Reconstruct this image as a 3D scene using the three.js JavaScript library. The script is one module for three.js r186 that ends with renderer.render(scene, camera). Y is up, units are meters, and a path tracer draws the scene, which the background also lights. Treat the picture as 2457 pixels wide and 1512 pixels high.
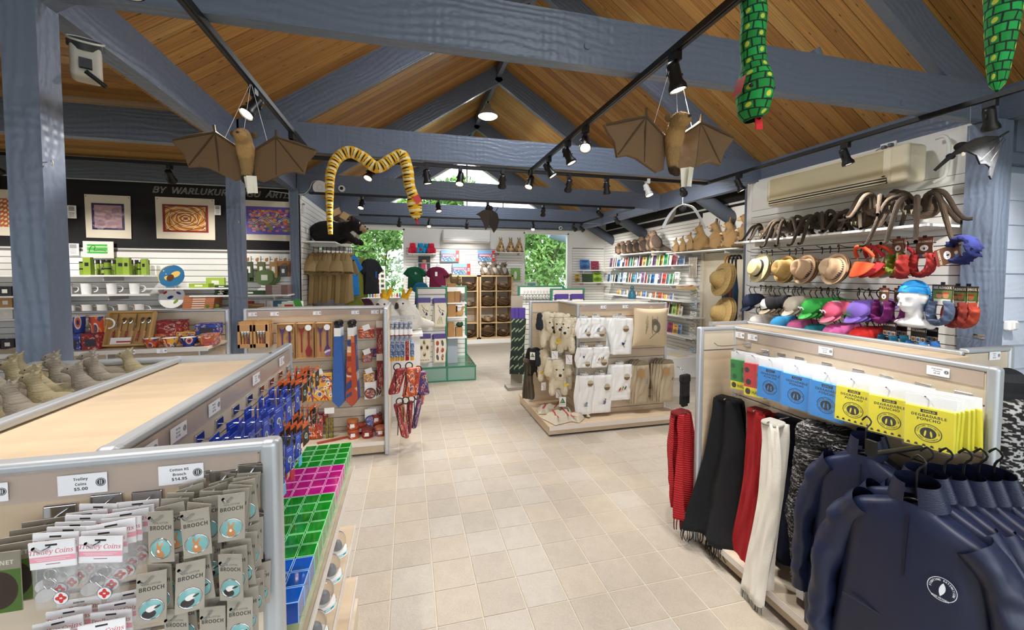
import * as THREE from 'three';
import { mergeGeometries } from 'three/addons/utils/BufferGeometryUtils.js';
import { RoundedBoxGeometry } from 'three/addons/geometries/RoundedBoxGeometry.js';
import { RectAreaLightUniformsLib } from 'three/addons/lights/RectAreaLightUniformsLib.js';
RectAreaLightUniformsLib.init();
// ---------- camera, sky, daylight, exposure ----------
// X to the right, Y up, D (depth into the shop) = -z
const scene = new THREE.Scene();
const EYE = 1.55, FOCAL = 983.8, CY = 701.4, FULL = 2 * (1512 - CY);
const camera = new THREE.PerspectiveCamera(2 * Math.atan(FULL / 2 / FOCAL) * 180 / Math.PI, 2457 / FULL, 0.05, 200);
camera.position.set(0, EYE, 0);
camera.rotation.order = 'YXZ';
camera.rotation.set(-2.51 * Math.PI / 180, -14.2 * Math.PI / 180, 0.146 * Math.PI / 180);
camera.setViewOffset(2457, FULL, 0, FULL - 1512, 2457, 1512);
scene.add(camera);
const renderer = new THREE.WebGLRenderer({ antialias: true });
renderer.toneMapping = THREE.LinearToneMapping;
renderer.toneMappingExposure = 0.76;
renderer.shadowMap.enabled = true;
scene.background = new THREE.Color().setRGB(5.2, 5.6, 6.1);       // even bright overcast
const areaLight = (x, y, d, w, h, tx, ty, td, I, c) => { const l = new THREE.RectAreaLight(c, I, w, h); l.position.set(x, y, -d); scene.add(l); l.lookAt(tx, ty, -td); return l; };
// ---------- helpers ----------
let seed = 7;
const rnd = () => { seed = (seed * 1664525 + 1013904223) >>> 0; return seed / 4294967296; };
const rr = (a, b) => a + (b - a) * rnd();
const pick = a => a[Math.floor(rnd() * a.length)];
const PI = Math.PI, HP = PI / 2;
const M = {};
function mat(c, rough = 0.6, o = {}) {
  const k = typeof c === 'string' || typeof c === 'number' ? JSON.stringify([c, rough, Object.keys(o).filter(q => !o[q]?.isTexture).map(q => [q, o[q]])]) + Object.values(o).filter(t => t?.isTexture).map(t => t.uuid) : null;
  if (M[k]) return M[k];
  const phys = ['clearcoat', 'sheen', 'transmission', 'thickness', 'ior', 'attenuationColor'].some(q => q in o);
  const m = new (phys ? THREE.MeshPhysicalMaterial : THREE.MeshStandardMaterial)({ color: c, roughness: rough, ...o });
  return M[k] = m;
}
// tileable value noise
function noiseGrid(n, s) { let q = s * 7919 + 13; const a = new Float32Array(n * n); for (let i = 0; i < n * n; i++) { q = (q * 1664525 + 1013904223) >>> 0; a[i] = q / 4294967296; } return a; }
const NG = [1, 2, 3, 4].map(s => noiseGrid(64, s));
function vn(x, y, k = 0, px = 64, py = 64) {
  const g = NG[k & 3]; let xi = Math.floor(x), yi = Math.floor(y); let fx = x - xi, fy = y - yi;
  fx = fx * fx * (3 - 2 * fx); fy = fy * fy * (3 - 2 * fy);
  const w = (a, p) => ((a % p) + p) % p & 63;
  const a = g[w(yi, py) * 64 + w(xi, px)], b = g[w(yi, py) * 64 + w(xi + 1, px)], c = g[w(yi + 1, py) * 64 + w(xi, px)], d = g[w(yi + 1, py) * 64 + w(xi + 1, px)];
  return a + (b - a) * fx + (c - a) * fy + (a - b - c + d) * fx * fy;
}
function dataTex(w, h, fn, srgb = true, rep) {
  const d = new Uint8Array(w * h * 4);
  for (let y = 0; y < h; y++) for (let x = 0; x < w; x++) { const c = fn(x / w, y / h); const i = (y * w + x) * 4; for (let k = 0; k < 3; k++) d[i + k] = Math.max(0, Math.min(255, Array.isArray(c) ? c[k] : c)); d[i + 3] = 255; }
  const t = new THREE.DataTexture(d, w, h); t.magFilter = THREE.LinearFilter; t.minFilter = THREE.LinearMipmapLinearFilter; t.generateMipmaps = true;
  t.wrapS = t.wrapT = THREE.RepeatWrapping; if (srgb) t.colorSpace = THREE.SRGBColorSpace; if (rep) t.repeat.set(rep[0], rep[1]); t.needsUpdate = true; return t;
}
function canvasTex(w, h, draw) {
  const c = document.createElement('canvas'); c.width = w; c.height = h; const g = c.getContext('2d'); draw(g, w, h);
  const t = new THREE.CanvasTexture(c); t.colorSpace = THREE.SRGBColorSpace; t.magFilter = THREE.LinearFilter; return t;
}
const printMat = (w, h, draw, rough = 0.5, o = {}) => new THREE.MeshStandardMaterial({ map: canvasTex(w, h, draw), roughness: rough, ...o });
const variant = (m, ox, oy, tint) => { const c = m.clone(); for (const k of ['map', 'bumpMap']) if (m[k]) { c[k] = m[k].clone(); c[k].offset.set(ox, oy); } if (tint) c.color.set(tint); return c; };
// geometry
const tr = (g, x = 0, y = 0, z = 0, rx = 0, ry = 0, rz = 0) => { if (rx) g.rotateX(rx); if (ry) g.rotateY(ry); if (rz) g.rotateZ(rz); return g.translate(x, y, z); };
function box(w, h, d, x = 0, y = 0, z = 0, rx = 0, ry = 0, rz = 0) { return tr(new THREE.BoxGeometry(w, h, d), x, y, z, rx, ry, rz); }
function ubox(w, h, d, x = 0, y = 0, z = 0) {                        // box with uv in metres
  const g = new THREE.BoxGeometry(w, h, d), u = g.attributes.uv, n = g.attributes.normal;
  for (let i = 0; i < u.count; i++) { const ax = Math.abs(n.getX(i)) > .5, ay = Math.abs(n.getY(i)) > .5; u.setXY(i, u.getX(i) * (ax ? d : w), u.getY(i) * (ay ? d : h)); }
  return g.translate(x, y, z);
}
const rbox = (w, h, d, r = .01, x = 0, y = 0, z = 0, s = 2) => new RoundedBoxGeometry(w, h, d, s, Math.min(r, w / 2.01, h / 2.01, d / 2.01)).translate(x, y, z);
const cyl = (r1, r2, h, x = 0, y = 0, z = 0, s = 16, rx = 0, ry = 0, rz = 0) => tr(new THREE.CylinderGeometry(r1, r2, h, s), x, y, z, rx, ry, rz);
const sph = (r, x = 0, y = 0, z = 0, sx = 1, sy = 1, sz = 1, s = 14) => new THREE.SphereGeometry(r, s, Math.ceil(s * .7)).scale(sx, sy, sz).translate(x, y, z);
const V3 = (x, y, z) => new THREE.Vector3(x, y, z);
const tube = (pts, r, seg = 20, rs = 6, closed = false) => new THREE.TubeGeometry(new THREE.CatmullRomCurve3(pts.map(p => V3(...p)), closed), seg, r, rs, closed);
const bar = (a, b, r, s = 6) => { const A = V3(...a), B = V3(...b), d = B.clone().sub(A), g = new THREE.CylinderGeometry(r, r, d.length(), s); g.applyQuaternion(new THREE.Quaternion().setFromUnitVectors(V3(0, 1, 0), d.normalize())); return g.translate((a[0] + b[0]) / 2, (a[1] + b[1]) / 2, (a[2] + b[2]) / 2); };
const lathe = (pts, s = 24) => new THREE.LatheGeometry(pts.map(p => new THREE.Vector2(p[0], p[1])), s);
const torus = (R, r, x = 0, y = 0, z = 0, rx = 0, ry = 0, rz = 0, s = 6, t = 18, arc = PI * 2) => tr(new THREE.TorusGeometry(R, r, s, t, arc), x, y, z, rx, ry, rz);
const shape = (pts, d = .004, bev = 0) => { const s = new THREE.Shape(pts.map(p => new THREE.Vector2(p[0], p[1]))); return new THREE.ExtrudeGeometry(s, { depth: d, bevelEnabled: bev > 0, bevelSize: bev, bevelThickness: bev, bevelSegments: 2, curveSegments: 8 }).translate(0, 0, -d / 2); };
// flat quad card facing +z, uv 0..1, thin box with printed front
function card(w, h, x = 0, y = 0, z = 0) { return new THREE.PlaneGeometry(w, h).translate(x, y, z); }
const merge = gs => { if (!Array.isArray(gs)) return gs; if (gs.length === 1) return gs[0]; const idx = gs.every(g => g.index); const cl = gs.some(g => g.attributes.color); gs = gs.map(g => { let q = idx ? g : g.index ? g.toNonIndexed() : g; if (!cl) q.deleteAttribute?.('color'); q.deleteAttribute('uv1'); return q; }); return mergeGeometries(gs); };
// naming and objects
const used = {};
const num = n => { const k = used[n] = (used[n] ?? -1) + 1; return k ? n + '_' + String(k).padStart(3, '0') : n; };
function part(name, gs, m, parent, label) { const o = new THREE.Mesh(merge(gs), m); o.name = name; o.castShadow = o.receiveShadow = true; if (label) o.userData.label = label; parent.add(o); return o; }
const LAB = {};
function tag(o, label, category, group) { o.userData = { label, category }; if (group) o.userData.group = group; const k = label; (LAB[k] ??= []).push(o); return o; }
function thing(name, label, category, [X, Y, D] = [0, 0, 0], turn = 0, group) { const o = new THREE.Group(); o.name = num(name); scene.add(o); o.position.set(X, Y, -D); o.rotation.y = turn; return tag(o, label, category, group); }
function solo(name, label, category, gs, m, [X, Y, D] = [0, 0, 0], turn = 0, group) { const o = new THREE.Mesh(merge(gs), m); o.name = num(name); o.castShadow = o.receiveShadow = true; scene.add(o); o.position.set(X, Y, -D); o.rotation.y = turn; return tag(o, label, category, group); }
function struct(name, gs, m, parent) { const o = gs ? new THREE.Mesh(merge(gs), m) : new THREE.Group(); o.name = parent ? name : num(name); o.castShadow = o.receiveShadow = true; (parent || scene).add(o); if (!parent) o.userData.kind = 'structure'; return o; }
function dup(o, [X, Y, D], turn, label, group) { const c = o.clone(); c.name = num(o.name.replace(/_\d+$/, '')); scene.add(c); c.position.set(X, Y, -D); if (turn !== undefined) c.rotation.y = turn; tag(c, label ?? o.userData.label, o.userData.category, group ?? o.userData.group); return c; }
const ORD = ['first', 'second', 'third', 'fourth', 'fifth', 'sixth', 'seventh', 'eighth', 'ninth', 'tenth', 'eleventh', 'twelfth', 'thirteenth', 'fourteenth', 'fifteenth', 'sixteenth', 'seventeenth', 'eighteenth', 'nineteenth', 'twentieth', 'twenty-first', 'twenty-second', 'twenty-third', 'twenty-fourth'];
// smooth blob: tapered capsules [ax,ay,az,ra, bx,by,bz,rb, colourIndex] or ellipsoids {c:[x,y,z], r:[..], k:colourIndex}; surface nets
function blob(prims, cell, k = .02, cols, fuzz = 0) {
  const lo = [1e9, 1e9, 1e9], hi = [-1e9, -1e9, -1e9];
  const grow = (c, r) => { for (let i = 0; i < 3; i++) { lo[i] = Math.min(lo[i], c[i] - r - 2 * cell - fuzz); hi[i] = Math.max(hi[i], c[i] + r + 2 * cell + fuzz); } };
  prims = prims.map(p => Array.isArray(p) ? (p.length < 6 ? { c: p.slice(0, 3), r: [p[3], p[3], p[3]], k: p[4] } : { a: p.slice(0, 3), ra: p[3], b: p.slice(4, 7), rb: p[7], k: p[8] }) : p);
  for (const p of prims) { if (p.c) grow(p.c, Math.max(...p.r)); else { grow(p.a, p.ra); grow(p.b, p.rb); } }
  const n = [0, 1, 2].map(i => Math.ceil((hi[i] - lo[i]) / cell) + 1);
  const dist = (p, x, y, z) => {
    if (p.c) { let dx = x - p.c[0], dy = y - p.c[1], dz = z - p.c[2]; if (p.rz) { const c = Math.cos(p.rz), s = Math.sin(p.rz);[dx, dy] = [dx * c + dy * s, dy * c - dx * s]; } if (p.rx) { const c = Math.cos(p.rx), s = Math.sin(p.rx);[dy, dz] = [dy * c + dz * s, dz * c - dy * s]; } const a = dx / p.r[0], b = dy / p.r[1], c = dz / p.r[2], l = Math.sqrt(a * a + b * b + c * c); return (l - 1) * Math.min(...p.r) * (l < 1 ? 1 : 1); }
    const bx = p.b[0] - p.a[0], by = p.b[1] - p.a[1], bz = p.b[2] - p.a[2], px = x - p.a[0], py = y - p.a[1], pz = z - p.a[2];
    const t = Math.max(0, Math.min(1, (px * bx + py * by + pz * bz) / (bx * bx + by * by + bz * bz + 1e-12)));
    return Math.hypot(px - bx * t, py - by * t, pz - bz * t) - (p.ra + (p.rb - p.ra) * t);
  };
  const F = new Float32Array(n[0] * n[1] * n[2]), at = (i, j, l) => (l * n[1] + j) * n[0] + i;
  for (let l = 0; l < n[2]; l++) for (let j = 0; j < n[1]; j++) for (let i = 0; i < n[0]; i++) {
    const x = lo[0] + i * cell, y = lo[1] + j * cell, z = lo[2] + l * cell; let d = 1e9;
    for (const p of prims) { const e = dist(p, x, y, z); const h = Math.max(k - Math.abs(d - e), 0) / k; d = Math.min(d, e) - h * h * k * .25; }
    F[at(i, j, l)] = d;
  }
  const id = new Int32Array(F.length).fill(-1), pos = [], col = [], ix = [];
  const E = [[0, 1], [0, 2], [0, 4], [1, 3], [1, 5], [2, 3], [2, 6], [3, 7], [4, 5], [4, 6], [5, 7], [6, 7]];
  for (let l = 0; l < n[2] - 1; l++) for (let j = 0; j < n[1] - 1; j++) for (let i = 0; i < n[0] - 1; i++) {
    const v = []; let m = 0; for (let q = 0; q < 8; q++) { v[q] = F[at(i + (q & 1), j + (q >> 1 & 1), l + (q >> 2))]; if (v[q] < 0) m |= 1 << q; }
    if (m === 0 || m === 255) continue; let sx = 0, sy = 0, sz = 0, c = 0;
    for (const [a, b] of E) if ((v[a] < 0) !== (v[b] < 0)) { const t = v[a] / (v[a] - v[b]); sx += (a & 1) + ((b & 1) - (a & 1)) * t; sy += (a >> 1 & 1) + ((b >> 1 & 1) - (a >> 1 & 1)) * t; sz += (a >> 2) + ((b >> 2) - (a >> 2)) * t; c++; }
    const x = lo[0] + (i + sx / c) * cell, y = lo[1] + (j + sy / c) * cell, z = lo[2] + (l + sz / c) * cell;
    id[at(i, j, l)] = pos.length / 3; pos.push(x, y, z);
    if (cols) { let best = 1e9, bk = 0; for (const p of prims) { const e = dist(p, x, y, z); if (e < best) { best = e; bk = p.k || 0; } } const q = cols[bk]; col.push(q.r, q.g, q.b); }
  }
  const quad = (a, b, c, d, f) => { if (a < 0 || b < 0 || c < 0 || d < 0) return; f ? ix.push(a, b, c, a, c, d) : ix.push(a, c, b, a, d, c); };
  for (let l = 1; l < n[2] - 1; l++) for (let j = 1; j < n[1] - 1; j++) for (let i = 1; i < n[0] - 1; i++) {
    const s = F[at(i, j, l)] < 0;
    if (s !== F[at(i + 1, j, l)] < 0) quad(id[at(i, j - 1, l - 1)], id[at(i, j, l - 1)], id[at(i, j, l)], id[at(i, j - 1, l)], s);
    if (s !== F[at(i, j + 1, l)] < 0) quad(id[at(i - 1, j, l - 1)], id[at(i - 1, j, l)], id[at(i, j, l)], id[at(i, j, l - 1)], s);
    if (s !== F[at(i, j, l + 1)] < 0) quad(id[at(i - 1, j - 1, l)], id[at(i, j - 1, l)], id[at(i, j, l)], id[at(i - 1, j, l)], s);
  }
  const g = new THREE.BufferGeometry(); g.setAttribute('position', new THREE.Float32BufferAttribute(pos, 3));
  if (cols) g.setAttribute('color', new THREE.Float32BufferAttribute(col, 3)); g.setIndex(ix); g.computeVertexNormals();
  if (fuzz) { const P = g.attributes.position, N = g.attributes.normal; let q = 5; for (let i = 0; i < P.count; i++) { q = (q * 1664525 + 1013904223) >>> 0; const t = fuzz * (q / 4294967296 - .5) * 2; P.setXYZ(i, P.getX(i) + N.getX(i) * t, P.getY(i) + N.getY(i) * t, P.getZ(i) + N.getZ(i) * t); } g.computeVertexNormals(); }
  const uv = new Float32Array(pos.length / 3 * 2); for (let i = 0; i < uv.length / 2; i++) { uv[2 * i] = pos[3 * i] * 5 + pos[3 * i + 2] * 3; uv[2 * i + 1] = pos[3 * i + 1] * 5; } g.setAttribute('uv', new THREE.BufferAttribute(uv, 2));
  return g;
}
const C = h => new THREE.Color(h);
// ---------- textures and shared materials ----------
const grain = (u, v, per, k) => vn(u * per, v * 4, k, per, 4);
const ceilTex = dataTex(256, 1024, (u, v) => {                      // u across, v along the board
  let g = .5 * vn(u * 24 + 1.5 * vn(u * 4, v * 4, 1, 4, 4), v * 4, 0, 64, 4) + .3 * vn(u * 60, v * 8, 2, 60, 8) + .2 * vn(u * 8, v * 8, 3, 8, 8);
  let kn = 0; for (const [a, b, r] of [[.3, .2, .02], [.7, .45, .03], [.2, .72, .025], [.6, .9, .02]]) { const d = Math.hypot((u - a) * .25, (v - b)); kn = Math.max(kn, 1 - d / r / .6); }
  const t = .75 + .45 * g - .55 * Math.max(0, kn); return [184 * t, 142 * t, 80 * t];
});
const maple = dataTex(512, 512, (u, v) => { const g = .5 * vn(u * 3 + .6 * vn(u * 6, v * 6, 1, 6, 6), v * 40, 0, 3, 40) + .3 * vn(u * 8, v * 60, 2, 8, 60) + .2 * vn(u * 40, v * 8, 3, 40, 8); const t = .93 + .12 * g; return [212 * t, 196 * t, 173 * t]; });
const sawn = dataTex(1024, 512, (u, v) => {                        // bump: rough sawn timber, u along
  const ring = Math.sin((v * 9 + 2.2 * vn(u * 3, v * 3, 1, 3, 3) + .6 * vn(u * 9, v * 7, 2, 9, 7)) * 6.28) * .5 + .5;
  const saw = vn(u * 63, v * 2, 3, 63, 2) * .5 + .5 * vn(u * 60, v * 40, 0, 60, 40);
  return 255 * (.45 * ring * (.4 + .6 * vn(u * 2, v * 2, 0, 2, 2)) + .55 * saw);
}, false);
const furTex = dataTex(256, 256, (u, v) => 255 * (.5 * vn(u * 60, v * 30, 0, 60, 30) + .5 * vn(u * 40, v * 63, 1, 40, 63)), false);
const clothTex = dataTex(128, 128, (u, v) => 255 * (.5 + .25 * Math.sin(u * 6.28 * 32) + .25 * Math.sin(v * 6.28 * 32)), false);
const tileTex = dataTex(256, 256, (u, v) => { const g = .6 * vn(u * 50, v * 50, 0, 50, 50) + .4 * vn(u * 5, v * 5, 1, 5, 5); const t = .95 + .1 * g; return [175 * t, 166 * t, 153 * t]; });
const tileBump = dataTex(256, 256, (u, v) => 255 * (.5 * vn(u * 60, v * 60, 2, 60, 60) + .5 * vn(u * 16, v * 16, 3, 16, 16)), false);
const BLUE = '#667184';
const mBlue = new THREE.MeshStandardMaterial({ color: BLUE, roughness: .42, bumpMap: sawn, bumpScale: .005 });
sawn.repeat.set(.8, 2.2);
const mBlueV = mBlue.clone(); mBlueV.bumpMap = sawn.clone(); mBlueV.bumpMap.rotation = HP;
const mBlueS = mat(BLUE, .5);
const mWhite = mat('#eceae4', .55), mWhiteGloss = mat('#f2f1ee', .3), mCream = mat('#d9cfb8', .5), mBlack = mat('#0c0c0d', .45), mDark = mat('#1c1a1a', .7);
const mAlu = mat('#c3c7cb', .38, { metalness: .45 }), mChrome = mat('#d8dade', .12, { metalness: 1 }), mGroove = mat('#8d8f94', .4, { metalness: .7 });
const mMaple = new THREE.MeshStandardMaterial({ map: maple, roughness: .42 });
const mMaples = [mMaple, variant(mMaple, .37, .2), variant(mMaple, .7, .55, '#f6efe4'), variant(mMaple, .15, .8, '#fff6ea')];
const mGlass = mat('#ffffff', .02, { transmission: 1, thickness: 0, ior: 1.5 });
const mClear = mat('#ffffff', .06, { transmission: 1, thickness: 0, ior: 1.3 });
const fur = (c, r = .95, b = .006) => mat(c, r, { bumpMap: furTex, bumpScale: b });
const furV = (b = .006) => { const m = new THREE.MeshStandardMaterial({ vertexColors: true, roughness: .95, bumpMap: furTex, bumpScale: b }); return m; };
const mFurV = furV(.004), mFurV2 = furV(.008);
const cloth = (c, r = .85, rep = 20) => { const k = 'cl' + c + r + rep; if (M[k]) return M[k]; const t = clothTex.clone(); t.repeat.set(rep, rep); return M[k] = new THREE.MeshStandardMaterial({ color: c, roughness: r, bumpMap: t, bumpScale: .0008, side: THREE.DoubleSide }); };
// ---------- shell ----------
const RIDGE = 1.32, RTOP = 4.66, SLOPE = .66, XL = -1.4, XR = 4.03, DB = 9.4, DREAR = -2.6, XFAR = -6.4;
const ang = Math.atan(SLOPE);
{ // floor: tiles on a bed of grout
  const f = struct('floor'), T = .2057, X0 = -.095, D0 = 2.585;
  part('grout_bed', box(12.2, .1, 12.2, -.7, -.0525, -3.4), mat('#c6bcab', .9), f);
  const tmat = new THREE.MeshStandardMaterial({ map: tileTex, roughness: .5, bumpMap: tileBump, bumpScale: .0012 });
  const tms = [tmat, variant(tmat, .3, .1, '#f9f6f2'), variant(tmat, .6, .7, '#fffaf3'), variant(tmat, .1, .4, '#f4f1ec')];
  const g = rbox(T - .005, .012, T - .005, .003, 0, -.006, 0, 1), near = [], far = [];
  const foot = [[-3, -.22, 0, 1.95], [-1.6, -.18, 3.63, 4.4], [1.62, 2.45, 0, 2.05], [1.28, 2.75, 3.63, 4.6], [.1, .95, 5.9, 7]];
  for (let i = -30; i < 26; i++) for (let j = -25; j < 34; j++) {
    const x = X0 + (i + .5) * T, d = D0 + (j + .5) * T; if (x < XFAR + .1 || x > 5.2 || d < DREAR + .1 || d > DB) continue;
    const vis = d > .7 && x > -.3 && x < (d > 3.4 ? 3.2 : 1.75) && !foot.some(q => x > q[0] && x < q[1] && d > q[2] && d < q[3]);   // the open aisle
    (vis ? near : far).push([x, d, Math.hypot(x - .6, d)]);
  }
  near.sort((a, b) => a[2] - b[2]);
  near.forEach(([x, d], i) => { if (i < 300) { const o = part('tile', g, tms[(i * 7 + (i >> 3)) % 4], f); o.position.set(x, 0, -d); o.rotation.y = (i % 4) * HP; } else far.push([x, d]); });
  const o = part('tile', far.map(([x, d]) => g.clone().translate(x, 0, -d)), tmat, f); o.userData.kind = 'stuff';
}
{ // timber ceilings
  const bm = new THREE.MeshStandardMaterial({ map: ceilTex, roughness: .5 });
  bm.map.repeat.set(8, .55);
  const tints = ['#ffffff', '#efe2cf', '#e2cfb2', '#fff3dd', '#d8c4a8', '#f3e4c8'];
  const bms = tints.map((t, i) => variant(bm, i * .17, i * .23, t));
  const L = 2.95 / Math.cos(ang), W = .118;
  const slab = () => { const g = new THREE.BoxGeometry(W - .004, .02, L); const u = g.attributes.uv, p = g.attributes.position; for (let i = 0; i < u.count; i++) u.setXY(i, p.getX(i), p.getZ(i)); return g.rotateY(HP); };
  const g = slab();
  for (const s of [-1, 1]) {
    const c = struct('ceiling_' + (s < 0 ? 'left' : 'right'));
    part('backing', box(L, .02, 12.4), mDark, c).position.set(RIDGE + s * 1.475, RTOP - 1.475 * SLOPE + .035, -3.5); c.children[0].rotation.z = -s * ang;
    for (let i = 0; i < 104; i++) { const o = part('plank', g, bms[Math.floor(rnd() * 6)], c); o.position.set(RIDGE + s * 1.475, RTOP - 1.475 * SLOPE, -(DREAR + .06 + i * W)); o.rotation.z = -s * ang; }
  }
  const a = struct('ceiling_aisle'), La = XL - XFAR + .1;
  const ga = (() => { const q = new THREE.BoxGeometry(W - .004, .02, La); const u = q.attributes.uv, p = q.attributes.position; for (let i = 0; i < u.count; i++) u.setXY(i, p.getX(i), p.getZ(i)); return q.rotateY(HP); })();
  part('backing', box(La, .02, 8.8, (XL + XFAR) / 2, 2.97, -1.75), mDark, a);
  for (let i = 0; i < 74; i++) part('plank', ga, bms[Math.floor(rnd() * 6)], a).position.set((XL + XFAR) / 2, 2.945, -(DREAR + .06 + i * W));
}
{ // painted timber frame
  const TD = [2, 4, 6, 8], T = .07;
  for (const d of [-.2, ...TD, 9.33]) struct('tie_beam', ubox(XR - XL + .1, .255, T, (XL + XR) / 2, 2.7525, -(d + T / 2)), mBlue);
  for (const d of [-.2, ...TD, 9.36]) for (const s of [-1, 1]) {
    const len = 2.75 / Math.cos(ang); const g = ubox(len, .235, T, 0, 0, 0).rotateZ(-s * ang).translate(RIDGE + s * 1.375, RTOP - 1.375 * SLOPE - .14 - .01, -(d + T / 2 + .03));
    struct('rafter', g, mBlue);
  }
  struct('ridge_beam', ubox(12, .16, .06).rotateY(HP).translate(RIDGE, RTOP - .13, -3.4), mBlue);
  struct('wall_plate', ubox(12, .25, .1).rotateY(HP).translate(XL - .05, 2.755, -3.4), mBlue);
  struct('wall_plate', ubox(12, .25, .1).rotateY(HP).translate(XR + .04, 2.755, -3.4), mBlue);
  const post = (x, d, w = .11, h = 2.9, v) => struct('post', ubox(h, w, w).rotateZ(HP).translate(x, h / 2, -d), mBlue);
  post(-1.421, 2.055); post(-1.44, 4.055); post(-1.44, 5.98, .1); post(3.98, 2.02, .16, 2.62); post(4.09, 4.2, .1); post(-1.421, -.15); post(3.98, -.15);
  struct('tie_beam', ubox(XL - XFAR, .255, .09, (XL + XFAR) / 2, 2.7525, -4.05), mBlue);
  struct('tie_beam', ubox(XL - XFAR, .255, .09, (XL + XFAR) / 2, 2.7525, -2.05), mBlue);
  struct('wall_plate', ubox(XL - XFAR, .2, .06, (XL + XFAR) / 2, 2.765, -5.93), mBlue);
  // bolts and cup hooks on the near beam and posts
  for (const [x, y] of [[-.37, 2.80], [.9, 2.72], [3.1, 2.66]]) solo('bolt_head', ['round painted bolt head left of the track on the near beam', 'round painted bolt head in the middle of the near beam', 'painted bolt head near the right end of the near beam'][x < 0 ? 0 : x < 2 ? 1 : 2], 'bolt', [cyl(.016, .018, .008, 0, 0, 0, 16, HP)], mBlueS, [x, y, 1.996]);
  const hook = (x, y, d, l) => solo('cup_hook', l, 'hook', [tube([[0, 0, 0], [0, 0, .02], [0, -.012, .03], [.0, -.02, .02], [0, -.012, .012]], .002, 14, 5)], mat('#d8cfb4', .5), [x, y, d], HP / 2);
  hook(-1.36, 1.99, 2.03, 'cream cup hook on the thick left post'); hook(-1.41, 2.0, 3.99, 'cream cup hook on the slimmer post by the painting');
}
// slat wall: boards with grooves; origin at left bottom, facing +z
function slatBoards(parent, w, y0, y1, pitch, m, depth = .018, gap = .007, x0 = 0) {
  part('groove_backing', box(w, y1 - y0, .01, x0 + w / 2, (y0 + y1) / 2, -depth - .004), mat('#77736c', .7), parent);
  const n = Math.round((y1 - y0) / pitch), g = ubox(w, pitch - gap, depth, 0, 0, 0);
  for (let i = 0; i < n; i++) part('slat', g, Array.isArray(m) ? m[i % m.length] : m, parent).position.set(x0 + w / 2, y0 + (i + .5) * pitch, -depth / 2);
}
{ // back wall with two windows and a gable light
  const w = struct('wall_back'), t = .12, z = -(DB + t / 2);
  const P = (x0, x1, y0, y1, m = mWhite) => part('wall_panel', box(x1 - x0, y1 - y0, t, (x0 + x1) / 2, (y0 + y1) / 2, z), m, w);
  const [a0, a1, b0, b1, ya, yb] = [-1.22, -.07, 2.66, 3.81, 1.07, 2.55];
  P(-1.6, a0, 0, 2.95); P(a1, b0, 0, 2.95); P(b1, 5, 0, 2.95); P(a0, a1, 0, ya); P(b0, b1, 0, ya - .06); P(a0, a1, yb, 2.95); P(b0, b1, yb, 2.95);
  const gable = new THREE.Shape([[-1.6, 2.86], [4.4, 2.86], [RIDGE, 4.95]].map(p => new THREE.Vector2(...p)));
  gable.holes.push(new THREE.Path([[-.62, 2.95], [3.26, 2.95], [RIDGE, 4.23]].map(p => new THREE.Vector2(...p))));
  part('gable_panel', new THREE.ExtrudeGeometry(gable, { depth: t, bevelEnabled: false }).translate(0, 0, -DB - t), mBlueS, w);
  const sl = (x0, x1, y0, y1) => { const q = struct('wall_slats'); q.position.set(x0, 0, -DB + .02); slatBoards(q, x1 - x0, y0, y1, .0625, mWhite); };
  sl(-.05, 2.62, .12, 2.13); sl(3.9, 4.74, .12, 2.2);
  struct('baseboard_back', box(2.3, .1, .42, 1.45, .05, -9.21), mWhite);
  const win = (n, x0, x1, y0, y1) => { const g = struct('window_' + n); const fr = mat('#e6e6e2', .4), f = .035;
    part('frame', [box(x1 - x0, f, .1, (x0 + x1) / 2, y1 - f / 2, z), box(x1 - x0, f, .14, (x0 + x1) / 2, y0 + f / 2, z + .02), box(f, y1 - y0, .1, x0 + f / 2, (y0 + y1) / 2, z), box(f, y1 - y0, .1, x1 - f / 2, (y0 + y1) / 2, z)], fr, g);
    part('pane', box(x1 - x0 - .06, y1 - y0 - .06, .006, (x0 + x1) / 2, (y0 + y1) / 2, z - .02), mGlass, g); };
  win(1, a0, a1, ya, yb); win(2, b0, b1, ya - .06, yb);
  const g3 = struct('window_3'), fr = mat('#dfe0de', .4), tri = (o, y0 = 2.95) => [[-.62 + o * 2, y0 + o], [3.26 - o * 2, y0 + o], [RIDGE, 4.23 - o * 1.2]];
  const fs = new THREE.Shape(tri(0).map(p => new THREE.Vector2(...p))); fs.holes.push(new THREE.Path(tri(.045).map(p => new THREE.Vector2(...p))));
  part('frame', [new THREE.ExtrudeGeometry(fs, { depth: .08, bevelEnabled: false }).translate(0, 0, -DB - .1)], fr, g3);
  part('mullion', [box(.03, 1.25, .06, RIDGE, 3.58, -DB - .06), box(.026, .8, .05, RIDGE - .85, 3.25, -DB - .06), box(.026, .8, .05, RIDGE + .85, 3.25, -DB - .06)], fr, g3);
  part('pane', shape(tri(.03), .005).translate(0, 0, -DB - .06), mGlass, g3);
  struct('trim_1', box(5.6, .02, .03, 1.3, 2.6, -DB + .02), mWhite);
}
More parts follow.
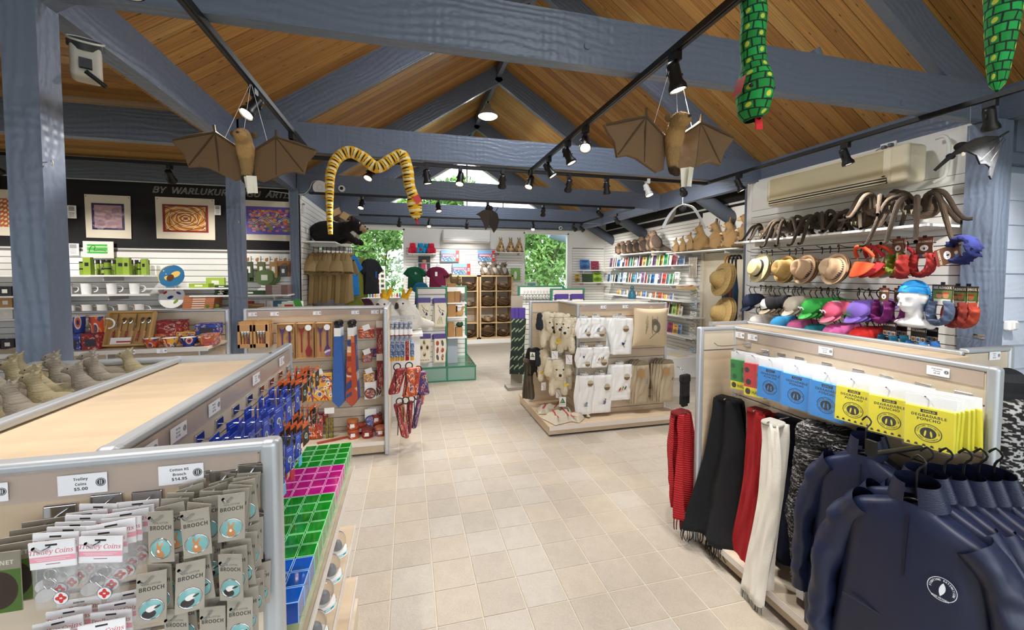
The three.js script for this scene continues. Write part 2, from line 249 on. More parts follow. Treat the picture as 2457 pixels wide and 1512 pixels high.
{ // left slat wall, chalkboard wall of the aisle
  const w = struct('wall_left'); w.position.set(XL + .02, 0, -6.02); w.rotation.y = HP;
  part('wall_panel', box(3.4, 2.9, .1, 1.69, 1.45, -.09), mWhite, w); slatBoards(w, 3.38, .1, 2.62, .072, mWhite);
  struct('trim_2', [box(.06, 2.6, .12, XL - .02, 1.3, -6.02)], mat('#d9d8d4', .5));
  const a = struct('wall_aisle');
  part('wall_panel', box(5, 2.95, .1, (XL + XFAR) / 2, 1.47, -6.08), mWhite, a);
  part('chalkboard', box(4.9, .8, .012, (XL + XFAR) / 2, 2.26, -6.024), new THREE.MeshStandardMaterial({ color: '#ffffff', roughness: .8, map: dataTex(256, 128, (u, v) => { const s = 15 + 14 * Math.pow(vn(u * 5, v * 9, 0, 5, 9), 3) + 5 * vn(u * 40, v * 20, 1, 40, 20); return [s, s, s * 1.03]; }) }), a);
  const q = new THREE.Group(); q.name = 'slat_panel'; q.position.set(XFAR, 0, -6.01); a.add(q); slatBoards(q, 5 - .05, .1, 1.84, .0745, mWhite, .016);
  const chalk = (txt, w, h, x, y) => { const t = canvasTex(512, 64, (g) => { g.clearRect(0, 0, 512, 64); g.strokeStyle = 'rgba(225,222,210,.75)'; g.lineWidth = 1.4; g.font = 'italic 46px sans-serif'; g.textBaseline = 'middle'; g.strokeText(txt, 4, 34, 500); }); part('chalk_lettering', card(w, h, x, y, -6.016), new THREE.MeshStandardMaterial({ map: t, transparent: true, roughness: .9 }), a); };
  chalk('BY  WARLUKURLANGU  ARTISTS', 1.72, .145, -2.2, 2.585); chalk('ORIGINAL', .55, .145, -4.55, 2.585);
  struct('wall_far', box(.1, 2.95, 8.8, XFAR - .05, 1.47, -1.75), mWhite);
}
{ // right walls
  const w = struct('wall_right_front'); w.position.set(3.95, 0, -4.06); w.rotation.y = -HP;
  part('wall_panel', box(2.02, 2.66, .1, 1.01, 1.33, -.09), mWhite, w);
  slatBoards(w, 2.0, .125, 2.3, .075, mWhite, .02, .007, .015); part('top_board', box(2, .33, .02, 1.015, 2.465, -.01), mWhite, w); part('edge_strip', box(.03, 2.64, .05, 0, 1.32, -.02), mWhiteGloss, w);
  const b = struct('wall_right'); b.position.set(4.76, 0, -DB); b.rotation.y = -HP;
  part('wall_panel', box(5.5, 3, .1, 2.75, 1.5, -.09), mWhite, b); slatBoards(b, 3.6, .12, 2.52, .0625, mWhite);
  part('upper_board', box(5.4, .1, .02, 2.7, 2.56, -.01), mDark, b);
  const d = struct('door_1'); d.position.set(4.74, 0, -5.82); d.rotation.y = -HP;
  part('leaf', box(.84, 1.9, .04, .46, .95, -.01), mCream, d); part('door_frame', [box(.05, 1.95, .06, .0, .975, 0), box(.05, 1.95, .06, .92, .975, 0), box(.97, .05, .06, .46, 1.94, 0)], mat('#e2dac6', .5), d); part('door_knob', [sph(.025, .84, .95, .04), cyl(.01, .01, .03, .84, .95, .02, 10, HP)], mChrome, d);
  part('wall_panel', box(1.8, .62, .06, .9, 2.25, 0), mWhite, d);
  // soffit and round rafter logs over the book wall
  struct('soffit', [box(.9, .03, 7.4, 4.5, 2.95, -5.7), box(.02, .3, 7.4, 4.8, 2.8, -5.7)], mDark);
  for (const [d0, l] of [[7.6, 0], [5.2, 1], [9.0, 2]]) struct('log_rafter', [cyl(.1, .1, .86, 4.52, 2.5, -d0, 20, 0, 0, HP - .5)], mat('#4d5560', .6));
  struct('wall_return', box(.8, 2.66, .06, 4.36, 1.33, -4.1), mWhite);
  // weatherboards beyond the right post, facing the viewer
  const s = struct('wall_siding'); const sm = mat('#c4cee0', .6, { bumpMap: sawn, bumpScale: .002 });
  part('wall_panel', box(2.0, 2.9, .08, 5.06, 1.45, -2.1), mat('#9aa6bb', .6), s);
  for (let i = 0; i < 11; i++) { const o = part('weatherboard', ubox(1.9, .2, .016), sm, s); o.position.set(5.05, .42 + i * .178, -2.045); o.rotation.x = -.07; }
  struct('trim_3', box(.03, 2.36, .05, 4.085, 1.18, -2.02), mat('#c8cfdc', .5));
  struct('trim_4', [box(1.9, .5, .05, 5.03, 2.6, -2.02), box(1.7, .3, .02, 5.03, 2.58, -1.99)], mBlueS); struct('baseboard_right', box(1.9, .16, .03, 5.03, .28, -2.03), mat('#3b4658', .5));
  struct('wall_side', box(.1, 2.95, 4.8, 6.05, 1.47, .25), mWhite); struct('ceiling_porch', box(2.0, .06, 4.8, 5.1, 2.95, .25), mBlueS);
}
{ // rear wall behind the camera with glazed entrance
  const r = struct('wall_rear'), z = -DREAR;
  const P = (x0, x1, y0, y1) => part('wall_panel', box(x1 - x0, y1 - y0, .1, (x0 + x1) / 2, (y0 + y1) / 2, z + .05), mWhite, r);
  P(XFAR, -5.4, 0, 2.95); P(-2.4, -1.1, 0, 2.95); P(3.7, 6.1, 0, 2.95); P(-5.4, -2.4, 0, .3); P(-5.4, -2.4, 2.5, 2.95); P(-1.1, 3.7, 2.6, 2.9);
  const e = struct('window_4'), fr = mat('#5d6878', .5);
  for (const [x0, x1, y0, y1, n] of [[-1.1, 3.7, 0, 2.6, 4], [-5.4, -2.4, .3, 2.5, 2]]) { const fs = []; for (let i = 0; i <= n; i++) fs.push(box(.06, y1 - y0, .06, x0 + (x1 - x0) * i / n, (y0 + y1) / 2, z + .05)); part('frame', fs, fr, e); part('pane', box(x1 - x0, y1 - y0, .006, (x0 + x1) / 2, (y0 + y1) / 2, z + .05), mGlass, e); }
  const gs = new THREE.Shape([[-1.6, 2.86], [4.4, 2.86], [RIDGE, 4.95]].map(p => new THREE.Vector2(...p))); gs.holes.push(new THREE.Path([[-.62, 2.95], [3.26, 2.95], [RIDGE, 4.23]].map(p => new THREE.Vector2(...p))));
  part('gable_panel', new THREE.ExtrudeGeometry(gs, { depth: .1, bevelEnabled: false }).translate(0, 0, z), mBlueS, r);
  part('pane', shape([[-.62, 2.95], [3.26, 2.95], [RIDGE, 4.23]], .005).translate(0, 0, z + .05), mGlass, e);
  struct('eaves_right', box(.08, .4, 12, 4.3, 3.05, -3.4), mBlueS); struct('eaves_left', box(.06, .5, 12, -1.62, 3.14, -3.4), mBlueS);
}
// ---------- lamps ----------
const SPOTC = '#fffaf4';
function track(l, a, b) { const A = V3(a[0], a[1], -a[2]), B = V3(b[0], b[1], -b[2]); const g = new THREE.BoxGeometry(.034, .03, A.distanceTo(B)); const o = thing('light_track', l, 'track', [(a[0] + b[0]) / 2, (a[1] + b[1]) / 2, (a[2] + b[2]) / 2], Math.atan2(B.x - A.x, B.z - A.z)); part('rail', g, mBlack, o); part('slot', new THREE.BoxGeometry(.012, .004, A.distanceTo(B) - .02).translate(0, -.016, 0), mat('#3a3a3c', .3, { metalness: .8 }), o); part('end_cap', box(.036, .032, .02, 0, 0, A.distanceTo(B) / 2), mBlack, o); return o; }
track('black light track running from overhead down to the flying bats, right of centre', [1.22, 2.6, -.4], [1.215, 2.6, 4.03]);
track('black light track on the left above the spread-winged bat', [-.83, 2.6, .2], [-.82, 2.6, 4.0]);
track('black light track crossing the room under the second beam', [-.86, 2.59, 4.04], [3.3, 2.59, 4.04]);
track('black light track crossing under the third beam', [-1.25, 2.61, 5.92], [3.5, 2.61, 5.92]);
track('black light track crossing under the fourth beam before the far windows', [-.85, 2.615, 7.9], [3.5, 2.615, 7.9]);
track('black light track along the right plate above the air conditioner', [3.38, 2.61, .6], [3.36, 2.61, 4.15]);
track('short black light track running back beside the log rafters', [3.52, 2.615, 5.95], [3.5, 2.615, 7.9]);
track('black light track in the left aisle before the chalkboard', [-6, 2.62, 4.75], [-1.6, 2.62, 4.75]);
function spot(X, Y, D, tx, ty, td, label, I = 11, white, lamp = true) {
  const o = thing('track_spotlight', label, 'spotlight', [X, Y, D], 0, 'spotlights on the ceiling tracks'), m = white ? mat('#d4d4d2', .4) : mat('#151516', .4);
  part('adapter', [box(.032, .05, .06, 0, -.03, 0), cyl(.008, .008, .05, 0, -.07, 0, 10)], m, o);
  const d = V3(tx - X, ty - (Y - .13), -(td - D)).normalize(), q = new THREE.Quaternion().setFromUnitVectors(V3(0, -1, 0), d);
  const h = new THREE.Group(); h.name = 'head'; h.position.set(0, -.115, 0); h.quaternion.copy(q); o.add(h);
  part('housing', [lathe([[0, .06], [.026, .058], [.03, .04], [.03, -.03], [.042, -.055], [.042, -.075], [.038, -.075], [.036, -.056]], 18)], m, h);
  part('yoke', [torus(.036, .004, 0, .0, 0, 0, 0, 0, 6, 14, PI), cyl(.006, .006, .085, 0, 0, 0, 8, 0, 0, HP)], m, h);
  part('lamp_lens', [cyl(.033, .033, .006, 0, -.066, 0, 18)], lamp ? mat('#fff6e6', .3, { emissive: '#ffe6c0', emissiveIntensity: 18 }) : mat('#ddd', .2), h);
  if (lamp) { const l = new THREE.SpotLight(SPOTC, I, 0, .62, .7, 2); const p = V3(0, -.09, 0).applyQuaternion(q).add(V3(X, Y - .115, -D)); l.position.copy(p); l.target.position.copy(p).add(d); l.shadow.radius = 1.6; l.castShadow = true; scene.add(l, l.target); }
}
spot(1.22, 2.6, 1.72, 1.75, 0, 1.5, 'black spotlight above the right-hand flying bat');
spot(1.22, 2.6, 2.72, .7, .9, 1.6, 'glaring spotlight above the third beam gap, facing the viewer');
spot(1.22, 2.6, 3.05, 2.0, .6, 2.6, 'black spotlight next beyond the glaring one on the long track');
spot(1.22, 2.6, 3.5, 2.3, .6, 3.0, 'black spotlight just before the track junction');
spot(1.2, 2.6, 4.0, .5, .8, 3.4, 'black spotlight tilted left at the track junction');
spot(-.83, 2.6, 2.62, -1.1, 1.9, 2.3, 'lit spotlight over the left flying bat', 8);
spot(-.83, 2.6, 3.4, -1.1, 1.0, 3.3, 'dark spotlight behind the left bat wing', 9);
spot(-.83, 2.6, 1.55, -.7, 1.2, 1.4, 'added unseen spotlight on the left track above the bare wooden top', 3.5);  // added out of view to brighten the wooden top
spot(-.83, 2.6, .8, -.5, 1.0, .8, 'added unseen spotlight on the left track above the brooch cards', 7);  // added overhead, unseen, as fill for the brooch panel
spot(1.22, 2.6, .95, 1.75, .8, 1.0, 'added unseen spotlight on the long track above the rain jackets', 9);  // out-of-view lamp added to light the near right stand
spot(1.22, 2.6, .3, .6, 0, 1.6, 'added unseen spotlight at the near end of the long track', 9);  // unseen lamp added as fill for the front aisle
const ct = (d, l) => l.forEach(([x, tx, ty, td, lab, I, w]) => spot(x, d < 5 ? 2.6 : 2.615, d, tx, ty, td, lab, I, w));
ct(4.04, [[-.33, -.9, .9, 3.2, 'black spotlight inside the loop of the tiger-striped snake', 10], [.18, .3, 1.6, 4.05, 'spotlight shining on the head of the tiger-striped snake', 7], [.5, .2, .7, 3.3, 'warm glowing spotlight in front of the gable window', 10], [.92, 1.1, .6, 5.4, 'black spotlight seen from behind below the gable window'], [1.63, 1.9, .8, 5.6, 'black spotlight seen from behind, first right of the junction'], [2.06, 2.5, .5, 4.6, 'black spotlight tilted right, second right of the junction'], [2.55, 3.0, .5, 3.4, 'white spotlight on the cross track', 11, 1], [3.0, 4.4, 2.1, 5.4, 'black spotlight above the grey bat with folded wings', 13]]);
ct(5.92, [[-.6, -.9, .9, 5.2, 'starry glowing spotlight above the black plush bears', 11], [.42, .6, .7, 5.2, 'black spotlight hidden behind the snake head'], [1.13, 1.2, .8, 7.6, 'black spotlight above the hanging black bat'], [1.98, 2.3, .9, 7.4, 'black spotlight in front of the right end of the gable window'], [2.9, 4.5, 1.6, 7.0, 'black spotlight left of the short rear track']]);
spot(3.51, 2.615, 6.5, 4.7, 1.5, 7.0, 'lit spotlight on the short rear track', 12);
ct(7.9, [[-.15, -.4, .9, 9.2, 'black spotlight above the left window'], [.39, .3, 1.2, 7.2, 'lit spotlight beside the white air conditioner', 9], [1.1, 1.2, 1.4, 9.3, 'black spotlight above the white air conditioner', 19], [2.43, 2.1, 1.0, 7.0, 'lit spotlight above the standing plush kangaroos', 9], [3.3, 4.6, 1.7, 8.6, 'left black spotlight by the dome camera', 12], [3.47, 4.7, 1.4, 8.0, 'right black spotlight by the dome camera', 12]]);
spot(3.38, 2.61, 1.72, 3.75, 1.6, 1.8, 'lit spotlight over the black umbrella bat at the right edge', 7);
spot(3.37, 2.61, 2.55, 3.7, 1.3, 2.3, 'star-shaped glaring spotlight before the cream air conditioner', 12);
spot(3.36, 2.61, 3.62, 3.8, 1.3, 3.3, 'small glaring spotlight left of the cream air conditioner', 12);
spot(3.38, 2.61, 1.1, 3.85, 1.5, 2.3, 'added unseen spotlight at the near end of the right wall track', 12);  // extra lamp outside the view, added to brighten the slat wall
spot(-2.25, 2.62, 4.75, -2.4, 1.6, 5.9, 'black spotlight in the left aisle before the paintings', 8);
spot(-3.6, 2.62, 4.75, -3.5, 1.5, 5.9, 'aisle spotlight hidden behind the thick left post', 8);
spot(-4.6, 2.62, 4.75, -4.4, 1.5, 5.9, 'aisle spotlight at the far left of the track', 7);
function pendant(d, label) {
  const o = thing('pendant_light', label, 'pendant lamp', [RIDGE, 4.2, d], 0, 'dome pendants under the ridge');
  part('shade', lathe([[.0, .2], [.05, .2], [.06, .12], [.12, .09], [.165, 0], [.16, 0], [.11, .08], [.05, .1]], 28), mat('#cfd4d8', .35, { metalness: .4 }), o);
  part('lamp_diffuser', [sph(.155, 0, .005, 0, 1, .3, 1, 24)], mat('#ffffff', .3, { emissive: '#f4fbff', emissiveIntensity: 30 }), o); part('stem', cyl(.012, .012, .3, 0, .33, 0, 10), mDark, o);
  const l = new THREE.RectAreaLight('#f3f8ff', 230, .3, .3); l.position.set(RIDGE, 4.14, -d); l.rotation.x = -HP; scene.add(l);
}
pendant(6.9, 'glowing dome pendant lamp under the ridge'); pendant(2.9, 'dome pendant lamp above the near beam'); pendant(-1.1, 'dome pendant lamp behind the viewer');
// ---------- shop fittings ----------
const wpart = (n, gs, m, o, l) => { const p = part(n, gs, m, o, l); p.geometry = p.geometry.clone().translate(-o.position.x, -o.position.y, -o.position.z); return p; };
function bx(x0, x1, y0, y1, d0, d1) { return ubox(Math.abs(x1 - x0), y1 - y0, Math.abs(d1 - d0), (x0 + x1) / 2, (y0 + y1) / 2, -(d0 + d1) / 2); }
// slatted panel between floor points a and b (x,d), boards seen from both sides
function slatPanel(o, a, b, y0, y1, opt = {}) {
  const dx = b[0] - a[0], dd = b[1] - a[1], L = Math.hypot(dx, dd), ry = Math.atan2(dd, dx), mx = (a[0] + b[0]) / 2, md = (a[1] + b[1]) / 2;
  const put = g => g.rotateY(ry).translate(mx, 0, -md), pitch = opt.pitch || .0875, ms = opt.mats || mMaples, top = opt.top ?? .115;
  const pm = (n, gs, m) => wpart(n, [].concat(gs).map(put), m, o);
  pm('panel_core', box(L, y1 - y0 - .02, .008, 0, (y0 + y1) / 2, 0), opt.core || mGroove);
  let y = y1 - .018, i = 0, h = top;
  while (y - y0 > .02) { const hh = Math.min(h, y - y0); pm('slat', ubox(L - .01, hh - .007, opt.th || .02, 0, y - hh / 2, 0), ms[(i++ * 3 + Math.round(mx * 7)) & 3]); y -= hh; h = pitch; }
  pm('cap_rail', rbox(L + .004, .02, .032, .008, 0, y1 - .01, 0), opt.rail || mAlu);
  for (const s of opt.posts || [-1, 1]) pm('upright', rbox(.034, y1 + .002, .036, .012, s * L / 2, (y1 + .002) / 2, 0), opt.rail || mAlu);
  return { L, ry, mx, md };
}
const ticketTex = {};
function ticketMat(l) { const k = l.join('|'); return ticketTex[k] ??= printMat(192, 96, (g) => { g.fillStyle = '#f6f6f8'; g.fillRect(0, 0, 192, 96); g.fillStyle = '#222'; g.textAlign = 'center'; l.forEach((t, i) => { g.font = (i === l.length - 1 ? 'bold 22px' : 'bold 17px') + ' sans-serif'; g.fillText(t, 88, 30 + i * 24, 110); }); g.beginPath(); g.arc(166, 46, 20, 0, 7); g.fillStyle = '#3c4044'; g.fill(); g.strokeStyle = '#fff'; g.lineWidth = 2; g.beginPath(); g.arc(166, 46, 16, 0, 7); g.stroke(); g.fillStyle = '#fff'; g.fillRect(161, 36, 3, 20); g.fillRect(168, 36, 3, 20); }, .4); }
const TK = ['Mixed', 'Gifts', '$9.95'];
let tkN = 0;
function ticket(x, y, d, ry, where, lines = TK, s = 1) { const g = [box(.066 * s, .033 * s, .0012)], o = solo('price_ticket', 'white price ticket ' + where, 'ticket', [card(.066 * s, .033 * s)], ticketMat(lines), [x, y, d], ry, 'price tickets on the fittings'); return o; }
const strip = (o, a, b, y) => { const dx = b[0] - a[0], dd = b[1] - a[1], L = Math.hypot(dx, dd); wpart('ticket_strip', [box(L, .05, .002).rotateY(Math.atan2(dd, dx)).translate((a[0] + b[0]) / 2, y, -(a[1] + b[1]) / 2)], mat('#f3ece6', .12, { transmission: .75, thickness: 0, ior: 1.3 }), o); };
// G1: near left gondola
const G1 = thing('gondola_stand', 'maple slat gondola with bare wooden top, nearest on the left', 'display stand', [-.66, 0, 1.35]);
{
  const o = G1;
  slatPanel(o, [-1.12, .82], [-.245, .82], 0, 1.25, { top: .118 }); strip(o, [-1.1, .805], [-.262, .805], 1.21);
  slatPanel(o, [-.505, .85], [-.505, 1.93], 0, 1.25); strip(o, [-.49, .87], [-.49, 1.91], 1.205);
  slatPanel(o, [-.81, .85], [-.81, 1.72], 0, 1.25, { posts: [1] });
  slatPanel(o, [-1.22, 1.72], [-.81, 1.72], 0, 1.25, { posts: [-1] });
  wpart('top_board', bx(-.8, -.515, 1.205, 1.228, .83, 1.72), mMaples[3], o);
  wpart('end_rail', bx(-.81, -.505, 1.225, 1.25, 1.71, 1.73), mAlu, o);
  wpart('shelf', bx(-1.25, -.83, 1.155, 1.175, .84, 1.7), mMaple, o);
  for (const [x, y] of [[-.24, .7], [-.24, .43], [-.235, .19]]) { wpart('shelf', bx(-.5, x, y - .025, y, .84, 1.9), mMaples[2], o); wpart('shelf_edging', bx(x, x + .004, y - .026, y + .002, .84, 1.9), mat('#d9d2cc', .2), o); }
  wpart('plinth', bx(-.5, -.23, 0, .09, .84, 1.9), mMaple, o);
  [['Trolley', 'Coins', '$5.00'], ['Cotton HS', 'Brooch', '$14.95'], TK].forEach((l, i) => ticket([-.515, -.378, -.64][i], 1.208, .802, 0, ['reading Trolley Coins $5.00', 'reading Cotton HS Brooch $14.95', 'cut off by the left picture edge'][i], l, i < 2 ? 1 : .9));
  [.92, 1.03, 1.2, 1.5, 1.78].forEach((d, i) => ticket(-.487, 1.205, d, HP, ORD[i] + ' along the sloping rail of the near left stand', [TK, ['Spring', 'Brush', '$7.00'], TK, TK, TK][i]));
}
// G2
const G2 = thing('gondola_stand', 'maple slat stand hung with spoons and neckties before the slim post', 'display stand', [-.77, 0, 3.9]);
{
  const o = G2; slatPanel(o, [-1.36, 3.97], [-.19, 3.97], 0, 1.25, { posts: [-1] }); strip(o, [-1.34, 3.955], [-.22, 3.955], 1.205);
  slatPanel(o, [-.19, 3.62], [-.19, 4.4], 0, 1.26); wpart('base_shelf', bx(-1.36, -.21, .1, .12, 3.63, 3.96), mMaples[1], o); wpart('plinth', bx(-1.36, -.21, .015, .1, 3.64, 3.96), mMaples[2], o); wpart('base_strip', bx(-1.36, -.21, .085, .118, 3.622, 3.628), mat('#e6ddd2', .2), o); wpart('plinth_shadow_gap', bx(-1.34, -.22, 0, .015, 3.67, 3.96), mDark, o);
  wpart('top_board', bx(-1.36, -.21, 1.21, 1.23, 3.98, 4.4), mMaple, o);
  [-1.33, -1.16, -.82, -.5, -.33, -.25].forEach((x, i) => ticket(x + .03, 1.2, 3.953, 0, ORD[i] + ' from the left on the spoon and tie stand'));
  ticket(-.86, .84, 3.953, 0, 'below the boxed salad servers'); ticket(-.52, .1, 3.62, 0, 'on the base below the round tins');
}
// G0: left aisle gift bay
const G0 = thing('gondola_stand', 'maple bay of boxed mugs and bowls between the two posts', 'display stand', [-2.1, 0, 3.9]);
{
  const o = G0; slatPanel(o, [-2.9, 3.98], [-1.5, 3.98], 0, 1.25); wpart('shelf', bx(-2.9, -1.5, .965, .985, 3.62, 3.97), mMaple, o); wpart('shelf_edging', bx(-2.9, -1.5, .955, .985, 3.612, 3.62), mat('#d9d2cc', .2), o);
  wpart('shelf_bracket', [bx(-2.2, -2.19, .9, .965, 3.7, 3.97), bx(-1.6, -1.59, .9, .965, 3.7, 3.97)], mAlu, o); wpart('lower_shelf', bx(-2.9, -1.5, .6, .62, 3.65, 3.97), mMaple, o);
  ticket(-2.0, .968, 3.61, 0, 'under the boxed cutlery set'); ticket(-1.8, .968, 3.61, 0, 'under the painted bowls');
}
// G3: glass-based stand
const green = mat('#2f7a5c', .4), glassG = mat('#bfe0cf', .05, { transmission: .85, thickness: 0, ior: 1.5 });
const G3 = thing('display_tower', 'green-edged tower with tea towels on a glass plinth', 'display stand', [.53, 0, 6.4]);
{
  const o = G3, e = .012;
  wpart('plinth_glass', [bx(.12, .95, 0, .2, 5.9, 5.905), bx(.945, .95, 0, .2, 5.9, 6.9)], mat('#9ec4b4', .1, { transmission: .35, thickness: 0 }), o);
  wpart('plinth_top', bx(.12, .95, .195, .205, 5.9, 6.9), glassG, o);
  wpart('plinth_core', bx(.16, .9, 0, .15, 5.96, 6.85), mat('#b9c9c2', .6), o);
  wpart('green_edging', [bx(.12, .95, .2, .22, 5.895, 5.91), bx(.12, .95, 0, .02, 5.895, 5.9), bx(.945, .955, .2, .215, 5.9, 6.9), bx(.12, .135, 0, .2, 5.893, 5.9), bx(.52, .545, 0, .2, 5.893, 5.9), bx(.935, .95, 0, .2, 5.893, 5.9)], green, o);
  slatPanel(o, [.12, 6.0], [.53, 6.0], .2, 1.36, { pitch: .075, mats: [mWhite, mWhite, mWhite, mWhite], rail: green, core: mDark, top: .09 });
  wpart('header', bx(.13, .52, 1.27, 1.33, 5.975, 5.985), mat('#d9cfc4', .3), o);
  slatPanel(o, [.53, 6.0], [.53, 6.8], .2, 1.36, { pitch: .075, mats: [mWhite, mWhite, mWhite, mWhite], rail: green, core: mDark });
  slatPanel(o, [.55, 6.75], [.92, 6.75], .2, 1.36, { pitch: .075, mats: [mWhite, mWhite, mWhite, mWhite], rail: green, core: mDark });
  for (const y of [.62, .92, 1.13]) { wpart('shelf', bx(.55, .84, y - .02, y, 6.05, 6.5), mWhiteGloss, o); wpart('shelf_bracket', bx(.55, .8, y - .05, y - .02, 6.25, 6.26), mWhite, o); }
  wpart('centre_column', bx(.56, .72, .2, .6, 6.2, 6.4), mat('#aeb6c0', .4), o);
}
// second tower behind the island
const G6 = thing('display_tower', 'green-edged tower behind the cushion island', 'display stand', [2.3, 0, 5.6]);
{ const o = G6; slatPanel(o, [1.86, 5.2], [2.32, 5.2], .1, 1.36, { pitch: .075, mats: [mWhite, mWhite, mWhite, mWhite], rail: green, core: mDark }); wpart('header', bx(1.88, 2.3, 1.27, 1.34, 5.175, 5.185), mat('#d9cfc4', .3), o); slatPanel(o, [1.6, 5.9], [2.3, 5.9], .1, 1.38, { pitch: .075, mats: [mWhite, mWhite, mWhite, mWhite], rail: green, core: mDark }); wpart('plinth', bx(1.6, 2.32, 0, .12, 5.15, 5.95), mat('#9ec4b4', .2), o); }
// G4: island
const G4 = thing('gondola_stand', 'maple island stand hung with white towels and sheepskin toys', 'display stand', [2.05, 0, 4.1]);
{
  const o = G4; slatPanel(o, [1.675, 3.875], [2.69, 3.875], .1, 1.25); strip(o, [1.7, 3.86], [2.66, 3.86], 1.21);
  slatPanel(o, [1.675, 3.875], [1.675, 4.42], .1, 1.25, { posts: [-1] }); slatPanel(o, [1.335, 4.42], [1.675, 4.42], .1, 1.25, { pitch: 1.2, posts: [-1, 1] });
  wpart('top_board', bx(1.69, 2.69, 1.21, 1.23, 3.89, 4.42), mMaple, o); slatPanel(o, [1.675, 4.5], [2.69, 4.5], .1, 1.24);
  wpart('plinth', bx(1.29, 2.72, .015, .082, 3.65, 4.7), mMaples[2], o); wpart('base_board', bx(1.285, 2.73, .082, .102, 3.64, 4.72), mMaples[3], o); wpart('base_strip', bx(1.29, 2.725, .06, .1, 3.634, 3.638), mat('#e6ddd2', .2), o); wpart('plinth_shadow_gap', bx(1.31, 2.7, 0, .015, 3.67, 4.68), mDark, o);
  ticket(1.95, 1.215, 3.858, 0, 'left one on the towel island'); ticket(2.2, 1.215, 3.858, 0, 'right one on the towel island');
}
// G5: near right gondola
const G5 = thing('gondola_stand', 'maple slat gondola hung with ponchos and rain jackets, nearest on the right', 'display stand', [2, 0, 1.5]);
{
  const o = G5; slatPanel(o, [1.86, .9], [1.86, 2.0], .1, 1.25); slatPanel(o, [2.14, 1.13], [2.14, 2.22], .1, 1.25, { posts: [1] });
  slatPanel(o, [1.62, 2.0], [1.86, 2.0], .1, 1.25, { pitch: 1.2, posts: [-1, 1] }); slatPanel(o, [2.14, 1.13], [2.4, 1.13], .1, 1.26, { posts: [1] }); slatPanel(o, [1.875, 1.12], [2.13, 1.12], .1, 1.22, { posts: [] });
  wpart('top_board', bx(1.875, 2.13, 1.21, 1.232, 1.1, 2.2), mMaples[3], o);
  wpart('end_rail', bx(1.86, 2.14, 1.225, 1.25, 2.19, 2.22), mAlu, o);
  wpart('base_board', bx(1.6, 2.42, .085, .105, .88, 2.03), mMaples[1], o); wpart('plinth', bx(1.62, 2.4, .015, .085, .9, 2.01), mMaples[2], o); wpart('base_strip', bx(1.594, 1.598, .07, .105, .88, 2.03), mat('#e6ddd2', .2), o);
  strip(o, [1.846, .92], [1.846, 1.98], 1.205);
  [[1.04, ['Degradable', 'Poncho', '$6.00'], 'reading Degradable Poncho at the near right corner'], [1.45, ['Degradable', 'Poncho', '$6.00'], 'in the middle of the poncho stand'], [1.86, TK, 'right one of the pair by the corner above the green ponchos'], [1.95, TK, 'left one of the pair by the corner above the green ponchos']].forEach(([d, l, w]) => ticket(1.843, 1.205, d, -HP, w, l));
  ticket(2.3, 1.225, 1.117, 0, 'on the short rail facing the viewer at the right');
}
// cube bookcases
const woodK = new THREE.MeshStandardMaterial({ map: maple, roughness: .5, color: '#f8e3bd' });
const cubeX = [];
for (const [k, x0] of [[0, .745], [1, 1.535]]) {
  const w = .765, y0 = .1, h = 1.43, t = .035, o = thing('cube_bookcase', k ? 'pale wood cube bookcase full of leather hats, right one' : 'pale wood cube bookcase behind the glass plinth, left one', 'bookcase', [x0 + w / 2, y0, 9.2]);
  const d0 = 9.0, d1 = 9.38;
  wpart('side_panel', bx(x0, x0 + t, y0, y0 + h, d0, d1), woodK, o); wpart('side_panel', bx(x0 + w - t, x0 + w, y0, y0 + h, d0, d1), woodK, o); wpart('top_panel', bx(x0, x0 + w, y0 + h - t, y0 + h, d0, d1), woodK, o); wpart('bottom_panel', bx(x0, x0 + w, y0, y0 + t, d0, d1), woodK, o);
  wpart('divider', bx(x0 + w / 2 - .009, x0 + w / 2 + .009, y0 + t, y0 + h - t, d0, d1), woodK, o); wpart('back_panel', bx(x0 + .01, x0 + w - .01, y0, y0 + h, d1 - .012, d1), mat('#d8cdbd', .7), o);
  for (let i = 1; i < 4; i++) wpart('shelf', bx(x0 + t, x0 + w - t, y0 + h * i / 4 - .008, y0 + h * i / 4 + .008, d0 + .003, d1), woodK, o);
  for (let r = 0; r < 4; r++) for (let c = 0; c < 2; c++) cubeX.push({ k, r, c, x: x0 + w * (.27 + .46 * c), y: y0 + h * (3 - r) / 4 + (r === 3 ? t : .009) });
}
// wall shelves
function wallShelf(label, x0, x1, d0, d1, y, m = mWhiteGloss, t = .018) { const o = thing('wall_shelf', label, 'shelf', [(x0 + x1) / 2, y, (d0 + d1) / 2]); wpart('board', bx(x0, x1, y - t, y, d0, d1), m, o); const alongX = Math.abs(x1 - x0) > Math.abs(d1 - d0); for (const s of [.15, .85]) { const X = x0 + (x1 - x0) * s, D = d0 + (d1 - d0) * s; wpart('bracket', alongX ? bx(X - .004, X + .004, y - t - .05, y - t, d0 + .02, d1) : bx(x0 + .02, x1, y - t - .05, y - t, D - .004, D + .004), mat('#b5b2ae', .4), o); } return o; }
wallShelf('long white shelf carrying the plush spiders', 3.58, 3.93, 2.12, 3.9, 1.92);
wallShelf('white shelf carrying the plush kangaroo families', 4.4, 4.74, 4.75, 6.35, 1.93);
wallShelf('white shelf carrying the plush birds', 4.42, 4.74, 6.6, 8.3, 1.98);
wallShelf('upper long bookshelf on the right wall', 4.5, 4.74, 5.9, 8.9, 1.72); wallShelf('middle long bookshelf on the right wall', 4.48, 4.74, 5.9, 8.9, 1.38); wallShelf('third bookshelf on the right wall behind the island', 4.5, 4.74, 5.9, 8.9, 1.1);
